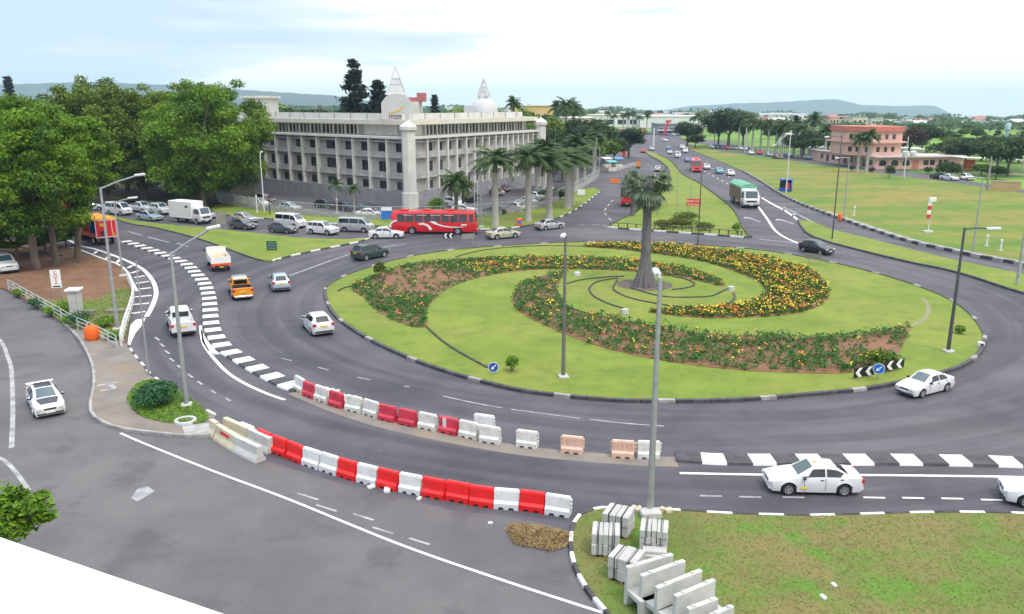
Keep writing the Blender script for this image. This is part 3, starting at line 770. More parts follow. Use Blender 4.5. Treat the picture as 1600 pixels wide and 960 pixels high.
# --- pink building
M_PINK = mat('pink wall', (.60, .36, .30), .85, scale=.4, col2=(.66, .42, .36), detail=6)
M_PINKD = mat('dark pink trim', (.50, .17, .13), .85, var=.1)
M_ROOFG = mat('pale flat roof', (.50, .45, .42), .9, var=.15, scale=.5)
A_, B_, C_ = G(1279, 252), G(1366, 265), G(1503, 263.5)
pk = thing('pink_building', B_, 0, 'pink three storey house with a long one storey arched wing across the field', 'building')
pa, pc = A_-B_, C_-B_
da, dc = pa.normalized(), pc.normalized()
na = Vector((da.y, -da.x, 0)); na = na if na.y < 0 else -na
nc = Vector((dc.y, -dc.x, 0)); nc = nc if nc.y < 0 else -nc
back = Vector((.05, 1, 0)) * 11
poly = [pa, Vector((0,0,0)), pc, pc+back, back*1.4, pa+back]
mb = MB(); mb.prism(poly, 0, 3.0); mb.build('wall', M_PINK, pk)
cen = sum(poly, Vector())/6
mb = MB(); mb.prism([p + (p-cen).normalized()*1.0 for p in poly], 3.0, 3.35, bottom=True); mb.build('roof', M_ROOFG, pk)
fa, fc = fac(da, na), fac(dc, nc)
La, Lc = pa.length, pc.length
for i in range(9):
    s = 2 + i*(La-4)/8.0
    mb = MB(); fbox(mb, fa, s-.85, s+.85, 0, .05, .4 if i % 3 == 1 else 1.0, 2.35); mb.build('window', M_WIN, pk)
for s, w, z0, arch in ((2.2, 1.0, .9, 1), (5.6, 1.0, .9, 1), (8.8, 1.0, .9, 1), (11.5, .9, .1, 0), (14.5, .7, 1.0, 0), (16.3, .7, 1.0, 0), (18.6, .45, .8, 0), (20.0, .45, .8, 0), (24.5, .9, 1.2, 0)):
    if s+w > Lc: continue
    mb = MB()
    if arch:
        pts = [(-w, z0), (w, z0), (w, 1.7)] + [(w*math.cos(a), 1.7+.75*math.sin(a)) for a in np.linspace(.3, math.pi-.3, 6)] + [(-w, 1.7)]
        vs = [fc(s+x, .05, z) for x, z in pts]; mb.add(vs, [tuple(range(len(vs)))])
    else: fbox(mb, fc, s-w, s+w, 0, .05, z0, 2.3)
    mb.build('door' if z0 < .5 else 'window', M_PINKD if z0 < .5 else M_WIN, pk)
# upper block
b0 = GY(1371, 219)-B_; 
e1 = (GY(1416, 222)-B_ - b0).normalized(); e2 = (GY(1328, 224)-B_ - b0).normalized()
l1 = (GY(1416, 222)-B_ - b0).length; l2 = (GY(1328, 224)-B_ - b0).length
def blockpoly(k): return [b0 - (e1+e2)*k*.3 + Vector((0,-k,0)), b0 + e1*(l1+k) + Vector((0,-k,0)), b0 + e1*(l1+k) + Vector((0, 11+k, 0)), b0 + e2*(l2+k) + Vector((0, 11+k, 0)), b0 + e2*(l2+k) + Vector((0,-k,0))]
mb = MB(); mb.prism(blockpoly(0), 3.3, 10.2); mb.build('upper_wall', M_PINK, pk)
mb = MB(); mb.prism(blockpoly(1.0), 6.6, 7.0, bottom=True); mb.build('balcony_slab', M_PINK, pk)
mb = MB(); mb.prism(blockpoly(.5), 9.6, 10.0, bottom=True); mb.prism(blockpoly(.3), 10.0, 10.9); mb.build('roof_parapet', M_PINKD, pk)
n1 = Vector((e1.y, -e1.x, 0)); n1 = n1 if n1.y < 0 else -n1
n2 = Vector((e2.y, -e2.x, 0)); n2 = n2 if n2.y < 0 else -n2
for f, o, L, ss in ((fac(e1, n1), b0, l1, (1.7, 4.2, 6.6)), (fac(e2, n2), b0, l2, (1.5, 4.0, 6.0))):
    for s in ss:
        for z in (4.3, 7.6):
            if s + .6 > L: continue
            g = lambda a, b, c, f=f, o=o: f(a, b, c) + o
            mb = MB(); fbox(mb, g, s-.5, s+.5, 0, .05, z, z+1.3); w_ = mb.build('window', M_WIN, pk)
for x, z in ((1424, 3.35), (1436, 3.35)):
    p = GY(x, 214)-B_
    mb = MB(); mb.lathe((p.x, p.y, z), [(.75, 0), (.8, .3), (.8, 1.3), (.5, 1.55), (.15, 1.6)], 12); mb.build('water_tank', M_WHITE, pk, smooth=40)

# --- far buildings
def far_building(name, x0, x1, Y, ybase, h, label, cat, mwall, mroof=None, depth=30, windows=0, group=None, base=0):
    a, b = GY(x0, Y), GY(x1, Y); z = ter((a.x+b.x)/2, Y)
    t = thing(name, ((a.x+b.x)/2, Y, z), 0, label, cat, group)
    w = (b.x-a.x)
    mb = MB(); mb.box((0, depth/2, h/2+base), (w, depth, h)); mb.build('wall', mwall, t)
    if mroof: 
        mb = MB(); mb.box((0, depth/2, h+base+.25), (w+1, depth+1, .5)); mb.build('roof', mroof, t)
    for i in range(windows):
        mb = MB(); mb.box((-w/2+(i+.5)*w/windows, -.02, h*.45), (w/windows*.7, .1, h*.4)); mb.build('window', M_WIN, t)
    return t
M_MALL = mat('mall white wall', (.70, .70, .68), .8, scale=.1, var=.06)
M_GREYB = mat('grey cladding', (.22, .23, .26), .6, scale=.1, var=.1)
M_MALLY = mat('sand coloured wall', (.62, .52, .36), .8, var=.1, scale=.1)
far_building('shopping_mall', 1000, 1112, 640, 195, 8.5, 'long white shopping mall far behind the motorway roundabout', 'shopping mall', M_MALL, M_MALL, 60)
far_building('shopping_mall', 925, 1001, 655, 195, 9.0, 'white mall wing left of the main hall, behind young palms', 'shopping mall', M_MALL, M_MALLY, 50, 4)
far_building('shopping_mall', 880, 930, 560, 195, 8.0, 'sand coloured low mall building behind the dark trees at centre left', 'shopping mall', M_MALLY, M_MALL, 40, 3)
far_building('shopping_mall', 1112, 1150, 650, 195, 6.5, 'low white shop end beyond the grey showroom, behind the large tree', 'shop', M_MALL, None, 40, 2)
gb = far_building('showroom_building', 1031, 1093, 470, 205, 6.0, 'grey flat roofed showroom with a white canopy band in front of the mall', 'showroom', M_GREYB, M_GREYB, 25, 8)
mb = MB(); mb.box((0, -1.2, 2.9), (24.5, 2.4, .5)); mb.build('canopy', M_MALL, gb)
p = GY(1042, 452, ter(0, 452))
pl = thing('advertising_pylon', p, 0, 'slanting red advertising pylon beside the grey showroom', 'pylon')
mb = MB(); mb.tube([(-1.2, 0, 0), (1.0, 0, 7.5)], .7, 4); mb.build('mast', mat('red sign', (.6, .03, .06), .5, var=.05), pl)
mb = MB(); mb.box((1.3, 0, 7.9), (3.0, .8, 1.2)); mb.build('sign_head', MATS['red sign'], pl)
far_building('warehouse', 798, 866, 520, 170, 16.0, 'long yellow ochre warehouse roofline left of the mall palms', 'warehouse', mat('ochre wall', (.60, .40, .16), .8, var=.1, scale=.1), M_MALL, 40, 6)
rd = far_building('apartment_block', 636, 654, 215, 170, 17.3, 'red brown topped white block rising behind the office roof dome', 'apartment block', M_WALLW, None, 10, 2)
M_RB = mat('red brown wall', (.42, .12, .12), .8, var=.1, scale=.3)
mb = MB(); mb.box((1.9, 4, 18.4), (1.9, 6, 2.2)); mb.build('stair_tower', M_RB, rd)
mb = MB(); mb.box((-.6, 4, 17.85), (3.0, 6, 1.1)); mb.build('upper_floor', M_RB, rd)
far_building('white_house', 380, 412, 190, 170, 18, 'pale white house glimpsed through the crowns left of the office building', 'house', M_WALLW, M_WALLW, 12, 3)
far_building('low_house', 1240, 1312, 330, 208, 4.6, 'white roofed low house left behind the pink building', 'house', M_MALL, M_MALL, 14, 4)
far_building('low_house', 1425, 1450, 255, 245, 3.0, 'white shed roof right behind the pink building', 'shed', M_MALL, M_MALL, 8, 1)
bl = far_building('blue_house', 1567, 1582, 300, 235, 4.0, 'bright blue house with a white gable roof at the right edge', 'house', mat('bright blue wall', (.03, .12, .42), .7, var=.1), None, 9, 1)
mb = MB(); mb.box((-4.2, 2, 3.6), (7.5, 7, .3), ry=R(-5)); mb.box((8, 2, 2.1), (12, 7, .3)); mb.box((0, 4.5, 4.15), (4.6, 9.6, .25)); mb.build('roof', M_MALL, bl)
mb = MB(); mb.box((-4.2, 3, 1.6), (6, 6, 3.2)); mb.box((8, 3, .95), (10.5, 6, 1.9)); mb.build('annex_wall', M_CONCD, bl)
sh = thing('open_shed', GY(1558, 212), 0, 'white sheet roof on posts among the trees at right', 'shed')
mb = MB(); mb.box((-4, 0, 3.3), (9, 5, .15), ry=R(2)); mb.box((4, 0, 3.1), (8, 5, .15), ry=R(5)); mb.build('roof', M_MALL, sh)
for x in (-8, 0, 7.5):
    mb = MB(); mb.box((x, -2, 1.6), (.2, .2, 3.2)); mb.build('post', M_CONC, sh)
mb = MB(); mb.box((-4.5, 1, 1.5), (2.2, 1.5, 2.4)); mb.build('stall', mat('orange red board', (.6, .1, .03), .7, var=.1), sh)
p = G(1570, 300); wl = thing('garden_wall', p, R(-14), 'tan rendered garden wall beside the right hand road', 'wall')
mb = MB(); mb.box((0, 0, 1.0), (5.2, .25, 2.0)); mb.build('wall', mat('tan render', (.42, .30, .15), .9, var=.1), wl); mb = MB(); mb.box((0, 0, 2.05), (5.4, .4, .1)); mb.build('coping', M_CONC, wl)
wtw = thing('water_tower', GY(1580, 400, ter(200, 400)), 0, 'pale blue water tower on the far right skyline', 'water tower')
mb = MB(); mb.lathe((0,0,0), [(.7, 0), (.7, 4.5), (1.2, 5), (1.3, 7.6), (.9, 8.2), (.2, 8.4)], 12); mb.build('tank', mat('pale blue paint', (.35, .48, .58), .6, var=.1), wtw, smooth=40)

# distant houses of the plain, small but each its own
house_walls = [mat('house wall %s' % n, c, .85, var=.1, scale=.3) for n, c in (('white', (.70,.70,.68)), ('cream', (.62,.55,.44)), ('pink', (.55,.36,.32)), ('grey', (.42,.43,.45)))]
house_roofs = [mat('house roof %s' % n, c, .85, var=.15, scale=.3) for n, c in (('pale', (.62,.62,.62)), ('grey', (.34,.35,.37)), ('red', (.36,.15,.12)))]
protos = []
for i in range(6):
    w, d, h = [(11,9,4), (15,10,7), (9,9,6.5), (22,12,5), (13,9,9), (30,14,6)][i]
    wm, rm = MB(), MB()
    wm.box((0,0,h/2), (w,d,h))
    if i % 2: rm.box((0,0,h+.2), (w+.8,d+.8,.4))
    else:
        rm.add([(-w/2-.5,-d/2-.5,h),(w/2+.5,-d/2-.5,h),(w/2+.5,d/2+.5,h),(-w/2-.5,d/2+.5,h),(-w/2-.5,0,h+2.2),(w/2+.5,0,h+2.2)], [(0,1,5,4),(2,3,4,5),(1,2,5),(3,0,4),(3,2,1,0)])
    wi = MB()
    for k in range(3): wi.box((-w/2+(k+.5)*w/3, -d/2-.03, h*.55), (w*.17, .1, h*.28))
    protos.append((wm.mesh('wall', house_walls[i % 4]), rm.mesh('roof', house_roofs[i % 3]), wi.mesh('window', M_WIN)))
hr = random.Random(11)
for k in range(290):
    Y = hr.choice([hr.uniform(800, 1100), hr.uniform(900, 1700), hr.uniform(1100, 2400)])
    px = hr.uniform(1040, 1640) if k > 90 else hr.uniform(700, 1160)
    if px < 1160 and Y < 800: Y += 420
    q = GY(px, Y); q.z = ter(q.x, q.y) - .2
    t = thing('distant_house', q, hr.uniform(-.6, .6), 'tiny pale house among trees on the distant plain', 'house', 'houses scattered over the distant plain')
    pr = protos[hr.randrange(6)]
    s = hr.uniform(.8, 1.3)
    for nm, me in zip(('wall', 'roof', 'window'), pr): link(nm, me, t).scale = (s,)*3

# --- the white parapet of the roof terrace the picture is taken from
e0, e1_ = G(-40, 826, 15.25), G(345, 958, 15.25)
dd = (e1_-e0).normalized(); nn = Vector((dd.y, -dd.x, 0)); nn = nn if nn.y < 0 else -nn
a, b = e0 - dd*3, e1_ + dd*3
pp = thing('parapet', (a+b)/2 - Vector((0,0,15.25)), 0, 'white painted terrace parapet in the bottom left corner', 'parapet')
cc = (a+b)/2
M_PARA = mat('white parapet paint', (.72, .72, .72), .6, scale=.8, coord='World', col2=(.80, .80, .80), detail=8, bump=.15, bscale=25, extra=[(2.2, .56, .72, (.50, .49, .46), .45, 8)])
A2, B2 = a-cc, b-cc
mb = MB(); mb.prism([(A2.x,A2.y),(B2.x,B2.y),(B2+nn*.62).xy[:],((A2+nn*.62).xy[:])], 15.05, 15.25, bottom=True); mb.build('coping', M_PARA, pp)
mb = MB(); mb.prism([((A2+nn*.08).xy[:]),((B2+nn*.08).xy[:]),((B2+nn*.5).xy[:]),((A2+nn*.5).xy[:])], 0, 15.05); mb.build('wall', M_PARA, pp)

# roadside stalls beside the left carriageway
for k, (x, y, c, l) in enumerate(((955, 268, (.10, .42, .42), 'teal roadside stall awning by the left carriageway'), (966, 262, (.08, .25, .5), 'blue roadside stall awning by the left carriageway'), (948, 262, (.55, .6, .55), 'pale roadside stall awning at the end of the boundary railing'))):
    t = thing('market_stall', G(x, y), .3, l, 'stall')
    mb = MB(); mb.box((0,0,2.5), (2.6, 2.4, .12), rx=R(8)); mb.build('awning', mat('awning %d' % k, c, .7, var=.1), t)
    for sx, sy in ((-1,-1),(1,-1),(1,1),(-1,1)):
        mb = MB(); mb.box((sx*1.2, sy*1.05, 1.25), (.07, .07, 2.5)); mb.build('post', M_FRAME, t)
    mb = MB(); mb.bbox((0,0,.5), (2.2, 1.2, .9), 0, 0, .05); mb.build('counter', M_CREAM, t)
# ================================================================== vehicles
def paint(name, col, metal=0, rough=.28):
    return mat('paint ' + name, col, rough, var=0, spec=.5, coat=.6, metal=metal)
P_WHITE = paint('white', (.64, .645, .66)); P_SILVER = paint('silver', (.45, .47, .49), .4); P_LBLUE = paint('pale blue', (.42, .50, .58), .3)
P_BLACK = paint('black', (.012, .013, .016)); P_GREY = paint('grey', (.09, .10, .12), .3); P_GREEN = paint('dark green', (.035, .07, .065), .3)
P_RED = paint('red', (.62, .012, .02)); P_ORANGE = paint('orange yellow', (.75, .27, .015)); P_CREAM = paint('champagne', (.52, .50, .38), .3)
P_MAROON = paint('maroon', (.10, .008, .02)); P_BLUE = paint('blue', (.02, .06, .30)); P_SKY = paint('sky blue', (.22, .50, .70)); P_TEAL = paint('teal', (.06, .33, .40))
M_UNDER = mat('underbody', (.02, .02, .02), .9, var=0)

class Body:
    def __init__(s, st, wheels, r, W):
        s.st = st; s.wheels = wheels; s.r = r; s.W = W
        s.x = [q[0] for q in st]
    def par(s, x):
        xs = s.x
        if x >= xs[0]: return s.st[0][1:]
        for a, b in zip(s.st, s.st[1:]):
            if a[0] >= x >= b[0]:
                t = 0 if a[0] == b[0] else (a[0]-x)/(a[0]-b[0])
                return tuple(p + (q-p)*t for p, q in zip(a[1:], b[1:]))
        return s.st[-1][1:]
    def sec(s, x):
        zs, ws, zm, wm, zb, wb, zr, wr = s.par(x)
        for xw in s.wheels:
            rr = s.r + .07
            if abs(x-xw) < rr: zs = max(zs, s.r + math.sqrt(rr*rr-(x-xw)**2))
        zm = max(zm, zs + .03); zb2 = max(zb, zm + .02)
        return [(0, zs), (ws, zs), (wm, zm), (wb, zb2), (wr, zr - .12*(zr-zb)), (wr-.10, zr), (0, zr+.02)]
    def shell(s):
        xs = set(s.x)
        for xw in s.wheels:
            rr = s.r + .07
            for a in np.linspace(0, math.pi, 9): xs.add(round(xw + rr*math.cos(a)*.999, 4))
            xs.add(xw+rr+.005); xs.add(xw-rr-.005)
        xs = sorted([x for x in xs if s.x[-1] <= x <= s.x[0]], reverse=True)
        mb = MB(); n = 12
        for x in xs:
            q = s.sec(x)
            ring = [(x, y, z) for y, z in q] + [(x, -y, z) for y, z in q[-2:0:-1]]
            mb.v += ring
        for i in range(len(xs)-1):
            for k in range(n): mb.f.append((i*n+k, (i+1)*n+k, (i+1)*n+(k+1) % n, i*n+(k+1) % n)); mb.m.append(0)
        mb.f += [tuple(range(n)), tuple(range((len(xs)-1)*n+n-1, (len(xs)-1)*n-1, -1))]; mb.m += [0, 0]
        return mb
    def side(s, x, t, sg, off=.012):
        q = s.sec(x); a, b = q[3], q[4]
        return Vector((x, sg*(a[0]+(b[0]-a[0])*t+off), a[1]+(b[1]-a[1])*t))
    def window(s, x0, x1, sg, t0=.12, t1=.9):
        mb = MB(); n = 5
        for i in range(n):
            x = x0+(x1-x0)*i/(n-1)
            mb.v += [tuple(s.side(x, t0, sg)), tuple(s.side(x, t1, sg))]
        for i in range(n-1):
            q = (2*i, 2*i+1, 2*i+3, 2*i+2); mb.f.append(q if sg > 0 else q[::-1]); mb.m.append(0)
        return mb
    def screen(s, x0, x1, k0=.07, k1=.93, wk=.93):
        """glass on the sloping top surface between two stations"""
        mb = MB(); up = 1 if x0 > x1 else -1
        d = Vector((x1-x0, 0, s.sec(x1)[5][1]-s.sec(x0)[5][1])).normalized()
        nrm = Vector((-d.z, 0, d.x)) if up < 0 else Vector((d.z, 0, -d.x))
        if nrm.z < 0 and abs(nrm.z) > .05: nrm = -nrm
        for k in (k0, k1):
            x = x0+(x1-x0)*k; q = s.sec(x)
            for y in (-1, -.6, 0, .6, 1):
                w = q[5][0]*wk; z = q[5][1] + (q[6][1]-q[5][1])*(1-abs(y))
                mb.v.append(tuple(Vector((x, y*w, z)) + nrm*.014))
        mb.f += [(i, i+1, i+6, i+5) for i in range(4)]; mb.m += [0]*4
        return mb

def wheel_meshes(r, w=.2):
    t = MB(); t.lathe((0,0,0), [(r*.62,-w/2),(r*.93,-w/2),(r,-w*.32),(r,w*.32),(r*.93,w/2),(r*.62,w/2)], 18, 'Y')
    m = MB(); m.lathe((0,0,0), [(.03, w/2+.012),(r*.3, w/2+.02),(r*.34, w/2-.01),(r*.55, w/2+.005),(r*.64, w/2+.012),(r*.66, w/2-.02)], 14, 'Y')
    for k in range(5):
        a = 2*math.pi*k/5; m.box((r*.40*math.cos(a), w/2+.008, r*.40*math.sin(a)), (r*.40, .03, r*.14), 0, 0, 0, -a)
    return t.mesh('wheel', M_RUBBER, 40), m.mesh('rim', M_CHROME)

PROTO = {}; BODY = {}
def proto(kind, st, wheels, r, W, wins, ws=None, rs=None, lampz=.62, tailz=.78, noplate=False, extra=None, tyre_w=.2, dual=False, nolamp=False, smooth=32):
    b = Body(st, wheels, r, W); parts = []
    def P(name, mb, m_, ch=None, loc=(0,0,0), rz=0, sm=None):
        me = mb if isinstance(mb, bpy.types.Mesh) else mb.mesh(name, m_, sm)
        parts.append((name, me, ch or [], loc, rz))
    P('body', b.shell().mesh('body', P_WHITE, smooth, True), None)
    if ws: P('windscreen', b.screen(*ws), M_GLASSB)
    if rs: P('rear_window', b.screen(*rs), M_GLASS)
    for x0, x1 in wins:
        for sg in (1, -1): P('side_window', b.window(x0, x1, sg), M_GLASS)
    tm, rm = wheel_meshes(r, tyre_w)
    for xw in wheels:
        for sg in (1, -1):
            P('wheel', tm, None, [('rim', rm)], (xw, sg*(W/2-tyre_w/2-.02), r), 0 if sg > 0 else math.pi)
    if not nolamp:
        xf = b.x[0]; xr = b.x[-1]
        wf = b.sec(xf-.06)[2][0]; wr_ = b.sec(xr+.06)[2][0]
        for sg in (1, -1):
            m = MB(); m.bbox((xf-.07, sg*(wf-.20), lampz), (.20, .34, .15), sg*-.32, 0, .02); P('headlight', m, M_HEADL)
            m = MB(); m.bbox((xr+.055, sg*(wr_-.12), tailz), (.16, .24, .20), sg*.25, 0, .02); P('tail_light', m, M_TAILL)
            xm = wins[0][0]-.02; zc = b.side(xm, .15, 1).z; yc = b.side(xm, .15, 1).y
            m = MB(); m.bbox((xm-.02, sg*(yc+.10), zc+.03), (.12, .2, .14), 0, 0, .03); P('wing_mirror', m, P_BLACK)
        m = MB(); m.box((xf-.005, 0, lampz-.02), (.05, .62, .10)); P('grille', m, M_PLAST)
        m = MB(); m.box((xf+.01, 0, lampz-.20), (.05, .5, .11)); P('number_plate', m, M_PLATE)
        m = MB(); m.box((xr-.012, 0, tailz-.12), (.04, .5, .12)); P('number_plate', m, M_PLATEY)
        m = MB(); m.bbox((xf-.05, 0, .33), (.16, W*.80, .10), 0, 0, .03); P('bumper', m, M_PLAST)
        m = MB(); m.bbox((xr+.05, 0, .38), (.16, W*.82, .14), 0, 0, .03); P('bumper', m, M_PLAST)
    m = MB(); m.box(((b.x[0]+b.x[-1])/2, 0, .24), ((b.x[0]-b.x[-1])*.88, W*.78, .24)); P('underbody', m, M_UNDER)  # car floor, made low and wide to deepen the shade beneath
    if not nolamp:                       # door gaps, handles and a rubbing strip
        for sg in (1, -1):
            m = MB(); xs_ = [wins[0][0]-.06] + [w[1]-.03 for w in wins[:2]]
            for x in xs_:
                if any(abs(x-xw) < r+.12 for xw in wheels): continue
                q = b.sec(x); pts = [Vector((x, sg*(q[k][0]+.004), q[k][1])) for k in (1, 2, 3)]
                pts[0] = pts[0].lerp(pts[1], .25)
                for a_, b_ in zip(pts, pts[1:]): m.add([a_+Vector((-.012,0,0)), a_+Vector((.012,0,0)), b_+Vector((.012,0,0)), b_+Vector((-.012,0,0))], [(0,1,2,3)])
            P('door_gap', m, M_PLAST)
            m = MB()
            for w_ in wins[:2]:
                x = w_[1]+.14; q = b.sec(x); z = q[2][1]+(q[3][1]-q[2][1])*.72; y = q[2][0]+(q[3][0]-q[2][0])*.72
                m.bbox((x, sg*(y+.012), z), (.17, .03, .045), 0, 0, .008)
            P('door_handle', m, M_PLAST)
    if extra: extra(P, b)
    PROTO[kind] = parts; BODY[kind] = b
    return b

proto('sedan', [(2.22,.30,.60,.46,.66,.60,.60,.62,.46),(2.10,.20,.72,.50,.80,.69,.74,.72,.62),(1.60,.19,.78,.54,.845,.80,.78,.83,.66),(.92,.19,.80,.55,.85,.90,.80,.93,.68),(.15,.19,.80,.55,.85,.93,.80,1.41,.58),(-.40,.19,.80,.55,.85,.94,.80,1.43,.58),(-.92,.19,.80,.55,.85,.94,.80,1.38,.57),(-1.58,.19,.79,.56,.85,.95,.79,.98,.66),(-2.08,.22,.74,.55,.82,.93,.74,.96,.62),(-2.22,.32,.64,.55,.70,.84,.64,.86,.50)],
      (1.34, -1.30), .31, 1.70, [(.68, -.36), (-.44, -1.30)], (.92, .15), (-1.58, -.92))
proto('hatch', [(1.95,.30,.58,.48,.64,.64,.58,.67,.46),(1.84,.20,.72,.52,.79,.74,.72,.78,.6),(1.40,.19,.77,.55,.83,.86,.76,.90,.64),(.90,.19,.79,.56,.84,.94,.78,.98,.66),(.05,.19,.79,.56,.84,.96,.78,1.46,.58),(-.5,.19,.79,.56,.84,.98,.78,1.47,.58),(-1.30,.19,.79,.56,.84,1.0,.78,1.40,.56),(-1.78,.20,.77,.57,.83,1.0,.75,1.02,.62),(-1.92,.24,.70,.58,.78,.92,.68,.94,.56),(-1.97,.34,.62,.6,.70,.84,.6,.86,.48)],
      (1.20, -1.20), .30, 1.68, [(.66, -.34), (-.42, -1.28)], (.90, .05), (-1.78, -1.30), lampz=.68, tailz=.9)
proto('suv', [(2.15,.36,.62,.56,.70,.78,.64,.82,.5),(2.03,.28,.76,.62,.84,.92,.78,.96,.66),(1.50,.27,.81,.66,.88,1.02,.82,1.06,.70),(.98,.27,.83,.68,.89,1.08,.83,1.11,.72),(.35,.27,.83,.68,.89,1.10,.83,1.68,.66),(-.6,.27,.83,.68,.89,1.10,.83,1.70,.66),(-1.72,.27,.83,.68,.89,1.10,.83,1.64,.64),(-2.02,.28,.82,.68,.88,1.08,.82,1.10,.70),(-2.15,.36,.74,.66,.80,.98,.74,1.0,.62)],
      (1.32, -1.30), .35, 1.80, [(.78, -.20), (-.28, -1.05), (-1.13, -1.72)], (.98, .35), (-2.02, -1.72), lampz=.80, tailz=1.0)
proto('minibus', [(2.36,.36,.66,.55,.74,.86,.70,.9,.56),(2.26,.28,.78,.60,.84,1.0,.80,1.04,.70),(2.00,.27,.80,.62,.85,1.12,.82,1.15,.72),(1.20,.27,.80,.62,.85,1.14,.82,1.93,.70),(0,.27,.80,.62,.85,1.14,.82,1.98,.70),(-2.14,.27,.80,.62,.85,1.14,.82,1.94,.70),(-2.30,.30,.79,.62,.84,1.12,.80,1.2,.72),(-2.36,.38,.74,.62,.80,1.0,.74,1.02,.62)],
      (1.45, -1.30), .33, 1.72, [(1.72, .78), (.68, -.55), (-.65, -2.05)], (2.00, 1.20), (-2.30, -2.14), lampz=.80, tailz=.85)
def bed_extra(P, b):
    m = MB(); m.box((-1.61, 0, .78), (1.68, 1.44, .05))
    for sg in (1, -1): m.box((-1.61, sg*.728, .93), (1.68, .04, .28))
    m.box((-.80, 0, .93), (.04, 1.44, .28)); m.box((-2.42, 0, .93), (.04, 1.44, .28))
    P('cargo_bed', m, M_PLAST)
proto('pickup', [(2.50,.42,.66,.62,.74,.84,.68,.88,.54),(2.38,.34,.78,.66,.86,.98,.80,1.02,.68),(1.80,.33,.82,.70,.88,1.04,.82,1.08,.70),(1.22,.33,.82,.70,.88,1.08,.82,1.12,.72),(.55,.33,.82,.70,.88,1.10,.82,1.70,.64),(-.40,.33,.82,.70,.88,1.10,.82,1.70,.64),(-.70,.33,.82,.70,.88,1.10,.82,1.55,.64),(-.74,.33,.82,.70,.88,1.10,.82,.72,.76),(-2.46,.33,.82,.70,.88,1.10,.82,.72,.76),(-2.50,.36,.82,.70,.88,1.10,.82,1.12,.76),(-2.58,.40,.78,.70,.84,1.08,.78,1.10,.72)],
      (1.58, -1.52), .36, 1.80, [(1.0, .12), (.04, -.62)], (1.22, .55), (-.74, -.70), lampz=.86, tailz=.92, extra=bed_extra)
# the rear glass of the cab stands almost upright, so it is set on its back wall
def cab_rear(parts_kind, x, z0, z1, w):
    ps = [p for p in PROTO[parts_kind] if p[0] != 'rear_window']
    m = MB(); m.box((x, 0, (z0+z1)/2), (.03, w, z1-z0)); ps.append(('rear_window', m.mesh('rear_window', M_GLASS), [], (0,0,0), 0)); PROTO[parts_kind] = ps
cab_rear('pickup', -.735, 1.14, 1.50, 1.12)

def cabst(xf, xb, H=2.35, w=1.0, zs=.45):
    return [(xf,zs+.05,w*.86,.80,w*.92,1.25,w*.9,1.28,w*.78),(xf-.10,zs,w*.94,.85,w*.99,1.36,w*.97,1.40,w*.86),(xf-.42,zs,w*.95,.85,w,1.40,w*.97,H,w*.86),(xb+.06,zs,w*.95,.85,w,1.40,w*.97,H,w*.86),(xb,zs+.03,w*.9,.85,w*.96,1.40,w*.92,H-.05,w*.82)]
def truck(kind, L, cabx, W, r, cargo, H=2.35, rear_axles=1):
    xf = L/2; xb = xf-cabx; wh = [xf-1.0] + [-xf+1.35+1.15*k for k in range(rear_axles)][::-1]
    def ex(P, b):
        m = MB(); m.box(((xb-xf)/2-.0, 0, .62), (abs(xb+xf), W*.42, .22)); P('chassis', m, M_PLAST)
        cargo(P, xf, xb, W)
        for sg in (1, -1):
            m = MB(); m.bbox((xf-.03, sg*(W*.40-.06), .82), (.10, .3, .17), 0, 0, .02); P('headlight', m, M_HEADL)
            m = MB(); m.bbox((-xf-.02, sg*(W*.40), .66), (.08, .26, .14), 0, 0, .02); P('tail_light', m, M_TAILL)
            m = MB(); m.bbox((xf-.25, sg*(W*.5+.16), 1.75), (.08, .18, .36), 0, 0, .02); P('wing_mirror', m, M_PLAST)
        m = MB(); m.bbox((xf-.02, 0, .52), (.16, W*.92, .22), 0, 0, .04); P('bumper', m, M_PLAST)
        m = MB(); m.box((xf-.01, 0, 1.02), (.08, W*.62, .22)); P('grille', m, M_PLAST)
        m = MB(); m.box((xf+.06, 0, .55), (.03, .5, .12)); P('number_plate', m, M_PLATE)
        m = MB(); m.box((-xf-.05, 0, .62), (.03, .5, .12)); P('number_plate', m, M_PLATEY)
    proto(kind, cabst(xf, xb, H, W/2), wh, r, W, [(xf-.32, xb+.25)], (xf-.10, xf-.42), None, extra=ex, tyre_w=.28, nolamp=True)
M_BOXW = mat('white box body', (.76, .76, .76), .5, var=.04, scale=1)
M_TARP = mat('green tarpaulin', (.09, .30, .20), .7, scale=1.2, col2=(.16, .42, .29), bump=.5, bscale=3)
M_SLAT = mat('brown slatted side', (.17, .11, .085), .8, scale=6, var=.35, stretch=(.2, .2, 6))
M_TREAR = mat('red orange tailboard', (.68, .10, .012), .5, var=.15, scale=3)
M_LOAD = mat('sand load', (.52, .32, .09), .95, scale=2.5, col2=(.62, .48, .25), bump=.8, bscale=6)
M_BLUEBAG = mat('blue bag', (.02, .10, .42), .8, var=.2, scale=4)
M_ADV = mat('red advert panel', (.70, .01, .02), .5, var=.1, scale=3)
M_ORROOF = mat('orange roof sheet', (.72, .30, .02), .6, var=.12, scale=2)
def c_box(P, xf, xb, W):
    x0, x1 = xb-.08, -xf
    m = MB(); m.bbox(((x0+x1)/2, 0, 1.95), (x0-x1, W+.08, 2.35), 0, 0, .05); P('cargo_box', m, M_BOXW)
    m = MB()
    for sg in (1, -1): m.box((x0-1.0, sg*(W/2+.05), 2.45), (.55, .03, .26))
    P('side_vent', m, M_PLAST)
truck('box_truck', 6.6, 1.65, 2.1, .38, c_box)
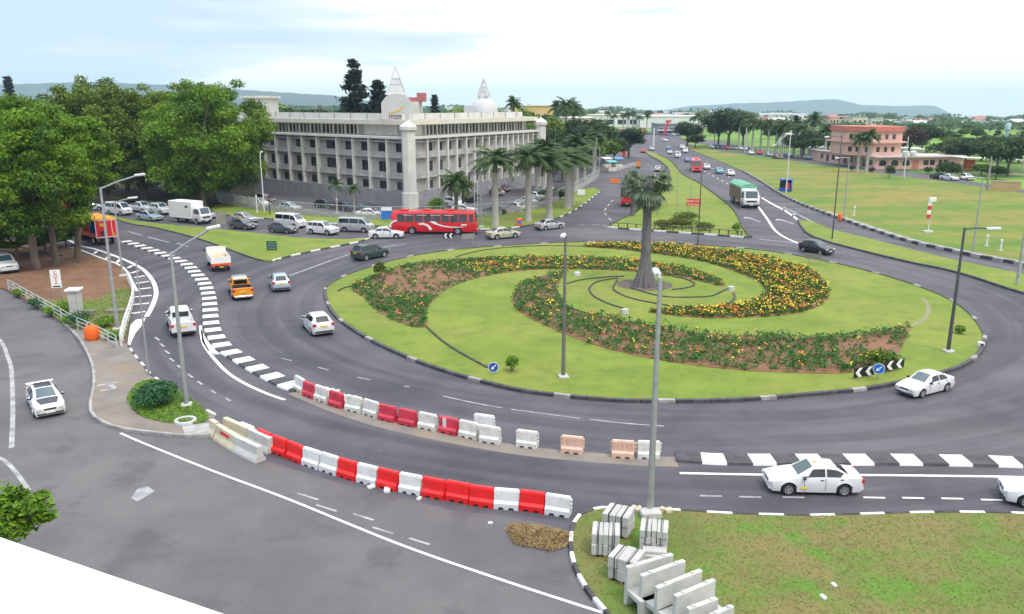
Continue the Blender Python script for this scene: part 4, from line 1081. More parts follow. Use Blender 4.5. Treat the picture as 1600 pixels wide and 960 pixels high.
def c_tarp(P, xf, xb, W):
    x0, x1 = xb-.1, -xf
    m = MB(); m.box(((x0+x1)/2, 0, 1.85), (x0-x1, W+.1, 1.9)); P('cargo_side', m, M_SLAT)
    prof = [(-W/2-.10, 2.75), (W/2+.10, 2.75), (W/2+.08, 3.0), (W*.25, 3.32), (0, 3.42), (-W*.25, 3.32), (-W/2-.08, 3.0)]
    m = MB(); m.extr(prof, x0-x1+.1, 0, Matrix.Translation(((x0+x1)/2, 0, 0)) @ Matrix.Rotation(R(90), 4, 'Z')); P('tarpaulin', m.mesh('tarpaulin', M_TARP, None, True), None)
    m = MB(); m.box((x0+.03, 0, 2.2), (.06, W*.95, 1.1)); P('headboard', m, M_BOXW)
truck('tarp_truck', 9.6, 2.0, 2.4, .50, c_tarp, 2.55, 2)
def c_tip(P, xf, xb, W):
    x0, x1 = xb-.15, -xf
    m = MB(); th = .07
    m.box(((x0+x1)/2, 0, 1.02), (x0-x1, W+.05, .10))
    for sg in (1, -1): m.box(((x0+x1)/2, sg*(W/2), 1.40), (x0-x1, th, .70))
    P('tipper_side', m, M_BOXW)
    m = MB(); m.box((x0-.03, 0, 1.62), (th, W+.12, 1.2)); m.box((x0-.03, 0, 2.24), (.10, W+.2, .1)); P('headboard', m, M_BOXW)
    m = MB(); m.box((x1+.03, 0, 1.42), (.08, W+.08, .74)); P('tailgate', m, M_BOXW)
    m = MB(); m.box((x1+.0, 0, .92), (.16, W+.02, .24)); P('tail_board', m, M_TREAR)
    m = MB(); n = 9
    for i in range(n):
        for j in range(7):
            m.v.append((x1+.15+(x0-x1-.3)*i/(n-1), (-.46+.92*j/6)*W, 1.18+.22*math.sin(i*1.7+j)*math.cos(j*1.3)+.22*math.sin(math.pi*j/6)*math.sin(math.pi*i/(n-1))))
    m.f = [(i*7+j, (i+1)*7+j, (i+1)*7+j+1, i*7+j+1) for i in range(n-1) for j in range(6)]; m.m = [0]*len(m.f)
    P('load', m.mesh('load', M_LOAD, 60), None)
    m = MB(); m.bbox((x1+1.1, .1, 1.45), (.6, .5, .3), .4, 0, .08); P('bag', m, M_BLUEBAG)
truck('tipper', 6.4, 1.75, 2.1, .40, c_tip, 2.15)
def c_open(P, xf, xb, W):
    x0, x1 = xb-.1, -xf
    m = MB(); m.box(((x0+x1)/2, 0, 1.0), (x0-x1, W, .14)); P('load_floor', m, M_TREAR)
    m = MB()
    for z in (1.15, 1.32):
        for sg in (1, -1): m.box(((x0+x1)/2, sg*W/2, z), (x0-x1, .05, .09))
    P('side_board', m, M_TREAR)
    m = MB(); m.bbox(((x0+x1)/2, 0, 3.12), (x0-x1+.15, W+.18, .22), 0, 0, .08); P('roof', m, M_ORROOF)
    m = MB()
    for sg in (1, -1):
        for k in range(4): m.box((x1+.05+(x0-x1-.1)*k/3, sg*(W/2-.03), 2.0), (.08, .08, 2.05))
    P('post', m, M_PLAST)
    m = MB(); m.box((x1-.03, 0, 1.98), (.08, W+.1, 2.05)); P('rear_panel', m, M_ADV)
    m = MB()
    for y, z, w, h in ((-W*.29, 2.0, .06, 2.0), (-W*.5, 2.0, .08, 2.1), (W*.5, 2.0, .08, 2.1), (0, .98, W, .1), (0, 3.0, W, .07)): m.box((x1-.08, y, z), (.03, w, h))
    P('panel_frame', m, M_BOXW)
    m = MB()
    for y, z, w, h, rx in ((.45, 2.5, .55, .35, .3), (.1, 1.35, .25, .35, 0), (-.8, 1.3, .3, .25, .2)): m.box((x1-.085, y, z), (.02, w, h), 0, 0, rx)
    P('advert_patch', m, mat('yellow advert patch', (.8, .42, .05), .5, var=.2, scale=4))
    m = MB(); m.lathe((x1-.09, .45, 1.5), [(.28, 0), (.26, .02)], 12, 'X'); P('advert_patch', m, M_PLAST)
    m = MB()
    for k in range(4): m.bbox((x0-1.2-k*1.0, .2 if k % 2 else -.25, 1.75), (.8, .75, 1.3), .1*k, 0, .08)
    P('crate_stack', m, M_BLUEBAG)
    m = MB(); m.box(((x0+x1)/2, .0, 2.0), (x0-x1-.3, .06, 1.9)); P('partition', m, M_PLAST)
truck('open_lorry', 8.2, 1.9, 2.35, .45, c_open, 2.5)
def c_cage(P, xf, xb, W):
    x0, x1 = xb-.1, -xf
    m = MB(); m.box((x1+.03, 0, 1.05), (.1, W, .55)); m.box(((x0+x1)/2, 0, 1.0), (x0-x1, W, .15)); P('tailgate', m, P_RED)
    m = MB()
    for y in np.linspace(-W/2, W/2, 6): m.box((x1+.03, y, 2.1), (.06, .06, 1.7))
    for sg in (1, -1):
        for k in range(6): m.box((x1+(x0-x1)*k/5, sg*W/2, 2.1), (.06, .06, 1.7))
    P('cage', m, M_DSTEEL)
    m = MB(); m.box(((x0+x1)/2, 0, 2.98), (x0-x1, W+.1, .3)); P('canopy', m, M_DSTEEL)
truck('cage_truck', 6.6, 1.7, 2.1, .40, c_cage, 2.3)

# bus
def bus_extra(P, b):
    for sg in (1, -1):
        m = MB(); m.bbox((5.55, sg*.92, .85), (.16, .36, .2), 0, 0, .03); P('headlight', m, M_HEADL)
        m = MB(); m.bbox((-5.55, sg*.98, 1.0), (.1, .2, .5), 0, 0, .03); P('tail_light', m, M_TAILL)
        m = MB(); m.bbox((5.55, sg*1.38, 2.1), (.1, .2, .4), 0, 0, .03); P('wing_mirror', m, M_PLAST)
        # white swoosh and broad arc painted along the side
        up = [(4.0, 1.02), (3.0, .92), (2.0, .93), (1.0, 1.08), (.0, 1.38), (-.6, 1.72)]
        lo = [(.2, 1.72), (.5, 1.42), (1.3, 1.18), (2.2, 1.06), (3.1, 1.03), (4.0, 1.06)]
        m = MB(); poly = up + lo
        m.extr(poly, .012, 0, Matrix.Translation((0, sg*1.238, 0))); P('side_graphic', m.mesh('side_graphic', M_BOXW, None, True), None)
        a = np.linspace(.1, 1.9, 9)
        poly = [(-1.6+1.35*math.cos(t), .5+1.0*math.sin(t)) for t in a] + [(-1.6+1.0*math.cos(t), .5+.78*math.sin(t)) for t in a[::-1]]
        m = MB(); m.extr(poly, .012, 0, Matrix.Translation((0, sg*1.238, 0))); P('side_graphic', m.mesh('side_graphic', M_BOXW, None, True), None)
        poly = [(-4.9+1.0*math.cos(t), .9+1.0*math.sin(t)) for t in np.linspace(1.5, 3.1, 7)] + [(-4.9+.8*math.cos(t), .9+.8*math.sin(t)) for t in np.linspace(3.1, 1.5, 7)]
        m = MB(); m.extr(poly, .012, 0, Matrix.Translation((0, sg*1.238, 0))); P('side_graphic', m.mesh('side_graphic', M_BOXW, None, True), None)
        m = MB(); m.box((3.95, sg*1.236, 1.28), (.75, .02, .18)); P('name_strip', m, M_BOXW)
        m = MB()
        for x in (-3.4, -1.6, .2, 2.0): m.box((x, sg*1.20, 2.52), (1.25, .03, .05))
        P('vent_frame', m, M_BOXW)
    m = MB(); m.bbox((5.58, 0, .55), (.16, 2.3, .26), 0, 0, .04); P('bumper', m, P_RED)
    m = MB(); m.box((5.63, 0, 1.0), (.05, 1.1, .28)); P('grille', m, M_PLAST)
    m = MB(); m.box((-5.66, 0, .75), (.04, .6, .16)); P('number_plate', m, M_PLATEY)
    m = MB()
    for x in (-4, -1, 2): m.bbox((x, 0, 3.12), (1.0, .9, .12), 0, 0, .04)
    P('roof_hatch', m, P_RED)
proto('bus', [(5.62,.42,1.02,.75,1.14,1.28,1.12,1.32,1.0),(5.54,.38,1.12,.8,1.22,1.42,1.20,1.46,1.08),(5.30,.36,1.14,.8,1.23,1.46,1.22,2.98,1.12),(0,.36,1.14,.8,1.23,1.46,1.22,3.02,1.12),(-5.48,.36,1.14,.8,1.23,1.46,1.22,2.98,1.12),(-5.58,.38,1.12,.8,1.22,1.5,1.2,1.9,1.08),(-5.64,.44,1.02,.8,1.14,1.3,1.1,1.34,1.0)],
      (3.1, -2.9), .48, 2.46, [(5.15, 4.62)] + [(4.35-1.16*k, 3.29-1.16*k) for k in range(8)], (5.54, 5.30), (-5.58, -5.48), extra=bus_extra, nolamp=True, tyre_w=.28)

def vehicle(kind, name, rear, front, pnt, label, cat, group=None, z=0.0, over=None, mid=None, scale=1):
    a, b = G(*rear, z), G(*front, z); d = b-a
    loc = (a+b)/2 if mid is None else G(*mid, z)
    return place_vehicle(kind, name, loc, math.atan2(d.y, d.x), pnt, label, cat, group, over, scale)
def place_vehicle(kind, name, loc, rz, pnt, label, cat, group=None, over=None, scale=1):
    root = thing(name, loc, rz, label, cat, group); over = over or {}
    root.scale = (scale,)*3
    for nm, me, ch, l, r_ in PROTO[kind]:
        o = link(nm, me, root); o.location = l; o.rotation_euler = (0, 0, r_)
        m_ = pnt if nm == 'body' else over.get(nm)
        if m_ is not None:
            o.material_slots[0].link = 'OBJECT'; o.material_slots[0].material = m_
        for cn, cme in ch: link(cn, cme, o)
    return root
V = vehicle
# ---- nearest traffic
def coupe_extra(P, b):
    m = MB(); m.bbox((-1.9, 0, 1.13), (.25, 1.5, .05), 0, 0, .015)
    for sg in (1, -1): m.box((-1.88, sg*.6, 1.03), (.12, .05, .18))
    P('rear_spoiler', m, P_WHITE)
    m = MB()                     # black bonnet and black roof sheet lying on the body
    for (xa, xb) in ((1.72, .98), (.0, -1.22)):
        o = len(m.v); n = 6
        for i in range(n):
            x = xa+(xb-xa)*i/(n-1); q = b.sec(x); w = q[5][0]*(.98 if xa < 1 else .78+.2*min(1, i/3))
            for y in (-1, -.5, 0, .5, 1): m.v.append((x, y*w, q[5][1]+(q[6][1]-q[5][1])*(1-abs(y))+.012))
        for i in range(n-1):
            for j in range(4): m.f.append((o+i*5+j, o+i*5+j+1, o+i*5+j+6, o+i*5+j+5)); m.m.append(0)
    P('black_panel', m, M_BLKPAN)
M_BLKPAN = mat('satin black panel', (.045, .045, .06), .35, var=0)
proto('coupe', [(2.05,.26,.58,.44,.66,.60,.60,.63,.46),(1.94,.18,.74,.48,.81,.70,.74,.74,.62),(1.45,.17,.79,.52,.85,.82,.78,.86,.66),(.92,.17,.80,.54,.86,.90,.79,.94,.68),(.05,.17,.80,.54,.86,.92,.79,1.34,.56),(-.5,.17,.80,.54,.86,.94,.79,1.36,.56),(-1.25,.17,.80,.54,.86,.95,.79,1.26,.55),(-1.80,.19,.78,.56,.85,.96,.77,1.0,.64),(-1.98,.24,.70,.56,.80,.90,.70,.93,.58),(-2.04,.34,.62,.58,.70,.82,.6,.84,.48)],
      (1.28, -1.24), .31, 1.72, [(.66, -.5), (-.6, -1.2)], (.92, .05), (-1.80, -1.25), lampz=.60, tailz=.8, extra=coupe_extra)
V('coupe', 'hatchback', (62, 617), (84, 660), P_WHITE, 'white hatchback with black bonnet, black roof and rear spoiler on the near left road', 'car', scale=.93)
V('suv', 'jeep', (-2, 416), (21, 431), P_WHITE, 'white jeep parked on the brown earth under the trees at the left edge', 'car', z=.1)
V('open_lorry', 'lorry', (174, 385), (128, 369.5), P_RED, 'red lorry with orange roof and red advert panel on its back', 'lorry')
V('pickup', 'pickup_truck', (290, 531), (277, 499), P_WHITE, 'white double cab pickup beside the zebra divider, seen from behind', 'pickup', over={'cargo_bed': P_WHITE})
V('tipper', 'tipper_truck', (350, 430), (334, 407), P_WHITE, 'white tipper truck with orange tailboard carrying a sandy load', 'truck', scale=.87)
V('pickup', 'pickup_truck', (382, 472), (370.5, 450), P_ORANGE, 'orange yellow pickup with silver roof and open black bed', 'pickup', over={'bumper': P_SILVER})
_op = [o for o in bpy.data.objects if o.get('label', '').startswith('orange yellow pickup')][0]
_b = BODY['pickup'].screen(.53, -.40, 0, 1, 1.0); _b2 = BODY['pickup'].screen(-.40, -.70, 0, .95, 1.0); _b.add(_b2.v, _b2.f); _b.build('roof_panel', P_LBLUE, _op)
V('hatch', 'hatchback', (442, 459), (433, 442), P_LBLUE, 'pale silver blue hatchback driving away between the orange pickup and the island', 'car')
V('hatch', 'hatchback', (507, 526), (486, 507), P_WHITE, 'white hatchback with yellow plate hugging the left edge of the round island', 'car')
V('suv', 'estate_car', (561, 407), (596, 400.5), P_GREEN, 'dark green estate car rounding the back left of the island', 'car')
V('sedan', 'sedan', (577, 372), (630, 371.5), P_WHITE, 'white sedan in front of the rear end of the red bus', 'car')
V('bus', 'bus', (613, 364), (748, 365), P_RED, 'long red bus with a white swoosh along its side', 'bus')
V('sedan', 'sedan', (764, 374), (807, 370), P_CREAM, 'champagne coloured sedan right of the red bus', 'car')
V('sedan', 'sedan', (841, 360), (875, 356), P_SILVER, 'silver sedan in front of the tall palm trunks, leaving to the right', 'car')
def merc_extra(P, b): pass
V('sedan', 'sedan', (1482, 602), (1404, 622), P_WHITE, 'white old sedan with dark front bumper passing the chevron boards', 'car', scale=.85)
tx = V('sedan', 'taxi', (1343, 765), (1192, 762), P_WHITE, 'white sedan with a small roof marker alone on the lower right road', 'car', scale=.90, over={'bumper': P_WHITE, 'wing_mirror': P_BLACK})
mb = MB(); mb.bbox((.0, .1, 1.50), (.10, .12, .08), 0, 0, .02); mb.build('roof_marker', mat('yellow marker', (.75, .6, .05), .5, var=0), tx)
for sg in (1, -1):
    mb = MB(); mb.box((.62, sg*.853, .42), (.30, .012, .12)); mb.build('door_sticker', MATS['yellow marker'], tx)
V('sedan', 'sedan', (1726, 800), (1572, 779), P_WHITE, 'white car nose entering the picture at the lower right edge', 'car', scale=.92)
V('hatch', 'hatchback', (1257, 392), (1294, 399), P_BLACK, 'black hatchback entering the roundabout from the upper right', 'car')
V('tarp_truck', 'lorry', (1150, 314), (1175, 327), P_WHITE, 'white lorry with brown sides under a green tarpaulin', 'lorry', scale=1.12)
# ---- the queue on the left
V('suv', 'suv', (481, 364), (529, 368), P_WHITE, 'white crossover car between the grey minibus and the dark hatchback in the queue', 'car')
V('minibus', 'minibus', (428, 352.5), (481, 358), P_WHITE, 'white minibus with dark windows in the queue, behind a dark hatchback', 'minibus')
V('hatch', 'hatchback', (420, 362), (466, 365.5), P_GREY, 'dark grey hatchback in front of the white minibus in the queue', 'car')
V('hatch', 'hatchback', (358, 355.5), (403, 360), P_GREY, 'dark blue grey hatchback between the box truck and the minibus', 'car')
V('sedan', 'sedan', (360, 345), (404, 349.5), P_SILVER, 'silver sedan in the far lane beyond the dark blue grey hatchback', 'car')
V('box_truck', 'box_truck', (268, 345), (331, 351.5), P_WHITE, 'white box truck with a plain cargo body in the queue', 'truck')
V('sedan', 'sedan', (214, 342), (255, 346.5), P_LBLUE, 'pale blue sedan in the near lane left of the box truck', 'car')
V('minibus', 'minibus', (162, 333), (211, 338), P_WHITE, 'white high roofed minibus at the left end of the queue by the dark trees', 'minibus')
V('pickup', 'pickup_truck', (203, 329), (242, 334), P_WHITE, 'white pickup in the far lane just right of the leftmost minibus', 'pickup')
V('suv', 'suv', (232, 331.5), (271, 337), P_WHITE, 'white off roader in the far lane half hidden by the box truck', 'car')
V('sedan', 'sedan', (300, 338), (341, 343), P_LBLUE, 'pale blue grey sedan whose nose shows beyond the box truck cab', 'car')
V('minibus', 'minibus', (530, 361), (583, 363), P_SILVER, 'silver and dark grey minibus behind the white sedan, left of the red bus', 'minibus', over={'bumper': P_GREY, 'underbody': P_GREY})
V('hatch', 'hatchback', (70, 348), (91, 346), P_SKY, 'blue hatchback seen between the trunks of the left trees', 'car')
V('suv', 'suv', (96, 327), (125, 325), P_WHITE, 'white car behind the slim left trunk, on the road beyond the trees', 'car')
V('minibus', 'minibus', (52, 324), (84, 322), P_WHITE, 'white van behind the left trees, at the far end of the queue', 'van')
V('sedan', 'sedan', (128, 329), (156, 328), P_WHITE, 'white sedan behind the leaning trunk, left of the high roofed minibus', 'car')
# ---- car park of the office
pk_ = 0
V('sedan', 'sedan', (556, 340), (602, 340.5), P_WHITE, 'white sedan parked inside the railing beside the blue board', 'car')
V('hatch', 'hatchback', (497, 324), (522, 326), P_BLACK, 'black car parked below the two small palms, leftmost of three', 'car')
V('hatch', 'hatchback', (531, 329), (553, 331), P_BLACK, 'black car parked right behind the second small palm', 'car')
V('sedan', 'sedan', (553, 331.5), (580, 333.5), P_GREY, 'dark sedan parked by the office plinth left of the blue board', 'car')
V('sedan', 'sedan', (400, 314), (426, 317), P_MAROON, 'dark maroon car parked under the left end of the office building', 'car')
V('hatch', 'hatchback', (396, 322), (419, 325), P_WHITE, 'white car parked behind the pale panel wall', 'car')
V('hatch', 'hatchback', (440, 329), (468, 331.5), P_SILVER, 'silver car parked inside the railing, below the left wing', 'car')
V('suv', 'suv', (700, 322), (722, 326), P_WHITE, 'white off roader parked behind the red bus, beside the round bush', 'car')
V('suv', 'suv', (730, 318), (744, 312), P_BLACK, 'black off roader parked among the flagpoles behind the bus', 'car')
V('hatch', 'hatchback', (712, 333), (738, 334), P_WHITE, 'white roof of a car parked right behind the red bus roof', 'car')
cars = [('sedan', (768, 302), (784, 306), P_WHITE, 'white sedan parked nearest in the row against the office side'),
        ('hatch', (777, 297), (795, 301), P_MAROON, 'maroon hatchback parked second in the row against the office side'),
        ('sedan', (788, 291), (806, 295), P_MAROON, 'dark red sedan parked in the middle of the row against the office side'),
        ('hatch', (797, 285), (814, 289), P_BLACK, 'black hatchback parked left of the blue car by the office side'),
        ('sedan', (808, 280), (826, 284), P_BLUE, 'dark blue sedan parked next to the sky blue one'),
        ('sedan', (820, 277), (840, 281), P_SKY, 'sky blue sedan parked by the office side'),
        ('hatch', (832, 271), (848, 274), P_SILVER, 'silver hatchback parked beyond the sky blue sedan'),
        ('hatch', (841, 266), (856, 269), P_GREY, 'grey hatchback parked at the far end of the office side row'),
        ('hatch', (823, 333), (788, 327), P_SILVER, 'silver hatchback parked along the railing between the palm trunks'),
        ('sedan', (840, 323), (806, 318), P_WHITE, 'white sedan parked along the railing behind the second tall palm'),
        ('sedan', (850, 314), (822, 310), P_WHITE, 'white sedan parked along the railing, second from its far end'),
        ('suv', (864, 306), (838, 302), P_WHITE, 'white off roader parked along the railing left of the trimmed hedge'),
        ('hatch', (790, 336), (757, 334), P_GREEN, 'dark green hatchback parked along the railing by the first tall palm')]
for k, a, b, p, l in cars: V(k, {'sedan': 'sedan', 'hatch': 'hatchback', 'suv': 'suv'}[k], a, b, p, l, 'car')
# ---- far roads
V('cage_truck', 'cage_truck', (978, 327.5), (984, 314), P_RED, 'truck with dark cage and red tailgate leaving past the palms', 'truck')
fb = V('bus', 'bus', (1083, 262), (1091, 273), P_RED, 'red bus coming head on along the far dual carriageway', 'bus')
far = [('sedan', (1098, 261), (1110, 268), P_WHITE, 'white sedan beside the oncoming far red bus'),
       ('hatch', (1117, 268), (1131, 275), P_TEAL, 'teal hatchback between the far red bus and the green tarpaulin lorry'),
       ('sedan', (1133, 271), (1149, 278), P_WHITE, 'white sedan just beyond the green tarpaulin lorry'),
       ('hatch', (1070, 251), (1079, 256), P_BLUE, 'dark blue hatchback just beyond the far red bus'),
       ('minibus', (1055, 244), (1062, 249), P_WHITE, 'white van oncoming on the far carriageway, nearest of three white ones'),
       ('minibus', (1066, 236), (1075, 242), P_WHITE, 'white van on the grass side of the far carriageway'),
       ('suv', (1062, 231), (1070, 235), P_WHITE, 'white car highest on the far carriageway beside the dark bush tree'),
       ('hatch', (1042, 232), (1047, 236), P_BLUE, 'blue car far up the carriageway in front of the showroom'),
       ('hatch', (1043, 239), (1050, 243), P_SILVER, 'silver car behind the nearest white van of the far carriageway'),
       ('sedan', (1014, 234), (1022, 236), P_SILVER, 'silver sedan leaving beside the far red car'),
       ('sedan', (1003, 241), (1007, 237), P_RED, 'red car leaving on the left carriageway near the mall'),
       ('hatch', (1027, 271), (1027.5, 265), P_SILVER, 'silver hatchback leaving above the palm crown'),
       ('sedan', (1030, 221), (1046, 222), P_WHITE, 'white sedan crossing on the small far roundabout')]
for k, a, b, p, l in far: V(k, {'sedan': 'sedan', 'hatch': 'hatchback', 'suv': 'suv', 'minibus': 'van'}[k], a, b, p, l, 'car' if k != 'minibus' else 'van')
# mall car park: small and alike
mr = random.Random(4)
cols = [P_WHITE, P_SILVER, P_RED, P_GREY, P_WHITE, P_SILVER, P_BLUE]
for k in range(34):
    px, py = mr.uniform(970, 1070), mr.uniform(203, 213)
    V(mr.choice(['sedan', 'hatch', 'suv']), 'parked_car', (px, py), (px+4, py+mr.uniform(-.3, .3)), cols[k % 7], 'tiny parked car in the crowded mall car park far behind', 'car', 'cars parked in front of the mall')
pinkcars = [('sedan', (1166, 240), (1180, 243), P_WHITE, 'white sedan parked leftmost under the row of palms by the pink house lane'), ('hatch', (1180, 240), (1192, 243), P_RED, 'red hatchback parked under the row of palms by the pink house lane'),
            ('sedan', (1194, 243), (1209, 246), P_SILVER, 'silver sedan parked second from the right before the dark trees'), ('hatch', (1206, 248), (1222, 250), P_MAROON, 'maroon hatchback parked on the lane left of the tall lamp post'),
            ('sedan', (1222, 244), (1240, 247), P_BLUE, 'blue sedan parked right of the tall lamp post by the lane'), ('suv', (1258, 249), (1275, 250), P_SILVER, 'silver off roader parked at the left end of the pink house'),
            ('sedan', (1458, 279), (1478, 281), P_BLACK, 'black sedan parked by the round tree right of the pink house'), ('sedan', (1474, 281), (1492, 283), P_WHITE, 'white sedan parked beside the black one right of the pink house'), ('hatch', (1501, 280), (1520, 283), P_WHITE, 'white hatchback parked rightmost on the lane beyond the field')]
for k, a, b, p, l in pinkcars: V(k, {'sedan': 'sedan', 'hatch': 'hatchback', 'suv': 'suv'}[k], a, b, p, l, 'car')
for k in range(9):
    px = 1110 + k*7.5
    V(['sedan', 'hatch'][k % 2], 'parked_car', (px, 231.5+k*.5), (px+5, 232.2+k*.5), cols[(k*3) % 7], 'small parked car in the line under the far palms', 'car', 'cars parked under the far palms')
# ================================================================== street furniture
def atY(px, py, Y):
    x, y = px-800, py-480
    fw = F*math.cos(PITCH) - y*math.sin(PITCH); dn = F*math.sin(PITCH) + y*math.cos(PITCH)
    t = Y/fw
    return Vector((x*t, Y, CAMH-dn*t))
M_LAMP = mat('lamp housing', (.62, .63, .64), .4, var=0)
M_LENS = mat('lamp lens', (.6, .6, .58), .15, var=0)
def lamp(bx, by, top, arm=None, label='', r=.085, mp=None, name='street_lamp', base=True, headlen=.75, z0=.1, cat='street lamp', r2=None, group=None):
    mp = mp or M_STEEL
    B = G(bx, by, 0); t = thing(name, B, 0, label, cat, group)
    zt = HT(bx, by, top)
    mb = MB(); mb.tube([(0,0,0), (0,0,zt*.35), (0,0,zt)], [r*1.35, r*1.1, r2 or r*.7], 10); mb.build('pole', mp, t, 40)
    if base:
        mb = MB(); mb.bbox((0,0,.11), (.62,.62,.30), .2, 0, .06); mb.build('base', M_CONC, t)
    if arm:
        E_ = atY(arm[0], arm[1], B.y) - B
        d = Vector((E_.x, 0, 0)).normalized() if abs(E_.x) > .3 else Vector((0, 1, 0))
        if abs(E_.x) <= .3: E_.y += 1.2*(arm[2] if len(arm) > 2 else 1)
        s = Vector((0,0,zt-.1)); e = E_ - (E_-s).normalized()*headlen*.4
        mb = MB(); mb.tube([s, s.lerp(e, .5) + Vector((0,0,.06)), e], r*.55, 8); mb.build('arm', mp, t, 40)
        dir_ = (e-s); dir_.z *= .35; dir_.normalize()
        rz = math.atan2(dir_.y, dir_.x); ry = -math.asin(dir_.z)
        mb = MB(); mb.bbox((0,0,0), (headlen, .28, .14), 0, 0, .05)
        M4 = Matrix.Translation(E_) @ Matrix.Rotation(rz, 4, 'Z') @ Matrix.Rotation(ry, 4, 'Y')
        me = mb.mesh('lamp_head', M_LAMP); me.transform(M4); hd = link('lamp_head', me, t)
        mb = MB(); mb.bbox((headlen*.08,0,-.085), (headlen*.6, .2, .06), 0, 0, .03); me = mb.mesh('lens', M_LENS); me.transform(M4); link('lens', me, hd)
    return t
lamp(292, 637, 395, (333, 355), 'grey street lamp with a slanting arm beside the round bush on the left corner', .11)
lamp(184, 517, 293, (218, 273), 'grey street lamp nearest the curved white guard rail', .11)
lamp(192, 433, 316, (207, 309), 'shorter grey street lamp on a white pad behind the curved guard rail', .09, headlen=.95)
lamp(107, 373, 273, (131, 257), 'grey street lamp half lost among the left trees', .09, headlen=.9)
lamp(880, 592, 362, (878, 363, -1), 'brown grey lamp post on the lawn in front of the island flower beds', .10, mat('brown grey pole', (.17, .155, .15), .6, metal=.2, var=.2, scale=2), headlen=.9)
lamp(1015, 806, 434, (1034, 434, 1), 'tall grey street lamp standing by the pallets of kerb stones', .12, headlen=.85)
lamp(1481, 552, 356, (1552, 357), 'dark lamp post with a level arm at the right end of the island', .10, M_DSTEEL, headlen=.95)
lamp(1090, 385, 268, None, 'thin black pole beside the red two line sign on the far median', .07, M_DSTEEL, 'signal_pole', base=False, cat='pole')
lamp(1300, 375, 212, (1292, 214), 'tall thin dark pole on the long grass strip at right', .07, M_DSTEEL, base=False, headlen=.6)
lamp(1318, 342, 246, (1308, 247), 'pale pole beside the orange bin at the edge of the field', .09, base=False, headlen=.6)
lamp(1228, 303, 204, (1210, 227), 'tall white lamp post standing next to the blue kiosk', .10, M_LAMP, base=False, headlen=.9)
lamp(1520, 393, 277, (1506, 277), 'pale lamp post in the field at right, arm pointing left', .09, base=False, headlen=.7)
lamp(1589, 446, 335, None, 'thick grey post at the right edge on the grass strip', .13, M_CONCD, base=False, name='utility_pole', cat='pole')
lamp(1542, 298, 245, None, 'wooden utility pole by the tan garden wall', .2, mat('weathered wood', (.30, .28, .25), .9, var=.15), base=False, name='utility_pole', cat='pole', r2=.13)
lamp(1412, 279, 214, None, 'pale utility pole in front of the right half of the pink house', .11, M_LAMP, base=False, name='utility_pole', cat='pole', r2=.1)
lamp(1164, 238, 200, None, 'white floodlight post in front of the big dark green tree', .16, M_LAMP, base=False, name='flagpole', cat='pole', r2=.14)
t_ = lamp(1116, 229, 196, None, 'white post on a white block left of the big dark green tree', .2, M_LAMP, base=False, name='flagpole', cat='pole', r2=.16)
mb = MB(); mb.bbox((0,0,.6), (2.4, 2.0, 1.2), 0, 0, .2); mb.build('plinth', M_WHITE, t_)
lamp(422, 336, 258, None, 'dark lamp post inside the railing below the left wing of the office', .08, M_DSTEEL, base=False, name='utility_pole', cat='pole')
lamp(413, 333, 240, (405, 238), 'white lamp post rising in front of the left end of the office', .09, M_LAMP, base=False, headlen=.7)
lamp(233, 590, 408, None, 'thin bare grey pole at the kerb above the round bush', .055, M_STEEL, base=False, name='utility_pole', cat='pole')
lamp(752, 356, 270, None, 'thin grey pole right beside the front of the red bus', .08, base=True, name='utility_pole', cat='pole')
for x, l in ((742, 'left'), (746.5, 'right')): lamp(x, 345, 281, None, 'white flagpole behind the red bus, %s of a pair' % l, .06, M_LAMP, base=False, name='flagpole', cat='flagpole')
lamp(936, 279, 231, (922, 231), 'grey lamp post at the far end of the boundary railing', .1, base=False, headlen=.8)
lamp(930, 290, 215, None, 'grey utility pole rising through the trees at centre', .09, base=False, name='utility_pole', cat='pole')
for x, y, t_, l in ((1056, 345, 235, 'thin green grey pole on the far median left of the red sign'), (1078, 330, 262, 'thin pole directly left of the red two line sign')): lamp(x, y, t_, None, l, .05, M_STEEL, base=False, name='utility_pole', cat='pole')
lamp(972, 250, 215, None, 'pale pole beside the red banner left of the far carriageway', .09, base=False, name='utility_pole', cat='pole')
lamp(1021, 228, 200, None, 'broad white sign post at the far small roundabout', .35, M_LAMP, base=False, name='sign_post', cat='post', r2=.35)
for x, y, top, l in ((402, 333, 305, 'short white post with a round top by the pale panel wall'), (527, 333, 309, 'short white post in front of the first small palm'), (1541, 386, 367, 'short white marker post in the field, left one of the right hand pair'), (1334, 338, 322, 'short white marker post in the field left of the striped post'), (1563, 393, 374, 'white marker post in the field near the right edge, right one of the pair')):
    B = G(x, y); h = HT(x, y, top); t = thing('marker_post', B, 0, l, 'post')
    mb = MB(); mb.lathe((0,0,0), [(.10, 0), (.09, h*.8), (.14, h*.82), (.15, h*.93), (.08, h)], 10); mb.build('shaft', M_WHITE, t, 40)
    mb = MB(); mb.lathe((0,0,0), [(.3, 0), (.3, .15)], 10); mb.build('foot', M_CONC, t)

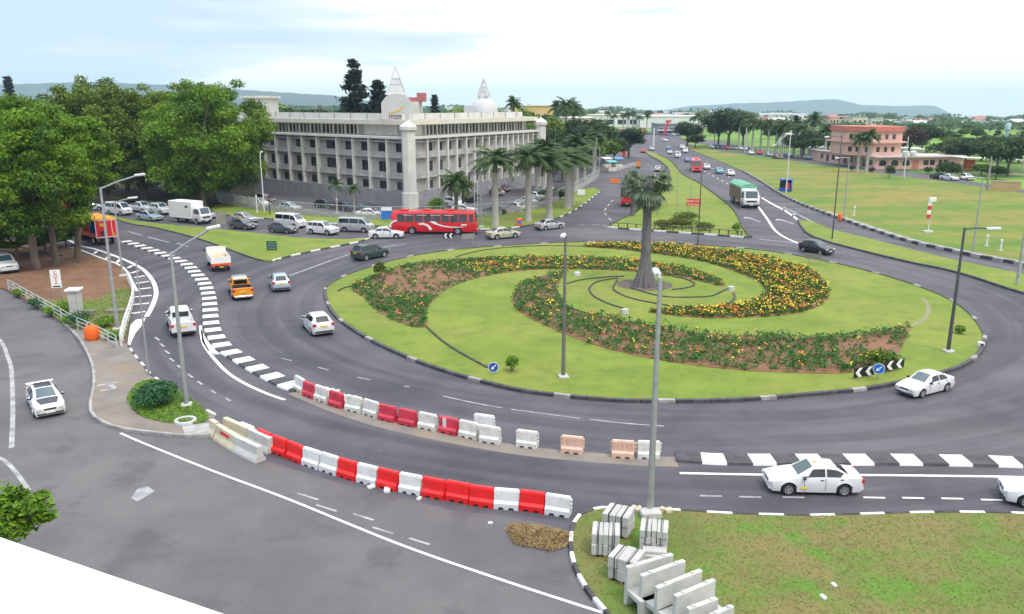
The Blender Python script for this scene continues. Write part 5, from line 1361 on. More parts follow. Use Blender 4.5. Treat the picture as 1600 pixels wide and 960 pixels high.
# --- water filled road barriers
def barrier_mesh(L=1.05, h=.86, ribs=False):
    mb = MB()
    out = [(-L/2, .0), (-L*.33, 0), (-L*.30, .10), (-L*.12, .10), (-L*.09, 0), (L*.09, 0), (L*.12, .10), (L*.30, .10), (L*.33, 0), (L/2, 0)]
    lv = [(0, .24, 1), (.12, .24, 1), (.26, .24, 1), (.36, .13, 1), (h-.08, .10, 1), (h, .07, .97)]
    # bottom row follows the fork notches
    xs = [p[0] for p in out]; n = len(xs)
    for sg in (-1, 1):
        for k, (z, w, sx) in enumerate(lv):
            for (x, zn) in out: mb.v.append((x*sx, sg*w, max(z, zn) if k < 2 else z))
    K = len(lv); off = n*K
    for k in range(K-1):
        for i in range(n-1):
            mb.f.append((k*n+i, k*n+i+1, (k+1)*n+i+1, (k+1)*n+i)); mb.f.append((off+k*n+i, off+(k+1)*n+i, off+(k+1)*n+i+1, off+k*n+i+1))
    for i in range(n-1): mb.f.append((off-n+i, off-n+i+1, 2*off-n+i+1, 2*off-n+i)); mb.f.append((i, off+i, off+i+1, i+1))
    for k in range(K-1):
        mb.f.append((k*n, (k+1)*n, off+(k+1)*n, off+k*n)); mb.f.append((k*n+n-1, off+k*n+n-1, off+(k+1)*n+n-1, (k+1)*n+n-1))
    mb.m = [0]*len(mb.f)
    return mb
M_BRED = mat('bright red plastic', (.78, .012, .012), .4, scale=2, coord='World', var=.10, extra=[(2.6, .55, .74, (.34, .05, .04), .5, 8), (7, .62, .75, (.30, .2, .15), .5, 6)])
M_BPINK = mat('faded red plastic', (.52, .035, .06), .5, scale=2, coord='World', var=.2)
M_BWHT = mat('white plastic', (.66, .67, .67), .45, scale=2, coord='World', var=.08, extra=[(2.6, .55, .74, (.46, .45, .42), .6, 8), (7, .62, .75, (.30, .25, .2), .5, 6)])
M_BDIRTY = mat('dirty white plastic', (.50, .50, .46), .6, scale=2.5, coord='World', col2=(.68, .68, .64), detail=7)
M_BSALM = mat('salmon plastic', (.58, .36, .27), .6, scale=2.5, coord='World', col2=(.68, .48, .38), detail=7)
bar_me = barrier_mesh().mesh('body', M_BRED, None, True)
lug = MB()
prof_ = []
for z in (.36, .54, .72): prof_ += [(.02, z-.06), (.055, z-.045), (.055, z+.045), (.02, z+.06)]
lug.lathe((0,0,0), prof_, 8)
lug_me = lug.mesh('hinge', M_BRED)
rib = MB()
for k in range(5):
    for sg in (1, -1): rib.box((-.42+.21*k, sg*.118, .58), (.05, .04, .46))
rib_me = rib.mesh('rib', M_BRED)
def barrier(p, rz, m_, label, group, ribs=False):
    t = thing('road_barrier', p, rz, label, 'barrier', group)
    for nm, me, x in (('body', bar_me, 0), ('hinge', lug_me, -.55), ('hinge', lug_me, .55)) + ((('rib', rib_me, 0),) if ribs else ()):
        o = link(nm, me, t); o.location.x = x
        o.material_slots[0].link = 'OBJECT'; o.material_slots[0].material = m_
    return t
def row(items, mats, words, row_name, group, ribs=()):
    P = [G(x, y) for x, y, _ in items]; cnt = {}
    tot = {}
    for _, _, c in items: tot[c] = tot.get(c, 0)+1
    ordw = ['first', 'second', 'third', 'fourth', 'fifth', 'sixth', 'seventh', 'eighth', 'ninth', 'tenth']
    for i, (x, y, c) in enumerate(items):
        a = P[max(i-1, 0)]; b = P[min(i+1, len(P)-1)]; d = b-a
        k = cnt.get(c, 0); cnt[c] = k+1
        nb = []
        lab = '%s barrier, %s %s one from the left in %s' % (words[c], ordw[k], words[c].split()[0] if False else '', row_name)
        lab = '%s barrier, %s of its colour from left in the %s row' % (words[c], ordw[k], row_name)
        if tot[c] == 1: lab = ('only %s barrier of the %s row' % (words[c], row_name)) if c != 'm' else 'faded red barrier with a white patch in the upper row'
        barrier(P[i], math.atan2(d.y, d.x) + random.uniform(-.05, .05), mats[c], lab, group, c in ribs)
low = [(388, 688, 'w'), (415, 699, 'r'), (439, 709, 'r'), (464, 719, 'r'), (489, 728, 'w'), (517, 737, 'w'), (545, 746, 'r'), (576, 754, 'w'), (608, 762, 'r'), (643, 769, 'w'), (679, 776, 'r'), (717, 782, 'r'), (754, 789, 'r'), (792, 793, 'w'), (832, 797, 'r'), (872, 803, 'w')]
row(low, {'w': M_BWHT, 'r': M_BRED}, {'w': 'clean white', 'r': 'bright red'}, 'lower', 'lower row of plastic road barriers')
upr = [(470, 611, 'w'), (485, 620, 'p'), (504, 626, 'd'), (527, 635, 'p'), (554, 642, 'd'), (581, 649, 'd'), (607, 657, 'p'), (638, 664, 'p'), (669, 670, 'd'), (702, 677, 'm'), (733, 683, 'd'), (766, 691, 'd'), (824, 698, 'd'), (894, 707, 's'), (973, 714, 's'), (1013, 715, 'd')]
row(upr, {'w': M_BWHT, 'p': M_BPINK, 'd': M_BDIRTY, 'm': M_BPINK, 's': M_BSALM}, {'w': 'bright white', 'p': 'faded red', 'd': 'dirty white', 'm': 'faded red barrier with a white patch,', 's': 'ribbed salmon'}, 'upper', 'upper row of plastic road barriers', ('s',))
p = G(702, 677); mb = MB(); mb.box((0,0,0), (.2, .02, .5))
for o in list(bpy.data.objects):
    if o.name.startswith('road_barrier') and 'white patch' in o.get('label', ''):
        mb = MB(); mb.box((-.2, -.135, .58), (.2, .03, .5)); mb.build('patch', M_BWHT, o)
for q, a_, l_ in (((521, 613), -30, 'white barrier lying flat behind the upper row, nearest the zebra divider'), ((547, 623), -24, 'white barrier lying flat behind the second faded red one of the upper row')):
    o = barrier(G(*q, .24), R(a_), M_BWHT, l_, None); o.rotation_euler.x = R(90)
barrier(G(757, 672), R(-20), M_BWHT, 'white plastic barrier standing behind the gap at the middle of the upper row', None)

# --- concrete beams at the head of the lower row
M_CREAMC = mat('cream concrete', (.50, .44, .30), .85, scale=2, coord='World', col2=(.60, .55, .42), detail=7)
M_GREYC = mat('pale grey concrete', (.42, .43, .41), .85, scale=2, coord='World', col2=(.55, .55, .52), detail=7)
def beam(a, b, m_, label, h=.78, extra=None):
    a, b = G(*a), G(*b); d = b-a
    t = thing('concrete_barrier', (a+b)/2, math.atan2(d.y, d.x), label, 'barrier')
    L = d.length
    mb = MB(); prof = [(-.30, 0), (.30, 0), (.28, .12), (.15, .36), (.12, h), (-.12, h), (-.15, .36), (-.28, .12)]
    mb.extr(prof, L-.04, 0, Matrix.Rotation(R(90), 4, 'Z')); mb.build('body', m_, t, fixn=True)
    if extra: mb = MB(); mb.box((0, -.155, .56), (L*.45, .02, .14)); mb.build('painted_mark', M_BRED, t)
    return t
beam((342, 685), (372, 704), M_CREAMC, 'cream concrete beam with a red mark on its side', extra=1)
beam((371, 704), (408, 722), M_GREYC, 'grey concrete beam in front, next to the cream one with the red mark')
beam((353, 674), (390, 691), M_CREAMC, 'plain cream concrete beam in the rear pair')
beam((390, 691), (425, 708), M_GREYC, 'grey concrete beam in the rear pair, touching the red barriers')
beam((332, 677), (341, 683), M_CREAMC, 'short cream concrete block at the left end of the beams')

# --- pallets of kerb stones and precast blocks on the corner lawn
def pallet(px, py, yaw, tiers, label, w=1.05, d=1.0, h=.95, n=6):
    t = thing('kerb_stone_stack', G(px, py, .12), yaw, label, 'stone stack')
    mb = MB()
    for x in (-.4, 0, .4): mb.box((x*w, 0, .05), (.12, d, .10))
    mb.build('pallet', mat('pallet wood', (.25, .17, .09), .9, scale=4, var=.3), t)
    rr = random.Random(px)
    for k in range(tiers):
        mb = MB(); hh = (h-.1)/tiers
        for i in range(n):
            wq = w/n
            mb.bbox((-w/2+(i+.5)*wq, rr.uniform(-.03, .03), .1+hh*(k+.5)+rr.uniform(-.01, .01)), (wq-.02, d*rr.uniform(.94, 1.0), hh-.015), rr.uniform(-.02, .02), 0, .02)
        mb.build('stone_layer', M_CONC, t)
    mb = MB()
    for x in (-.25, .25): mb.box((x*w, 0, h*.5+.06), (.03, d+.02, h-.06)); mb.box((x*w, 0, h+.012), (.03, d+.02, .01))
    mb.build('strap', M_PLAST, t)
    return t
pallet(966, 831, R(-25), 2, 'stack of pale kerb stones nearest the road barriers, beside the lamp post', n=4)
pallet(946, 861, R(-8), 2, 'stack of pale kerb stones nearest the black and white kerb', n=5)
pallet(1021, 855, R(-12), 3, 'stack of pale kerb stones right below the foot of the tall lamp post', n=5)
pallet(978, 902, R(-30), 2, 'stack of pale kerb stones touching the first precast block', n=3)
t = thing('kerb_slab', G(1018, 872, .12), R(-10), 'low pair of pale slabs lying below the right hand stone stack', 'slab')
mb = MB(); mb.bbox((0,0,.12), (1.0, .5, .22), 0, 0, .03); mb.build('slab', M_CONC, t); mb = MB(); mb.bbox((.1,.05,.30), (.9, .4, .12), .05, 0, .03); mb.build('slab', M_CONC, t)
t = thing('kerb_slab', G(1016, 806, .12), 0, 'white concrete footing block under the tall lamp post', 'slab')
mb = MB(); mb.bbox((0,-.05,.14), (.85,.5,.26), .1, 0, .05); mb.build('slab', M_CONC, t)
def precast(a, b, label, low=False):
    """hollow foot with an upright slab on its back edge; a, b are the pixels of the slab's top ends"""
    zt = 1.55 if not low else 1.0
    A, B = G(*a, zt), G(*b, zt); d = B-A; L = d.length
    t = thing('precast_block', Vector(((A.x+B.x)/2, (A.y+B.y)/2, .12)), math.atan2(d.y, d.x), label, 'concrete block')
    zb = .62 if not low else .1
    mb = MB()
    prof = [(-.85, 0), (-.70, 0), (-.64, zb-.16), (-.08, zb-.16), (-.02, 0), (.13, 0), (.13, zb), (-.85, zb)]
    mb.extr(prof, L, 0, Matrix.Rotation(R(90), 4, 'Z')); mb.build('hollow_foot', M_GREYC, t, fixn=True)
    mb = MB(); mb.bbox((0, .05, (zb+zt-.12)/2+.003), (L, .17, zt-.12-zb), 0, 0, .02); mb.build('upright_slab', M_GREYC, t)
    for sx in (-.3, .3):
        mb = MB(); mb.bbox((sx*L, .05, zt-.10), (.12, .10, .06), 0, 0, .015); mb.build('lifting_lug', M_CONC, t)
blocks = [((980, 887), (1052, 866), 'first precast block of the row, next to the kerb stone stacks'), ((1003, 900), (1071, 876), 'second precast block from the stone stacks'), ((1027, 919), (1097, 891), 'third precast block from the stone stacks'), ((1056, 932), (1118, 906), 'fourth precast block from the stone stacks')]
for a, b, l in blocks: precast(a, b, l)
precast((1076, 952), (1122, 935), 'fifth precast block of the row, lower and rough edged', False)
precast((1112, 962), (1147, 947), 'last precast block of the row, cut off by the bottom edge', False)

# --- signs
M_SBLUE = mat('sign blue', (.012, .07, .42), .4, var=0); M_SBLUE2 = mat('sign sky blue', (.02, .17, .60), .4, var=0)
M_SWH = mat('sign white', (.78, .78, .78), .4, var=0); M_SBK = mat('sign black', (.012, .012, .014), .4, var=0); M_SRED = mat('sign red', (.62, .03, .025), .5, var=.06, scale=4)
M_SBACK = mat('sign back', (.25, .23, .22), .6, var=.1, scale=3); M_SGRN = mat('sign green', (.015, .09, .06), .5, var=.05)
def face(p):           # turn a sign towards the viewer's side of the road
    return math.atan2(-p.x, p.y)*-1
def arrow_disc(px, py, ptop, d, label, m_, up=True):
    p = G(px, py); t = thing('direction_sign', p, math.atan2(-p.x, p.y), label, 'sign'); h = HT(px, py, ptop)
    mb = MB(); mb.tube([(0,.05,0), (0,.05,h-d*.2)], .035, 6); mb.build('post', M_STEEL, t)
    mb = MB(); mb.lathe((0,0,h-d/2), [(d/2, -.012), (d/2, .012)], 24, 'Y'); dsc = mb.build('disc', m_, t)
    mb = MB(); c = Matrix.Translation((0, -.022, h-d/2)) @ Matrix.Rotation(R(45), 4, 'Y')
    poly = [(-.05*d*1.1, .34*d), (.055*d, .34*d), (.055*d, -.06*d), (.2*d, -.06*d), (0, -.34*d), (-.2*d, -.06*d), (-.055*d, -.06*d)]
    mb.extr(poly, .01, 0, c); mb.build('arrow', M_SWH, dsc, fixn=True)
    mb = MB(); mb.lathe((0,0,h-d/2), [(d/2+.03, -.008), (d/2+.03, .010)], 24, 'Y'); mb.build('rim', M_SWH, dsc)
arrow_disc(771, 586, 567, .60, 'small round blue keep left sign on the lower left lawn of the island', M_SBLUE)
arrow_disc(1371, 597, 569, .62, 'round blue arrow sign between the two chevron boards', M_SBLUE2)
def chevron(px0, px1, py, ptop0, ptop1, label, n=2, z_low=.35, cat='sign', back=False):
    a, b = G(px0, py[0]), G(px1, py[1]); d = b-a; L = d.length
    t = thing('chevron_board', (a+b)/2, math.atan2(d.y, d.x), label, cat)
    h = .62
    mb = MB(); mb.box((0,0,z_low+h/2), (L, .04, h)); bd = mb.build('board', M_SBACK if back else M_SBK, t)
    for s in (-.32, .32):
        mb = MB(); mb.tube([(s*L, .06, 0), (s*L, .06, z_low+h*.8)], .035, 6); mb.build('post', M_STEEL, t)
    if not back:
        for k in range(n):
            x = -L/2 + L*(k+.12)/n; w = L/n*.34
            poly = [(x+w, z_low+.02), (x+w*2, z_low+.02), (x+w*1.05, z_low+h/2), (x+w*2, z_low+h-.02), (x+w, z_low+h-.02), (x, z_low+h/2)]
            mb = MB(); mb.extr(poly, .012, 0, Matrix.Translation((0, -.027, 0))); mb.build('chevron', M_SWH, bd, fixn=True)
chevron(1333, 1364, (597, 592), 0, 0, 'left black and white chevron board in front of the flowering bush', z_low=.25)
chevron(1382, 1411, (586, 580), 0, 0, 'right black and white chevron board beside the flowering bush', z_low=.25)
chevron(693, 709, (384.5, 384), 0, 0, 'small black and white chevron board at the back left of the island', z_low=.9)
chevron(722, 742, (383, 381.5), 0, 0, 'back of a grey sign board at the rear left of the island, below the bus', z_low=.7, back=True)
chevron(1258, 1284, (411, 415), 0, 0, 'back of a grey sign board in front of the black hatchback', z_low=.5, back=True)
def board(px0, px1, pyb, ptop, pbot, m_, label, cat='sign', posts=2, name='sign_board', th=.05, mp=None, yaw=None):
    p = G((px0+px1)/2, pyb); sc = (G(px1, pyb)-G(px0, pyb)).length
    t = thing(name, p, math.atan2(-p.x, p.y)*.6 if yaw is None else yaw, label, cat)
    z1, z0 = HT((px0+px1)/2, pyb, ptop), HT((px0+px1)/2, pyb, pbot)
    mb = MB(); mb.box((0,0,(z0+z1)/2), (sc, th, z1-z0)); bd = mb.build('board', m_, t)
    for k in ([-.4, .4] if posts == 2 else [0] if posts == 1 else []):
        mb = MB(); mb.tube([(k*sc, th/2+.03, 0), (k*sc, th/2+.03, z1-.05)], .04, 6); mb.build('post', mp or M_STEEL, t)
    return t, bd, sc, z0, z1
t, bd, w, z0, z1 = board(84.5, 99, 470, 422, 450, M_SWH, 'white notice board with red lettering on brown legs beside the grey pillar', mp=MATS['weathered wood'])
Mt = lambda x, y, z: Matrix.Translation((x, y, z)) @ Matrix.Rotation(R(90), 4, 'X')
hh = (z1-z0)
for k, s in enumerate(('C', 'O', 'S', 'A')): text_mesh(s, hh*.25, M_SRED, bd, Mt(.0, -.03, z1-hh*(.24+.205*k)) @ Matrix.Rotation(R(90), 4, 'Z') if False else Mt(.0, -.03, z1-hh*(.235+.19*k)), .006)
mb = MB(); mb.box((0, -.03, z0+hh*.08), (w*.7, .012, hh*.07)); mb.build('underline', M_SBK, bd)
t, bd, w, z0, z1 = board(1072, 1094, 338, 311, 322, M_SRED, 'red sign with two lines of white lettering on the far median')
text_mesh('Keep Our', (z1-z0)*.46, M_SWH, bd, Mt(0, -.03, z0+(z1-z0)*.55), .006)
text_mesh('City Clean', (z1-z0)*.40, M_SWH, bd, Mt(0, -.03, z0+(z1-z0)*.10), .006)
t, bd, w, z0, z1 = board(417, 433, 393, 377, 391, M_SGRN, 'dark green direction board on the left median lawn', yaw=.0)
mb = MB()
for k in range(3): mb.box((0, -.03, z0+(z1-z0)*(.22+.28*k)), (w*.8, .012, (z1-z0)*.06))
mb.build('text_line', mat('dull white', (.3, .34, .33), .5, var=0), bd)
board(340, 354.5, 368, 332, 351, M_SBACK, 'back of a brownish sign board on the left median, before the box truck')
t, bd, w, z0, z1 = board(596, 613, 347, 324, 343, M_SBLUE2, 'blue board with a white head behind the railing left of the red bus', posts=2)
mb = MB(); mb.box((0, -.03, z1-.25), (w*.98, .03, .5)); mb.build('header', M_SWH, bd)
mb = MB(); mb.box((w*.3, -.03, z0+.5), (w*.25, .02, .35)); mb.build('panel', M_SRED, bd)
board(902, 914, 308, 296, 305, M_SWH, 'pale board at the far end of the verge lawn', posts=2)
t, bd, w, z0, z1 = board(972, 977, 251, 233, 246, M_SRED, 'upright red banner left of the far carriageway', posts=1)
board(948, 954, 261, 254, 260, M_SRED, 'small orange red board among the roadside stalls', posts=1)
t, bd, w, z0, z1 = board(994, 1000, 268, 252, 264, mat('orange board', (.75, .22, .03), .5, var=.1), 'orange and green roadside board above the palm crown', posts=1)
mb = MB(); mb.box((0, -.03, z0+.3), (w, .03, .6)); mb.build('panel', M_SGRN, bd)
board(953, 968, 287, 279, 286, mat('orange banner', (.72, .2, .05), .5, var=.1), 'small orange box sign on the bright green patch by the stalls', posts=2)
# red and white striped post with a white head
p = G(1449, 365); t = thing('striped_post', p, 0, 'post with a red and white striped board and white head in the field', 'sign')
mb = MB(); mb.tube([(.1,.06,0), (.1,.06,4.2)], .07, 8); mb.build('post', M_LAMP, t)
z1, z0 = HT(1449, 365, 309), HT(1449, 365, 342)
mb = MB(); mb.bbox((.15, 0, z1-.25), (.9, .25, .5), 0, 0, .04); mb.build('head', M_SWH, t)
for k in range(4):
    mb = MB(); mb.box((-.12, 0, z0+(z1-.5-z0)*(k+.5)/4), (.5, .05, (z1-.5-z0)/4-.01)); mb.build('stripe', M_SWH if k % 2 else M_SRED, t)
mb = MB(); mb.bbox((0,0,.2), (1.2, .8, .4), 0, 0, .08); mb.build('foot', M_CONC, t)
# kiosk
p = G(1227, 300); t = thing('kiosk', p, R(-25), 'small blue kiosk with a red panel at the edge of the field', 'kiosk')
mb = MB()
for c, d in (((0, .9, 1.15), (2.2, .08, 2.3)), ((1.06, 0, 1.15), (.08, 1.8, 2.3)), ((0, 0, .45), (2.2, 1.8, .9))): mb.box(c, d)
mb.build('wall', mat('kiosk blue', (.015, .09, .42), .5, var=.1), t)
mb = MB(); mb.bbox((0,0,2.38), (2.5, 2.2, .16), 0, 0, .05); mb.build('roof', MATS['kiosk blue'], t)
mb = MB(); mb.box((.45, -.92, 1.2), (.7, .04, 1.2)); mb.build('panel', M_SRED, t)
mb = MB(); mb.box((-.5, -.2, 1.3), (1.1, 1.0, 1.6)); mb.build('opening', M_SBK, t)
# bins and drums
M_ORB = mat('orange plastic', (.80, .13, .005), .45, scale=2, var=.06)
def drum(px, py, r, h, label, name='litter_bin', cat='bin'):
    t = thing(name, G(px, py, .1), 0, label, cat)
    mb = MB(); mb.lathe((0,0,0), [(r*.80, 0), (r*.97, h*.15), (r, h*.5), (r*.97, h*.85), (r*.80, h), (r*.6, h+.01)], 10); mb.build('drum', M_ORB, t, 30)
    mb = MB(); mb.lathe((0,0,h), [(r*.55, .005), (r*.5, .06), (r*.2, .07)], 10); mb.build('lid', M_ORB, t)
drum(145, 531, .52, .98, 'large orange drum at the corner of the left pavement', 'orange_drum', 'drum')
drum(1312, 345, .33, .95, 'orange litter bin at the kerb of the field')
drum(376, 352, .36, 1.1, 'orange litter bin at the verge left of the white minibus')
t = thing('notice_box', G(811, 353, .1), R(15), 'orange and blue notice box on the verge between the palm trunks', 'box')
mb = MB(); mb.bbox((0,0,.55), (.75,.4,1.0), 0, 0, .05); mb.build('case', M_ORB, t); mb = MB(); mb.box((0,-.21,.55), (.45,.03,.45)); mb.build('panel', M_SBLUE2, t)
# grey pillar
p = G(120, 489, .1); t = thing('concrete_pillar', p, R(8), 'squat grey concrete pillar with a flat white cap beside the notice board', 'pillar')
mb = MB(); mb.bbox((0,0,.95), (.82,.82,1.9), 0, 0, .03); mb.build('shaft', M_CONC, t); mb = MB(); mb.bbox((0,0,1.96), (1.12,1.12,.14), 0, 0, .03); mb.build('cap', M_WHITE, t)
mb = MB(); mb.box((.25,-.412,.9), (.10,.012,1.5)); mb.build('slot', M_CONCD, t)
# round manhole ring
t = thing('manhole_ring', G(290, 660, .13), 0, 'concrete ring lying in the grass below the corner lamp post', 'ring')
mb = MB(); mb.lathe((0,0,0), [(.40, .0), (.40, .16), (.56, .16), (.58, 0)], 20, cap=False); mb.build('ring', M_CONC, t, 30)
mb = MB(); mb.lathe((0,0,0), [(.40, .05), (.01, .06)], 16, cap=False); mb.build('cover', M_CONCD, t)
# ground floodlights on the inner lawn
for x, y, l in ((902, 431, 'back left'), (976, 490, 'front'), (1142, 454, 'right')):
    t = thing('ground_floodlight', G(x, y, .12), R(20), 'small grey ground floodlight of the palm, the %s one' % l, 'floodlight')
    mb = MB(); mb.bbox((0,0,.2), (.55,.4,.36), 0, 0, .05); mb.build('housing', M_LAMP if x == 902 else M_CONC, t); mb = MB(); mb.box((0,.21,.22), (.45,.03,.26)); mb.build('lens', M_GLASS, t)
    mb = MB(); mb.box((0,0,.01), (.7,.55,.05)); mb.build('base', M_CONCD, t)
# valve box at the right end of the island
t = thing('valve_box', G(1532, 541, .12), 0, 'little white valve box at the right edge of the island', 'box')
mb = MB(); mb.bbox((0,0,.15), (.4,.35,.3), 0, 0, .04); mb.build('case', M_WHITE, t); mb = MB(); mb.box((0,-.18,.15), (.2,.02,.15)); mb.build('hatch', M_SBK, t)

# --- guard rails and low fences
def rail_fence(pts, heights, label, name, post_step, r, m_, pr=.05, post_h=None, cat='railing', sp=6, z=.1):
    P = resample(spline(GP(pts, z), sp), .5); c = P[0].copy(); Q = [p-c for p in P]
    t = thing(name, c, 0, label, cat)
    for h in heights:
        mb = MB(); mb.tube([p + Vector((0,0,h)) for p in Q], r, 6); mb.build('rail', m_, t, 40)
    ph = post_h or max(heights)
    me = MB().box((0,0,ph/2), (pr*2, pr*2, ph)).mesh('post', m_)
    for p in resample(Q, post_step): link('post', me, t).location = p
    return t
rail_fence([(190,541),(196,515),(204,490),(209,470),(207,455),(200,440)], (.45, .85), 'curved white guard rail along the left bend of the road', 'guard_rail', 1.4, .085, M_WHITE, .06)
rail_fence([(14,453),(39,467),(66,483),(94,499),(112,510),(150,528),(183,545)], (.35, .65, .95), 'pale green pipe railing along the left verge above the near road', 'pipe_railing', 1.9, .03, M_RAIL, .035)
rail_fence([(953,355),(1000,358),(1060,361),(1110,365),(1160,369.5)], (.62,), 'low dark post and rail fence along the front of the far median', 'post_fence', 1.25, .05, M_KSTONE, .07, .7)
rail_fence([(990,336),(1003,324),(1014,313)], (.62,), 'low dark post and rail fence climbing the left side of the far median', 'post_fence', 2.0, .05, M_KSTONE, .07, .7)
rail_fence([(958,270),(985,262),(1000,259)], (.5, 1.0), 'white railing by the roadside stalls at the far left carriageway', 'post_fence', 1.6, .05, M_WHITE, .06)
for pts, l in (([(20,384),(60,392),(100,400)], 'fallen pale branch under the left trees'),):
    t = thing('fallen_branch', G(50, 390, .1), 0, l, 'branch'); c = G(50, 390, .1)
    mb = MB(); mb.tube([p-c+Vector((0,0,.15)) for p in GP(pts, .1)], .12, 6); mb.build('wood', MATS['weathered wood'], t)
t = thing('kerb_slab', G(181, 488, .11), R(5), 'pale slab lying at the foot of the guard rail lamp post', 'slab')
mb = MB(); mb.bbox((0,0,.12), (1.5, .5, .22), 0, 0, .03); mb.build('slab', M_PAVE, t)
t = thing('kerb_slab', G(141, 492, .11), R(-15), 'small pale block on the verge behind the orange drum', 'slab')
mb = MB(); mb.bbox((0,0,.2), (.7, .5, .38), 0, 0, .04); mb.build('slab', M_PAVE, t)
# litter and rubble by the lower barriers
rb = random.Random(3)
for x, y, s, l in ((580, 762, .22, 'scrap of white rubble below the third red barrier group'), (605, 767, .28, 'broken white plastic piece by the middle of the lower row'), (655, 780, .16, 'pale stone below the lower row of barriers'), (1303, 915, .14, 'white litter on the corner lawn near the bottom'), (1286, 934, .16, 'white paper scrap on the corner lawn, lowest one'), (766, 818, .12, 'white speck of litter on the near tarmac')):
    t = thing('rubble', G(x, y, .12 if y > 900 else 0), rb.uniform(0, 3), l, 'rubble')
    mb = MB(); mb.bbox((0,0,s*.25), (s*1.6, s, s*.5), 0, 0, s*.15); mb.build('piece', M_WHITE, t)
for x, y, s, l in ((1035, 800, .3, 'broken pale stones left of the tall lamp post foot'), (994, 801, .35, 'small heap of pale rubble between stone stack and lamp post')):
    t = thing('rubble', G(x, y, .12), rb.uniform(0, 3), l, 'rubble')
    for k in range(3):
        mb = MB(); mb.bbox((rb.uniform(-.3,.3), rb.uniform(-.2,.2), .1), (s*.8, s*.6, .2), rb.uniform(0, 3), 0, .05); mb.build('stone', M_CREAMC, t)
# ================================================================== plants
def npmesh(name, V, Q, mats, mi=None, smooth=False, tint=None):
    me = bpy.data.meshes.new(name)
    V = np.asarray(V, np.float32); Q = np.asarray(Q, np.int32)
    k = Q.shape[1]
    me.vertices.add(len(V)); me.vertices.foreach_set('co', V.ravel())
    me.loops.add(Q.size); me.loops.foreach_set('vertex_index', Q.ravel())
    me.polygons.add(len(Q)); me.polygons.foreach_set('loop_start', np.arange(0, Q.size, k, dtype=np.int32))
    me.polygons.foreach_set('loop_total', np.full(len(Q), k, np.int32))
    if not isinstance(mats, (list, tuple)): mats = [mats]
    for m_ in mats: me.materials.append(m_)
    if mi is not None: me.polygons.foreach_set('material_index', np.asarray(mi, np.int32))
    me.update(calc_edges=True)
    at = me.attributes.new('tint', 'FLOAT', 'FACE'); at.data.foreach_set('value', np.asarray(np.random.default_rng(len(Q)).random(len(Q)) if tint is None else tint, np.float32))
    return me
def unit(a): return a / np.maximum(np.linalg.norm(a, axis=1, keepdims=True), 1e-9)
def cards(C, N, size, aspect=.6, g=rng, jit=.9, sv=.35):
    """leaf-shaped faces: centres C, preferred normals N"""
    n = len(C)
    nn = unit(N + g.normal(0, jit, (n, 3)))
    t = unit(np.cross(nn, g.normal(0, 1, (n, 3)))); b = np.cross(nn, t)
    s = (size * (1 + g.uniform(-sv, sv, n)))[:, None]
    w = s * aspect
    V = np.stack([C - t*s*.5, C - t*s*.02 + b*w*.5, C + t*s*.5, C + t*s*.06 - b*w*.5], 1).reshape(-1, 3)
    Q = np.arange(4*n).reshape(-1, 4)
    return V, Q
def sphere(n, g): return unit(g.normal(0, 1, (n, 3)))
LM = {'bright': leafmat('bright green leaves', (.026, .085, .003), (.145, .275, .012), .5, (.24, .37, .025)),
      'mid': leafmat('mid green leaves', (.022, .078, .004), (.130, .235, .014), .5, (.21, .30, .03)),
      'olive': leafmat('olive leaves', (.038, .085, .005), (.150, .225, .016), .5, (.23, .29, .04)),
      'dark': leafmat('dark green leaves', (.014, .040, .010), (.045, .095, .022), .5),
      'pine': leafmat('dark pine needles', (.007, .017, .012), (.020, .040, .024), .7),
      'palm': leafmat('palm leaflets', (.022, .060, .016), (.075, .135, .032), .7),
      'fan': leafmat('grey green fan leaves', (.05, .095, .04), (.18, .235, .14), .9),
      'bush': leafmat('deep green shrub leaves', (.012, .065, .020), (.05, .16, .055), 2.5),
      'lime': leafmat('lime shrub leaves', (.06, .17, .012), (.17, .30, .02), 1.8),
      'russet': leafmat('russet leaves', (.035, .028, .015), (.085, .055, .035), .6),
      'hedge': leafmat('clipped hedge leaves', (.06, .085, .010), (.14, .17, .025), 1.5)}
M_BARK = mat('bark', (.11, .085, .065), .95, scale=3, col2=(.20, .165, .13), detail=8, bump=.6, bscale=8, stretch=(1, 1, .25))
M_PBARK = mat('palm bark', (.32, .30, .27), .9, scale=2, col2=(.44, .42, .38), detail=6, stretch=(1, 1, 5))
M_DBARK = mat('dark palm bark', (.105, .095, .105), .95, scale=3, col2=(.17, .155, .16), detail=7, bump=.8, bscale=6, stretch=(1, 1, .3))

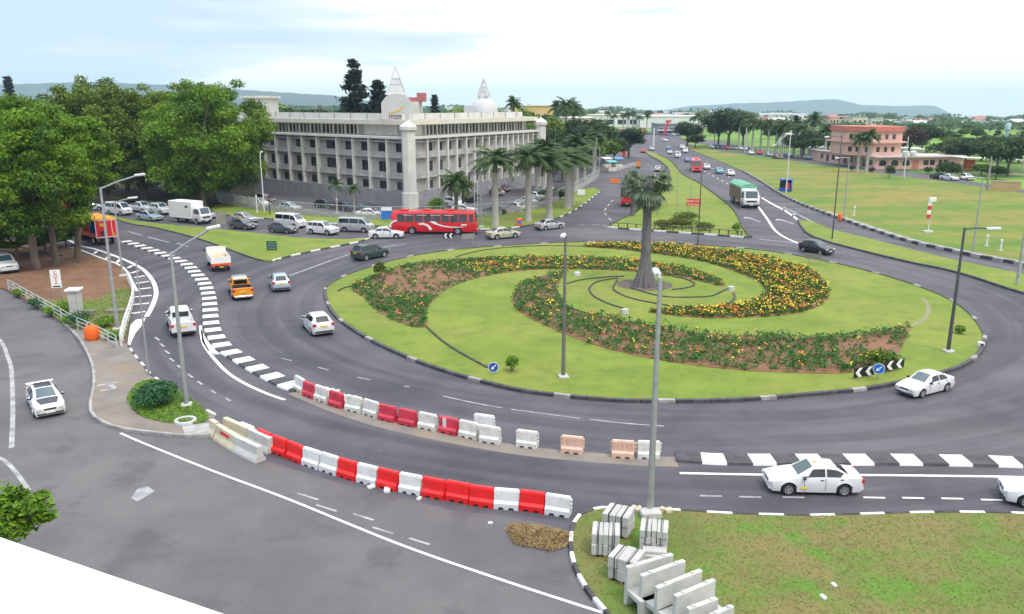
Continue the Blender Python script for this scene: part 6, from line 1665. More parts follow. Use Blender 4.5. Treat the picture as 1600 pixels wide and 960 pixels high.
def crown_mesh(seed, R_, h0, h1, n, leaf, m_, lobes=14, flat=.75, inner=.35, up=.35, lob=(.30, .46), low=False):
    g = np.random.default_rng(seed); C = []; N = []
    cz, rz = (h0+h1)/2, (h1-h0)/2
    L = []
    for k in range(lobes):
        d = sphere(1, g)[0]
        if d[2] < -.35 and not low: d[2] *= -.6
        d /= np.linalg.norm(d)
        q = g.uniform(.45, .78) if not low else g.uniform(.55, .86)
        r = g.uniform(*lob)*R_
        L.append((np.array([d[0]*q*R_, d[1]*q*R_, cz + d[2]*q*rz]), r))
    L.append((np.array([0, 0, cz]), R_*.5))
    if low:                       # sprays that stand out of the crown and break its outline
        for k in range(34):
            d = sphere(1, g)[0]; d[2] = abs(d[2])*.9 - .25; d /= np.linalg.norm(d); q = g.uniform(.80, .95); r = g.uniform(.11, .17)*R_
            L.append((np.array([d[0]*q*R_, d[1]*q*R_, cz + d[2]*q*rz]), r))
    w = np.array([l[1]**2 for l in L]); w /= w.sum()
    T = []
    for (c, r), f in zip(L, w):
        k = max(8, int(n*f)); d = sphere(k, g); tl = g.uniform(.0, .75)
        rad = r*(1 - inner*g.random(k)**1.8)
        # twigs: clump the leaves so that the outline is uneven
        tw = sphere(max(6, k//22), g); ii = g.integers(0, len(tw), k)
        pick = tw[ii]; tt = g.uniform(0, .35, len(tw)); T.append(np.clip(tl + tt[ii] + g.normal(0, .12, k), 0, 1))
        d = unit(d*.65 + pick*.6)
        p = c + d*rad[:, None]*np.array([1, 1, flat]) * (1 + .16*g.normal(0, 1, (k, 1)))
        C.append(p); N.append(d + np.array([0, 0, up]))
    C = np.concatenate(C); N = np.concatenate(N)
    V, Q = cards(C, N, leaf, .62, g, .7)
    return npmesh('crown', V, Q, m_, tint=np.concatenate(T)), L
def trunk_mesh(L, h0, r, seed, lean=(0, 0), m_=None, nb=7, name='trunk'):
    g = random.Random(seed); mb = MB()
    fork = h0*.75
    top = Vector((lean[0], lean[1], fork))
    mb.tube([(0,0,-.2), (0,0,.15), Vector((lean[0]*.3, lean[1]*.3, fork*.4)), top], [r*1.5, r*1.15, r*.95, r*.75], 10)
    Ls = sorted(L, key=lambda q: -q[1])[:nb]
    for c, q in Ls:
        e = Vector(c); m1 = top.lerp(e, .5) + Vector((g.uniform(-.4,.4), g.uniform(-.4,.4), .5))
        mb.tube([top - Vector((0,0,.3)), m1, e], [r*.5, r*.33, r*.12], 7)
    return mb.mesh(name, m_ or M_BARK, 50)
TP = {}
def tree_proto(key, seed, R_, h0, h1, n, leaf, mk, tr=.28, **kw):
    lean = kw.pop('lean', (0, 0)); nb = kw.pop('nb', 7)
    me, L = crown_mesh(seed, R_, h0, h1, n, leaf, LM[mk], **kw)
    TP[key] = (me, trunk_mesh(L, h0 + (h1-h0)*.3, tr, seed, lean, nb=nb))
def tree(key, loc, rz, s, label, name='broadleaf_tree', cat='tree', group=None, sz=None, crown=None):
    t = thing(name, loc, rz, label, cat, group); t.scale = (s, s, sz or s)
    c = link('crown', TP[key][0], t); link('trunk', TP[key][1], t)
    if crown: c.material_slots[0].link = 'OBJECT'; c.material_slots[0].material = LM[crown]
    return t
# big trees on the left
tree_proto('near1', 21, 6.0, 2.2, 17.0, 40000, .31, 'bright', .38, lobes=60, flat=.5, lob=(.17, .30), low=True, inner=.5)
tree_proto('near2', 22, 4.8, 1.6, 13.2, 28000, .31, 'bright', .30, lobes=48, flat=.5, lob=(.18, .32), low=True, inner=.5)
tree_proto('big1', 23, 8.6, 1.6, 20.8, 42000, .42, 'olive', .5, lobes=70, flat=.65, lob=(.15, .28), low=True, inner=.5)
tree_proto('big2', 24, 9.0, .8, 20.2, 42000, .42, 'mid', .5, lobes=70, flat=.6, lob=(.15, .28), low=True, inner=.5)
def lt(key, px, py, rz, s, label, sz=None, crown=None, name='broadleaf_tree'):
    return tree(key, G(px, py, 0), rz, s, label, name, sz=sz, crown=crown)
tree_proto('near3', 25, 5.4, 5.0, 17.2, 32000, .31, 'bright', .34, lobes=52, flat=.5, lob=(.17, .30), low=True, inner=.5, lean=(1.2, .3))
lt('near1', 57, 421, .4, 1.0, 'bright green feathery tree nearest the parked white jeep', 1.05)
lt('near1', 88, 414, 2.2, .90, 'bright green tree with a slim trunk behind the notice board', 1.0)
lt('near3', 121, 404, 0, 1.0, 'bright green tree on a leaning trunk next to the red lorry', 1.0)
lt('near2', -30, 412, 3.0, 1.15, 'bright green tree at the left edge of the picture', 1.25)
lt('near1', 20, 372, 4.0, 1.10, 'bright green tall tree behind the others at the far left', 1.05)
lt('near3', 78, 372, 2.0, 1.15, 'bright green tree filling the gap behind the slim trunks', 1.04)
for x, y, rz, sc, l in ((28, 403, .5, .62, 'low leafy tree under the near crowns, behind the parked white jeep'), (72, 396, 2.1, .55, 'low leafy tree between the slim trunks, behind the notice board'), (-18, 398, 3.3, .70, 'low leafy tree at the left edge under the near crowns'), (104, 386, 1.2, .42, 'small leafy tree at the kerb behind the leaning trunk')):
    lt('near2', x, y, rz, sc, l, sc*.62, 'mid')
lt('big2', -60, 345, .7, .95, 'green tree cut by the left edge, behind the near bright ones', .95, 'bright')
lt('big1', 168, 316, 0, 1.05, 'tall olive green tree above the left end of the queue', 1.06)
lt('big1', 226, 314, 2.5, 1.05, 'olive green tree above the white box truck', 1.0)
lt('big1', 284, 306, 4.4, .92, 'pale olive tree standing back between the two large groups', 1.02)
lt('big2', 318, 326, .9, .96, 'fresh green broad tree right of the box truck, nearest the panel wall', 1.04, 'bright')
lt('big2', 358, 316, 2.9, .94, 'fresh green tree that overlaps the left end of the office building', 1.06)
lt('big2', 130, 300, 1.7, .95, 'mid green tree deep behind the olive ones at left', .98, 'mid')
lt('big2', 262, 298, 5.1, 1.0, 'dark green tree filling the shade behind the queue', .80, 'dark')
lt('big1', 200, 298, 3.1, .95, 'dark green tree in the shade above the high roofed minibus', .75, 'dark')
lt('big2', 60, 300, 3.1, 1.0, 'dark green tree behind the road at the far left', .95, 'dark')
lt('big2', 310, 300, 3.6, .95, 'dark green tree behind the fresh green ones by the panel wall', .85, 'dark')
# red flowers hanging in the near left crowns
g = np.random.default_rng(5)
C = np.array([atY(x, y, 80) for x, y in ((70,300),(66,306),(102,312),(40,310),(104,318),(12,322),(92,303),(20,330),(48,296))])
C = (C[:, None, :] + g.normal(0, .35, (len(C), 7, 3))).reshape(-1, 3)
V_, Q_ = cards(C, sphere(len(C), g), .20, .8, g)
o = link('flame_blossom', npmesh('flame_blossom', V_, Q_, mat('flame blossom', (.36, .03, .02), .7, var=0))); tag(o, 'few red blossoms hanging low in the left trees', 'blossom', kind='stuff')
# foreground branch tip at the lower left
gb_ = G(30, 800, 6.9)
g = np.random.default_rng(9); C = []; mbb = MB(); lobes_ = []
base = Vector((-13.2, 18.6, 0))
for x, y, r, Y in ((-40,800,1.3,18.4),(12,792,.62,18),(52,790,.45,17.8),(30,822,.5,17.6),(-10,830,.8,17.4),(70,806,.28,17.6),(62,776,.25,18.1),(20,772,.35,18.2)):
    c = np.array(atY(x, y, Y)); k = int(900*r**1.5)+120; d = sphere(k, g)
    C.append(c + d*(r*(g.random((k, 1))**.45))*np.array([1, 1, .42])); lobes_.append(Vector(c))
C = np.concatenate(C) - np.array(base)
V_, Q_ = cards(C, np.tile([[0, 0, 1.0]], (len(C), 1)), .17, .42, g, .55)
t = thing('foreground_tree', base, 0, 'tip of a bright green tree above the white parapet at the lower left edge', 'tree')
link('crown', npmesh('crown', V_, Q_, LM['bright']), t)
mb = MB(); mb.tube([(0,0,0), (0,0,3), lobes_[0]-base-Vector((0,0,.4))], [.22, .18, .1], 8)
for l in lobes_[1:]: mb.tube([lobes_[0]-base-Vector((0,0,.4)), (lobes_[0]+l)/2-base-Vector((0,0,.1)), l-base], [.08, .05, .02], 6)
mb.build('trunk', M_BARK, t, 50)

# conifers behind the office
def conifer(key, seed, h, r, n, leaf, droop=.25, gap=.5):
    g = np.random.default_rng(seed); C = []; N = []; mb = MB()
    mb.tube([(0,0,0), (0,0,h*.5), (0,0,h)], [h*.018, h*.012, .04], 8)
    z = h*.12
    while z < h*.98:
        f = 1-(z/h)**1.25; nb = g.integers(4, 7)
        for k in range(nb):
            a = g.uniform(0, 2*math.pi); L = r*f*g.uniform(.6, 1.1)+.25
            e = Vector((math.cos(a)*L, math.sin(a)*L, z+L*.12)); s = Vector((0,0,z))
            mb.tube([s, e], .05, 4)
            m_ = max(6, int(n*L/ (h*r)*1.8)); t_ = .25+.8*g.random(m_)**.7
            p = np.array(s)+(np.array(e)-np.array(s))*t_[:, None] + g.normal(0, .28+.10*L, (m_, 3))*np.array([1, 1, .55])
            C.append(p); N.append(np.tile([[0, 0, .8]], (m_, 1)))
        z += g.uniform(.6, 1.1)*gap*(1+.6*f)
    C = np.concatenate(C); N = np.concatenate(N); V, Q = cards(C, N, leaf, .4, g, .8)
    TP[key] = (npmesh('crown', V, Q, LM['pine']), mb.mesh('trunk', M_BARK))
conifer('pine1', 3, 25, 5.6, 9000, .8, gap=1.2); conifer('pine2', 4, 22, 6.2, 10000, .8, gap=1.0); conifer('cypress', 6, 17, 1.7, 3500, .6, gap=.9)
tree('pine1', GY(555, 185), 0, 1.06, 'tall pointed dark conifer behind the office roof', 'conifer')
tree('pine2', GY(592, 188), 1, 1.02, 'broader dark conifer between the pointed one and the roof dome', 'conifer')
tree('cypress', GY(679, 270), 2, 1.15, 'narrow dark cypress behind the roof between the two domes', 'conifer')
tree('cypress', GY(17, 330), 2, 1.6, 'lone dark conifer on the skyline at the far left', 'conifer')
tree('cypress', G(1240, 236), .5, .75, 'dark conifer standing among the palms left of the pink house', 'conifer')

# palms
def frond(seed, L, droop, n=22, lw=.6, leaf=.10):
    """arching midrib with leaflets on both sides, lying along +X"""
    g = np.random.default_rng(seed); V = []; Q = []
    def pt(t): return np.array([L*t*(1-.18*t*droop), 0, L*(.55*t - .95*droop*t*t)])
    P = [pt(i/8) for i in range(9)]
    for i in range(8):
        a, b = P[i], P[i+1]; w = .06*(1-i/9); o = len(V)
        V += [a+[0,w,0], a-[0,w,0], b-[0,w,0], b+[0,w,0]]; Q.append((o, o+1, o+2, o+3))
    for i in range(n):
        t = .12+.86*i/n; p = pt(t); tg = pt(min(1, t+.03))-p; tg /= np.linalg.norm(tg)
        ll = lw*L*.42*math.sin(math.pi*(.12+.84*t))**.7
        for sg in (1, -1):
            d = np.array([tg[0]*.55, sg*.75, tg[2]*.5-.35-.3*g.random()]); d /= np.linalg.norm(d); d = d+g.normal(0, .07, 3)
            e = p+d*ll; wv = tg*leaf*L*.35; o = len(V)
            V += [p-wv*.5, p+wv*.5, e+wv*.15, e-wv*.15]; Q.append((o, o+1, o+2, o+3))
    return np.array(V), np.array(Q)
def rotm(az, el):
    ca, sa, ce, se = math.cos(az), math.sin(az), math.cos(el), math.sin(el)
    return np.array([[ca, -sa, 0], [sa, ca, 0], [0, 0, 1]]) @ np.array([[ce, 0, -se], [0, 1, 0], [se, 0, ce]])
def palm_proto(key, seed, h, L, nf=16, r=.24, mk='palm', bark=None, shaft=True):
    g = np.random.default_rng(seed); Vs = []; Qs = []; o = 0
    for k in range(nf):
        V, Q = frond(seed*50+k, L*g.uniform(.85, 1.1), g.uniform(.75, 1.25), n=26, lw=.75, leaf=.13)
        el = g.uniform(-.45, .95) if k > 3 else 1.15
        V = V @ rotm(k*2.4+g.uniform(-.2, .2), el).T + [0, 0, h]
        Vs.append(V); Qs.append(Q+o); o += len(V)
    me = npmesh('crown', np.concatenate(Vs), np.concatenate(Qs), LM[mk])
    mb = MB(); mb.lathe((0,0,0), [(r*1.5, -.1), (r*1.25, .3), (r*1.05, h*.2), (r*1.12, h*.5), (r*.85, h*.82), (r*.8, h*.84)], 12); mb2 = MB()
    tm = mb.mesh('trunk', bark or M_PBARK, 50)
    mb2.lathe((0,0,0), [(r*.82, h*.835), (r*.95, h*.87), (r*.6, h), (.05, h*1.03)], 12)
    TP[key] = (me, tm, mb2.mesh('crown_shaft', mat('green crown shaft', (.10, .17, .05), .5, var=.15), 50) if shaft else None)
def palm(key, loc, rz, s, label, group=None, sz=None):
    t = thing('palm_tree', loc, rz, label, 'palm', group); t.scale = (s, s, sz or s)
    link('crown', TP[key][0], t); link('trunk', TP[key][1], t)
    if TP[key][2]: link('crown_shaft', TP[key][2], t)
    return t
palm_proto('royal', 1, 9.5, 3.5, 26, .34); palm_proto('royal2', 2, 9.5, 3.6, 26, .34); palm_proto('short', 3, 5.0, 3.2, 26, .26, bark=M_BARK); palm_proto('young', 4, 4.4, 1.7, 14, .12)
def pp_(key, px, py, ptop, h, label, rz=0, s=1.0):
    s *= 1.25 if key.startswith('royal') else 1.0
    zt = HT(px, py, ptop); return palm(key, G(px, py, .1), rz, s, label, None, zt/h)
pp_('royal', 774, 353, 254, 9.5, 'tall royal palm with a white trunk right of the red bus front', .3)
pp_('royal2', 825, 346, 249, 9.5, 'tall royal palm in the middle of the verge, behind the orange notice box', 1.3)
pp_('royal', 858, 341, 256, 9.5, 'tall royal palm behind the silver sedan leaving to the right', 2.2, 1.05)
pp_('royal2', 887, 326, 250, 9.5, 'royal palm at the far end of the verge by the pale board', 3.0, 1.15)
pp_('royal', 892, 320, 247, 9.5, 'royal palm just behind the last verge palm', 4.4, 1.1)
pp_('royal2', 840, 300, 246, 9.5, 'royal palm inside the office car park between the tall verge palms', 5.0)
pp_('short', 713, 340, 288, 5.0, 'shaggy low palm behind the roof of the red bus', .5, 1.0)
pp_('short', 724, 330, 292, 5.0, 'second low palm pressed against the office wall behind the bus', 2.5, .85)
pp_('young', 527, 332, 290, 4.4, 'small young palm in front of the office, left one of two', 0)
pp_('young', 554, 335, 297, 4.4, 'small young palm in front of the office, right one of two', 1)
pp_('royal', 1288, 264, 212, 9.5, 'feathery palm before the left end of the pink house wing', 1.2, 1.0) if False else None
palm('royal2', GY(1350, 205), .4, .95, 'palm in front of the pink house, left one of the pair', None, .86); palm('royal', GY(1364, 204), 2.4, .95, 'palm in front of the pink house, right one of the pair', None, .92)
palm('royal', GY(885, 285), 1.0, 1.5, 'tall feathery palm rising above the dark trees at centre', None, 1.62); palm('royal2', GY(896, 290), 3.0, 1.4, 'second tall feathery palm above the dark trees at centre', None, 1.58); palm('royal2', GY(872, 300), 3.6, 1.3, 'third feathery palm at the left above the dark trees at centre', None, 1.55)
palm('royal2', GY(803, 330), 3.6, 1.3, 'lone palm on the skyline right of the second roof dome', None, 1.72)
palm('royal', GY(1275, 265), 2.0, 1.25, 'tall ragged palm left behind the pink house', None, 1.22)
for x, Y, l in ((903, 165, 'palm beyond the pale board at the end of the verge'), (915, 185, 'palm behind the far end of the boundary railing'), (930, 200, 'palm in the avenue beside the roadside stalls'), (850, 150, 'palm inside the car park behind the last two verge palms')):
    palm('royal2', GY(x, Y), x*.7, 1.2, l, None, .92)
for k, (x, Y) in enumerate(((1180, 300), (1193, 292), (1205, 288), (1217, 280), (1228, 276), (1246, 268), (1258, 262), (1170, 310), (1158, 318), (1296, 250))):
    palm('royal' if k % 2 else 'royal2', GY(x, Y, ter(0, Y)), k*1.3, 1.0, 'palm in the row between the big dark green tree and the pink house', 'palm row along the lane beyond the field', .92+.06*(k % 3))
for k, (x, Y) in enumerate(((960, 560), (975, 540), (990, 560), (1000, 520), (1012, 540), (982, 500), (1085, 480), (1093, 500), (950, 600))):
    palm('royal' if k % 2 else 'royal2', GY(x, Y), k*1.1, 1.1, 'tiny palm standing in front of the white mall', 'palms in front of the mall', .9+.1*(k % 3))

# the great fan palm of the roundabout: fluted flaring foot, hanging crown
ip = G(1007, 446, .12)
t = thing('fan_palm', ip, 0, 'great fan palm with a flaring fluted foot at the centre of the roundabout', 'palm')
zt = HT(1007, 446, 272)
mb = MB(); n = 26; prof = [(1.15, 0), (.98, .4), (.80, .9), (.60, 1.7), (.47, 2.7), (.41, 5), (.38, zt*.78), (.44, zt*.84), (.55, zt*.88), (.45, zt*.92), (.3, zt*.97)]
for r, z in prof:
    k = max(0, 1-z/2.4)
    for i in range(n):
        a = 2*math.pi*i/n; q = r*(1 + (.12*k+.015)*(1 if i % 2 else -1)); mb.v.append((q*math.cos(a), q*math.sin(a), z))
for k in range(len(prof)-1):
    for i in range(n): mb.f.append((k*n+i, k*n+(i+1) % n, (k+1)*n+(i+1) % n, (k+1)*n+i)); mb.m.append(0)
mb.build('trunk', M_DBARK, t)
def fan_crown(seed, h, nf, rad, stalk, m_, pitch=(-1.0, .9), parent=None, drop=.35):
    g = np.random.default_rng(seed); V = []; Q = []
    for k in range(nf):
        az = k*2.399+g.uniform(-.15, .15); el = g.uniform(*pitch)
        M3 = rotm(az, el); s = np.array([0, 0, h]); e = s + M3 @ np.array([stalk, 0, 0]); o = len(V)
        u = M3 @ np.array([0, .04, 0]); V += [s-u, s+u, e+u, e-u]; Q.append((o, o+1, o+2, o+3))
        nb = 15; Rr = rad*g.uniform(.8, 1.1)
        for i in range(nb):
            b = -1.9+3.8*(i+.5)/nb
            d = M3 @ np.array([math.cos(b), math.sin(b), .12*math.cos(3*b)]); side_ = M3 @ np.array([-math.sin(b), math.cos(b), 0])
            m1 = e+d*Rr*.6; tip = e+d*Rr-np.array([0, 0, drop*Rr*g.uniform(.6, 1.4)]); w = .12*Rr; o = len(V)
            V += [e, m1-side_*w, tip, m1+side_*w]; Q.append((o, o+1, o+2, o+3))
    return npmesh('crown', np.array(V), np.array(Q), m_)
link('crown', fan_crown(8, zt-.9, 32, 1.15, 1.35, LM['fan'], (-1.1, .75)), t)
link('dead_skirt', fan_crown(9, zt-1.3, 12, .9, .9, mat('dry palm skirt', (.16, .145, .13), .95, scale=3, var=.3), (-1.3, -.8), drop=.9), t)
p2 = G(988, 337, .12); t = thing('fan_palm', p2, 0, 'smaller fan palm at the left tip of the far median', 'palm'); z2 = HT(988, 337, 287)
mb = MB(); mb.lathe((0,0,0), [(.42, 0), (.30, .5), (.26, z2*.9), (.2, z2)], 10); mb.build('trunk', M_DBARK, t, 40)
link('crown', fan_crown(12, z2, 26, 1.15, 1.2, LM['fan'], (-1.0, .9)), t)
p2 = G(1030, 322, .12); t = thing('fan_palm', p2, 0, 'fan palm on the far median whose crown hangs right of the great one', 'palm'); z2 = HT(1030, 322, 284)
mb = MB(); mb.lathe((0,0,0), [(.42, 0), (.30, .5), (.26, z2*.9), (.2, z2)], 10); mb.build('trunk', M_DBARK, t, 40)
link('crown', fan_crown(13, z2, 26, 1.1, 1.15, LM['fan'], (-1.1, .8)), t)

# shrubs
def shrub(px, py, w, h, label, mk, n=900, leaf=.16, name='shrub', d=None, z=.12, flowers=None, seed=None, lumps=5, tw=True, cat='bush', p=None):
    p = p or G(px, py, z); seed = seed or int(px*7+py); g = np.random.default_rng(seed)
    t = thing(name, p, 0, label, cat); d = d or w
    C = []; N = []
    for k in range(lumps):
        a = g.uniform(0, 6.28); q = g.uniform(0, .5) if k else 0
        c = np.array([math.cos(a)*q*w/2, math.sin(a)*q*d/2, h*(.5 if k == 0 else g.uniform(.3, .6))]); rr = (.75 if k == 0 else g.uniform(.4, .6))
        m_ = n//lumps; s = sphere(m_, g); s[:, 2] = np.where(s[:, 2] < -.5, -s[:, 2], s[:, 2])
        C.append(c + s*np.array([w/2, d/2, h/2])*rr*(1-.3*g.random((m_, 1))**2)*(1+.12*g.normal(0, 1, (m_, 1)))); N.append(s+[0, 0, .3])
    C = np.concatenate(C); C[:, 2] = np.maximum(C[:, 2], .04); N = np.concatenate(N)
    V, Q = cards(C, N, leaf, .6, g, .6)
    link('foliage', npmesh('foliage', V, Q, LM[mk]), t)
    mb = MB()
    for k in range(4):
        a = k*1.6+g.uniform(-.3, .3); mb.tube([(0,0,0), (math.cos(a)*w*.22, math.sin(a)*d*.22, h*.55)], .03, 5)
    mb.build('stem', M_BARK, t)
    if flowers:
        top = C[C[:, 2] > h*.55]; top = top[g.integers(0, len(top), flowers[1])] + [0, 0, .06]
        V, Q = cards(top, np.tile([[0, -.3, 1.0]], (len(top), 1)), flowers[2], .9, g, .3); link('blossom', npmesh('blossom', V, Q, flowers[0]), t)
    return t
M_FYEL = mat('yellow petals', (.66, .46, .012), .6, var=.1, scale=8); M_FORA = mat('orange petals', (.66, .17, .01), .6, var=.15, scale=8)
shrub(246, 634, 3.0, 1.55, 'round deep green bush beside the corner lamp post', 'bush', 3000, .17, lumps=8)
shrub(800, 580, 1.0, 1.15, 'small bright green bush on the lower lawn of the island', 'lime', 900, .15)
shrub(1499, 521, 1.1, .65, 'low lime green plant at the right end of the island', 'lime', 500, .2)
shrub(1367, 577, 3.0, 1.35, 'dark flowering bush behind the chevron boards', 'mid', 2200, .17, d=1.5, flowers=(M_FYEL, 40, .15))
shrub(594, 436, 1.5, 2.0, 'slender little tree at the upper left tip of the island bed', 'hedge', 900, .18)
shrub(682, 336, 3.4, 3.0, 'round bright green bush at the office corner behind the bus', 'lime', 1600, .24)
for k, (x, y, w, h, l, mk) in enumerate(((1035, 358, 3.4, 1.4, 'low clipped hedge clump left of the median hedges', 'hedge'), (1055, 356, 3.2, 1.5, 'clipped hedge clump in the middle of the median', 'hedge'), (1077, 357, 4.2, 1.5, 'clipped hedge clump beside the black pole on the median', 'hedge'), (1100, 360, 3.4, 1.2, 'low clipped hedge clump right of the black pole', 'hedge'), (1068, 347, 4.6, 1.7, 'orange tinted hedge behind the clipped ones on the median', 'olive'))):
    shrub(x, y, w, h, l, mk, 1300, .2, 'hedge', d=2.4, cat='hedge')
shrub(1151, 365, 1.5, 1.6, 'lime shrub at the right corner of the far median', 'lime', 600, .2)
for x, y, w, h, l in ((157, 0, 0, 0, ''),): pass
for x, y, w, h, mk, l in ((130, 510, 2.4, 1.5, 'bush', 'dark green weed clump next to the orange drum'), (56, 480, 1.6, .9, 'bush', 'dark weed clump at the railing, left part'), (100, 488, 2.0, .9, 'lime', 'bright weeds under the notice board'), (110, 505, 1.5, .8, 'lime', 'bright weeds at the railing before the pillar'), (165, 510, 2.2, .8, 'lime', 'bright weeds between the pillar and the lamp post'), (178, 530, 1.6, .7, 'lime', 'bright weeds at the end of the pipe railing'), (30, 463, 1.4, .7, 'lime', 'bright weeds at the left end of the railing'), (80, 492, 1.5, .7, 'lime', 'bright weeds at the middle of the railing')):
    shrub(x, y, w, h, l, mk, 700, .16, 'weed_clump', cat='weeds')
shrub(1389, 278, 3.4, 3.6, 'round clipped bush in front of the arches of the pink house', 'dark', 900, .3)
shrub(1480, 279, 8.0, 4.4, 'spreading dark round tree beside the cars right of the pink house', 'dark', 3000, .4, 'small_tree', d=6, cat='tree')
shrub(1450, 271, 3.0, 1.8, 'low dark bush before the right wing of the pink house', 'dark', 700, .3)
shrub(1330, 268, 2.0, 1.6, 'low bush at the foot of the pink house, left of the arches', 'dark', 500, .3); shrub(1363, 270, 2.0, 1.4, 'low bush at the corner of the pink house wing', 'russet', 500, .3)
shrub(870, 312, 9, 2.2, 'trimmed hedge between car park and railing near the last palms', 'dark', 2200, .3, 'hedge', d=3, cat='hedge')
shrub(777, 306, 3.5, 1.8, 'yellow green shrub at the left end of the parked row', 'hedge', 700, .25)

# individual trees of the middle distance
tree_proto('m1', 31, 5.0, 2.0, 11.5, 5200, .62, 'mid', .3, lobes=18, flat=.7); tree_proto('m2', 32, 5.5, 2.5, 11.0, 5200, .65, 'dark', .32, lobes=18, flat=.7); tree_proto('m3', 33, 4.0, 1.5, 12.0, 4600, .6, 'dark', .28, lobes=16, flat=.9)
def mt(key, px, Y, h, wid, rz, label, crown=None):
    p = GY(px, Y); p.z = ter(p.x, p.y)
    base = {'m1': (11.8, 5.4), 'm2': (11.4, 5.8), 'm3': (12.4, 4.4)}[key]
    return tree(key, p, rz, wid/base[1], label, sz=h/base[0], crown=crown)
for a in (('m1', 846, 215, 15.5, 7.5, 0, 'olive green tree right behind the far corner of the office', 'olive'), ('m1', 826, 235, 15.5, 7.0, 2, 'brownish tree right of the second roof dome', 'olive'),
          ('m2', 865, 200, 11.5, 6.0, 1, 'dark tree behind the crowns of the tall verge palms', None), ('m2', 896, 255, 13.0, 8.0, 2, 'dark spreading tree at centre, left one of two', None), ('m2', 924, 250, 13.0, 8.0, 4, 'dark spreading tree at centre, right one of two', None),
          ('m1', 945, 235, 7.5, 5.5, 3, 'bright low tree before the dark spreading ones', None), ('m3', 962, 240, 8.0, 5.0, 1, 'dark shaggy tree beside the left carriageway', None), ('m3', 985, 262, 10.5, 6.5, 2, 'dark shaggy tree closest to the far carriageway', None), ('m2', 915, 215, 8.5, 6.0, 5, 'mid dark tree above the roadside stalls', 'mid'), ('m1', 880, 180, 8.0, 4.5, 5, 'green tree between the verge palms and the railing', 'dark'),
          ('m2', 1077, 335, 10.5, 6.5, 0, 'dark bush like tree left of the white block post', None), ('m3', 1090, 320, 6.0, 4.5, 2, 'small dark bush tree at the edge of the far field', None),
          ('m2', 1142, 330, 16.0, 11.5, 1, 'big dark green tree behind the white floodlight post', None), ('m3', 1126, 345, 12.5, 7.0, 3, 'left shoulder tree of the big dark green one', None), ('m3', 1165, 345, 13.0, 6.0, 3.9, 'right shoulder tree of the big dark green one', None),
          ('m2', 1219, 330, 11.0, 6.5, 2, 'dark grey green tree above the palm row', None), ('m2', 1262, 262, 8.5, 7.0, 3, 'dark tree mass left of the pink house', None), ('m2', 1280, 272, 8.5, 6.0, 4, 'dark tree directly behind the left end of the pink house', None), ('m3', 1300, 290, 7.5, 5.5, 1, 'green tree between the low white house and the pink house', 'mid'),
          ('m2', 1428, 250, 10.5, 5.0, 2, 'reddish brown tree right of the pink upper storeys', 'russet'), ('m2', 1448, 290, 10.5, 8.0, 1, 'dark tree behind the right wing of the pink house', None), 
          ('m2', 1520, 225, 7.5, 6.5, 1, 'dark round tree left of the white sheet shed', None), ('m2', 1500, 240, 7.0, 5.5, 4, 'dark tree at the right end of the pink wing', None), ('m2', 1590, 195, 9.5, 6.5, 2, 'large dark tree at the right edge above the garden wall', None), ('m1', 1572, 225, 8.0, 5.5, 3, 'mid green tree behind the white sheet shed', 'mid'), ('m2', 1545, 250, 7.5, 6.0, 3.3, 'dark tree below the blue house', None), ('m2', 1605, 240, 9.0, 7.0, 2.1, 'dark tree at the right edge beside the blue house', None), ('m1', 1572, 186, 3.5, 3.0, 2.1, 'low shrubby tree beside the tan garden wall', 'dark'), ('m1', 1548, 196, 3.2, 3.0, 1.1, 'low shrubby tree at the foot of the wooden utility pole', 'mid')):
    mt(*a)
# belts of far trees: each its own
fp = []
for i, (mk, R_, h) in enumerate((('dark', 5, 10), ('mid', 5.5, 11), ('dark', 4, 12), ('olive', 5, 9))):
    me, L = crown_mesh(60+i, R_, 1.2, h, 1500, 1.0, LM[mk], lobes=12, flat=.75)
    mb = MB(); mb.tube([(0,0,0), (0,0,h*.5)], [.3, .2], 6); fp.append((me, mb.mesh('trunk', M_BARK), h))
def ft(px, Y, h, g, lab, name, grp, k=None):
    p = GY(px, Y); p.z = ter(p.x, p.y)-.3; me, tm, hh = fp[g.randrange(4) if k is None else k]
    t = thing(name, p, g.uniform(0, 6), lab, 'tree', grp); s = h/hh; t.scale = (s*g.uniform(.9, 1.4), s*g.uniform(.9, 1.4), s)
    link('crown', me, t); link('trunk', tm, t)
g_ = random.Random(17)
for k in range(46):       # belt beyond the office, left of the conifers and between the domes
    px = g_.uniform(385, 545) if k < 24 else g_.uniform(625, 860); Y = g_.uniform(240, 330)
    ft(px, Y, g_.uniform(11.0, 15.5) if k < 24 else g_.uniform(11, 16), g_, 'rounded tree in the dense belt behind the office building', 'far_tree', 'trees in the belt behind the office')
for k in range(34):       # skyline hill trees at the left
    ft(g_.uniform(-40, 560), g_.uniform(300, 420), g_.uniform(14, 18), g_, 'tree of the wooded skyline beyond the left crowns', 'far_tree', 'trees of the left skyline')
for k in range(60):       # around and beyond the mall
    ft(g_.uniform(830, 1180), g_.uniform(740, 1300), g_.uniform(9, 15), g_, 'hazy tree beyond the white mall', 'far_tree', 'trees beyond the mall')
for k in range(70):       # hedgerows in the right hand plain
    Y = g_.choice([310, 360, 430, 560, 700, 900])*g_.uniform(.96, 1.04)
    px = g_.uniform(1160, 1640) if Y > 500 else g_.uniform(1440, 1640)
    ft(px, Y, g_.uniform(3, 6), g_, 'tree in the hedgerows of the right hand plain', 'far_tree', 'hedgerow trees of the plain')
for k in range(40):
    ft(g_.uniform(1000, 1640), g_.uniform(1000, 2300), g_.uniform(9, 16), g_, 'tiny tree among the distant houses', 'far_tree', 'trees among the distant houses')
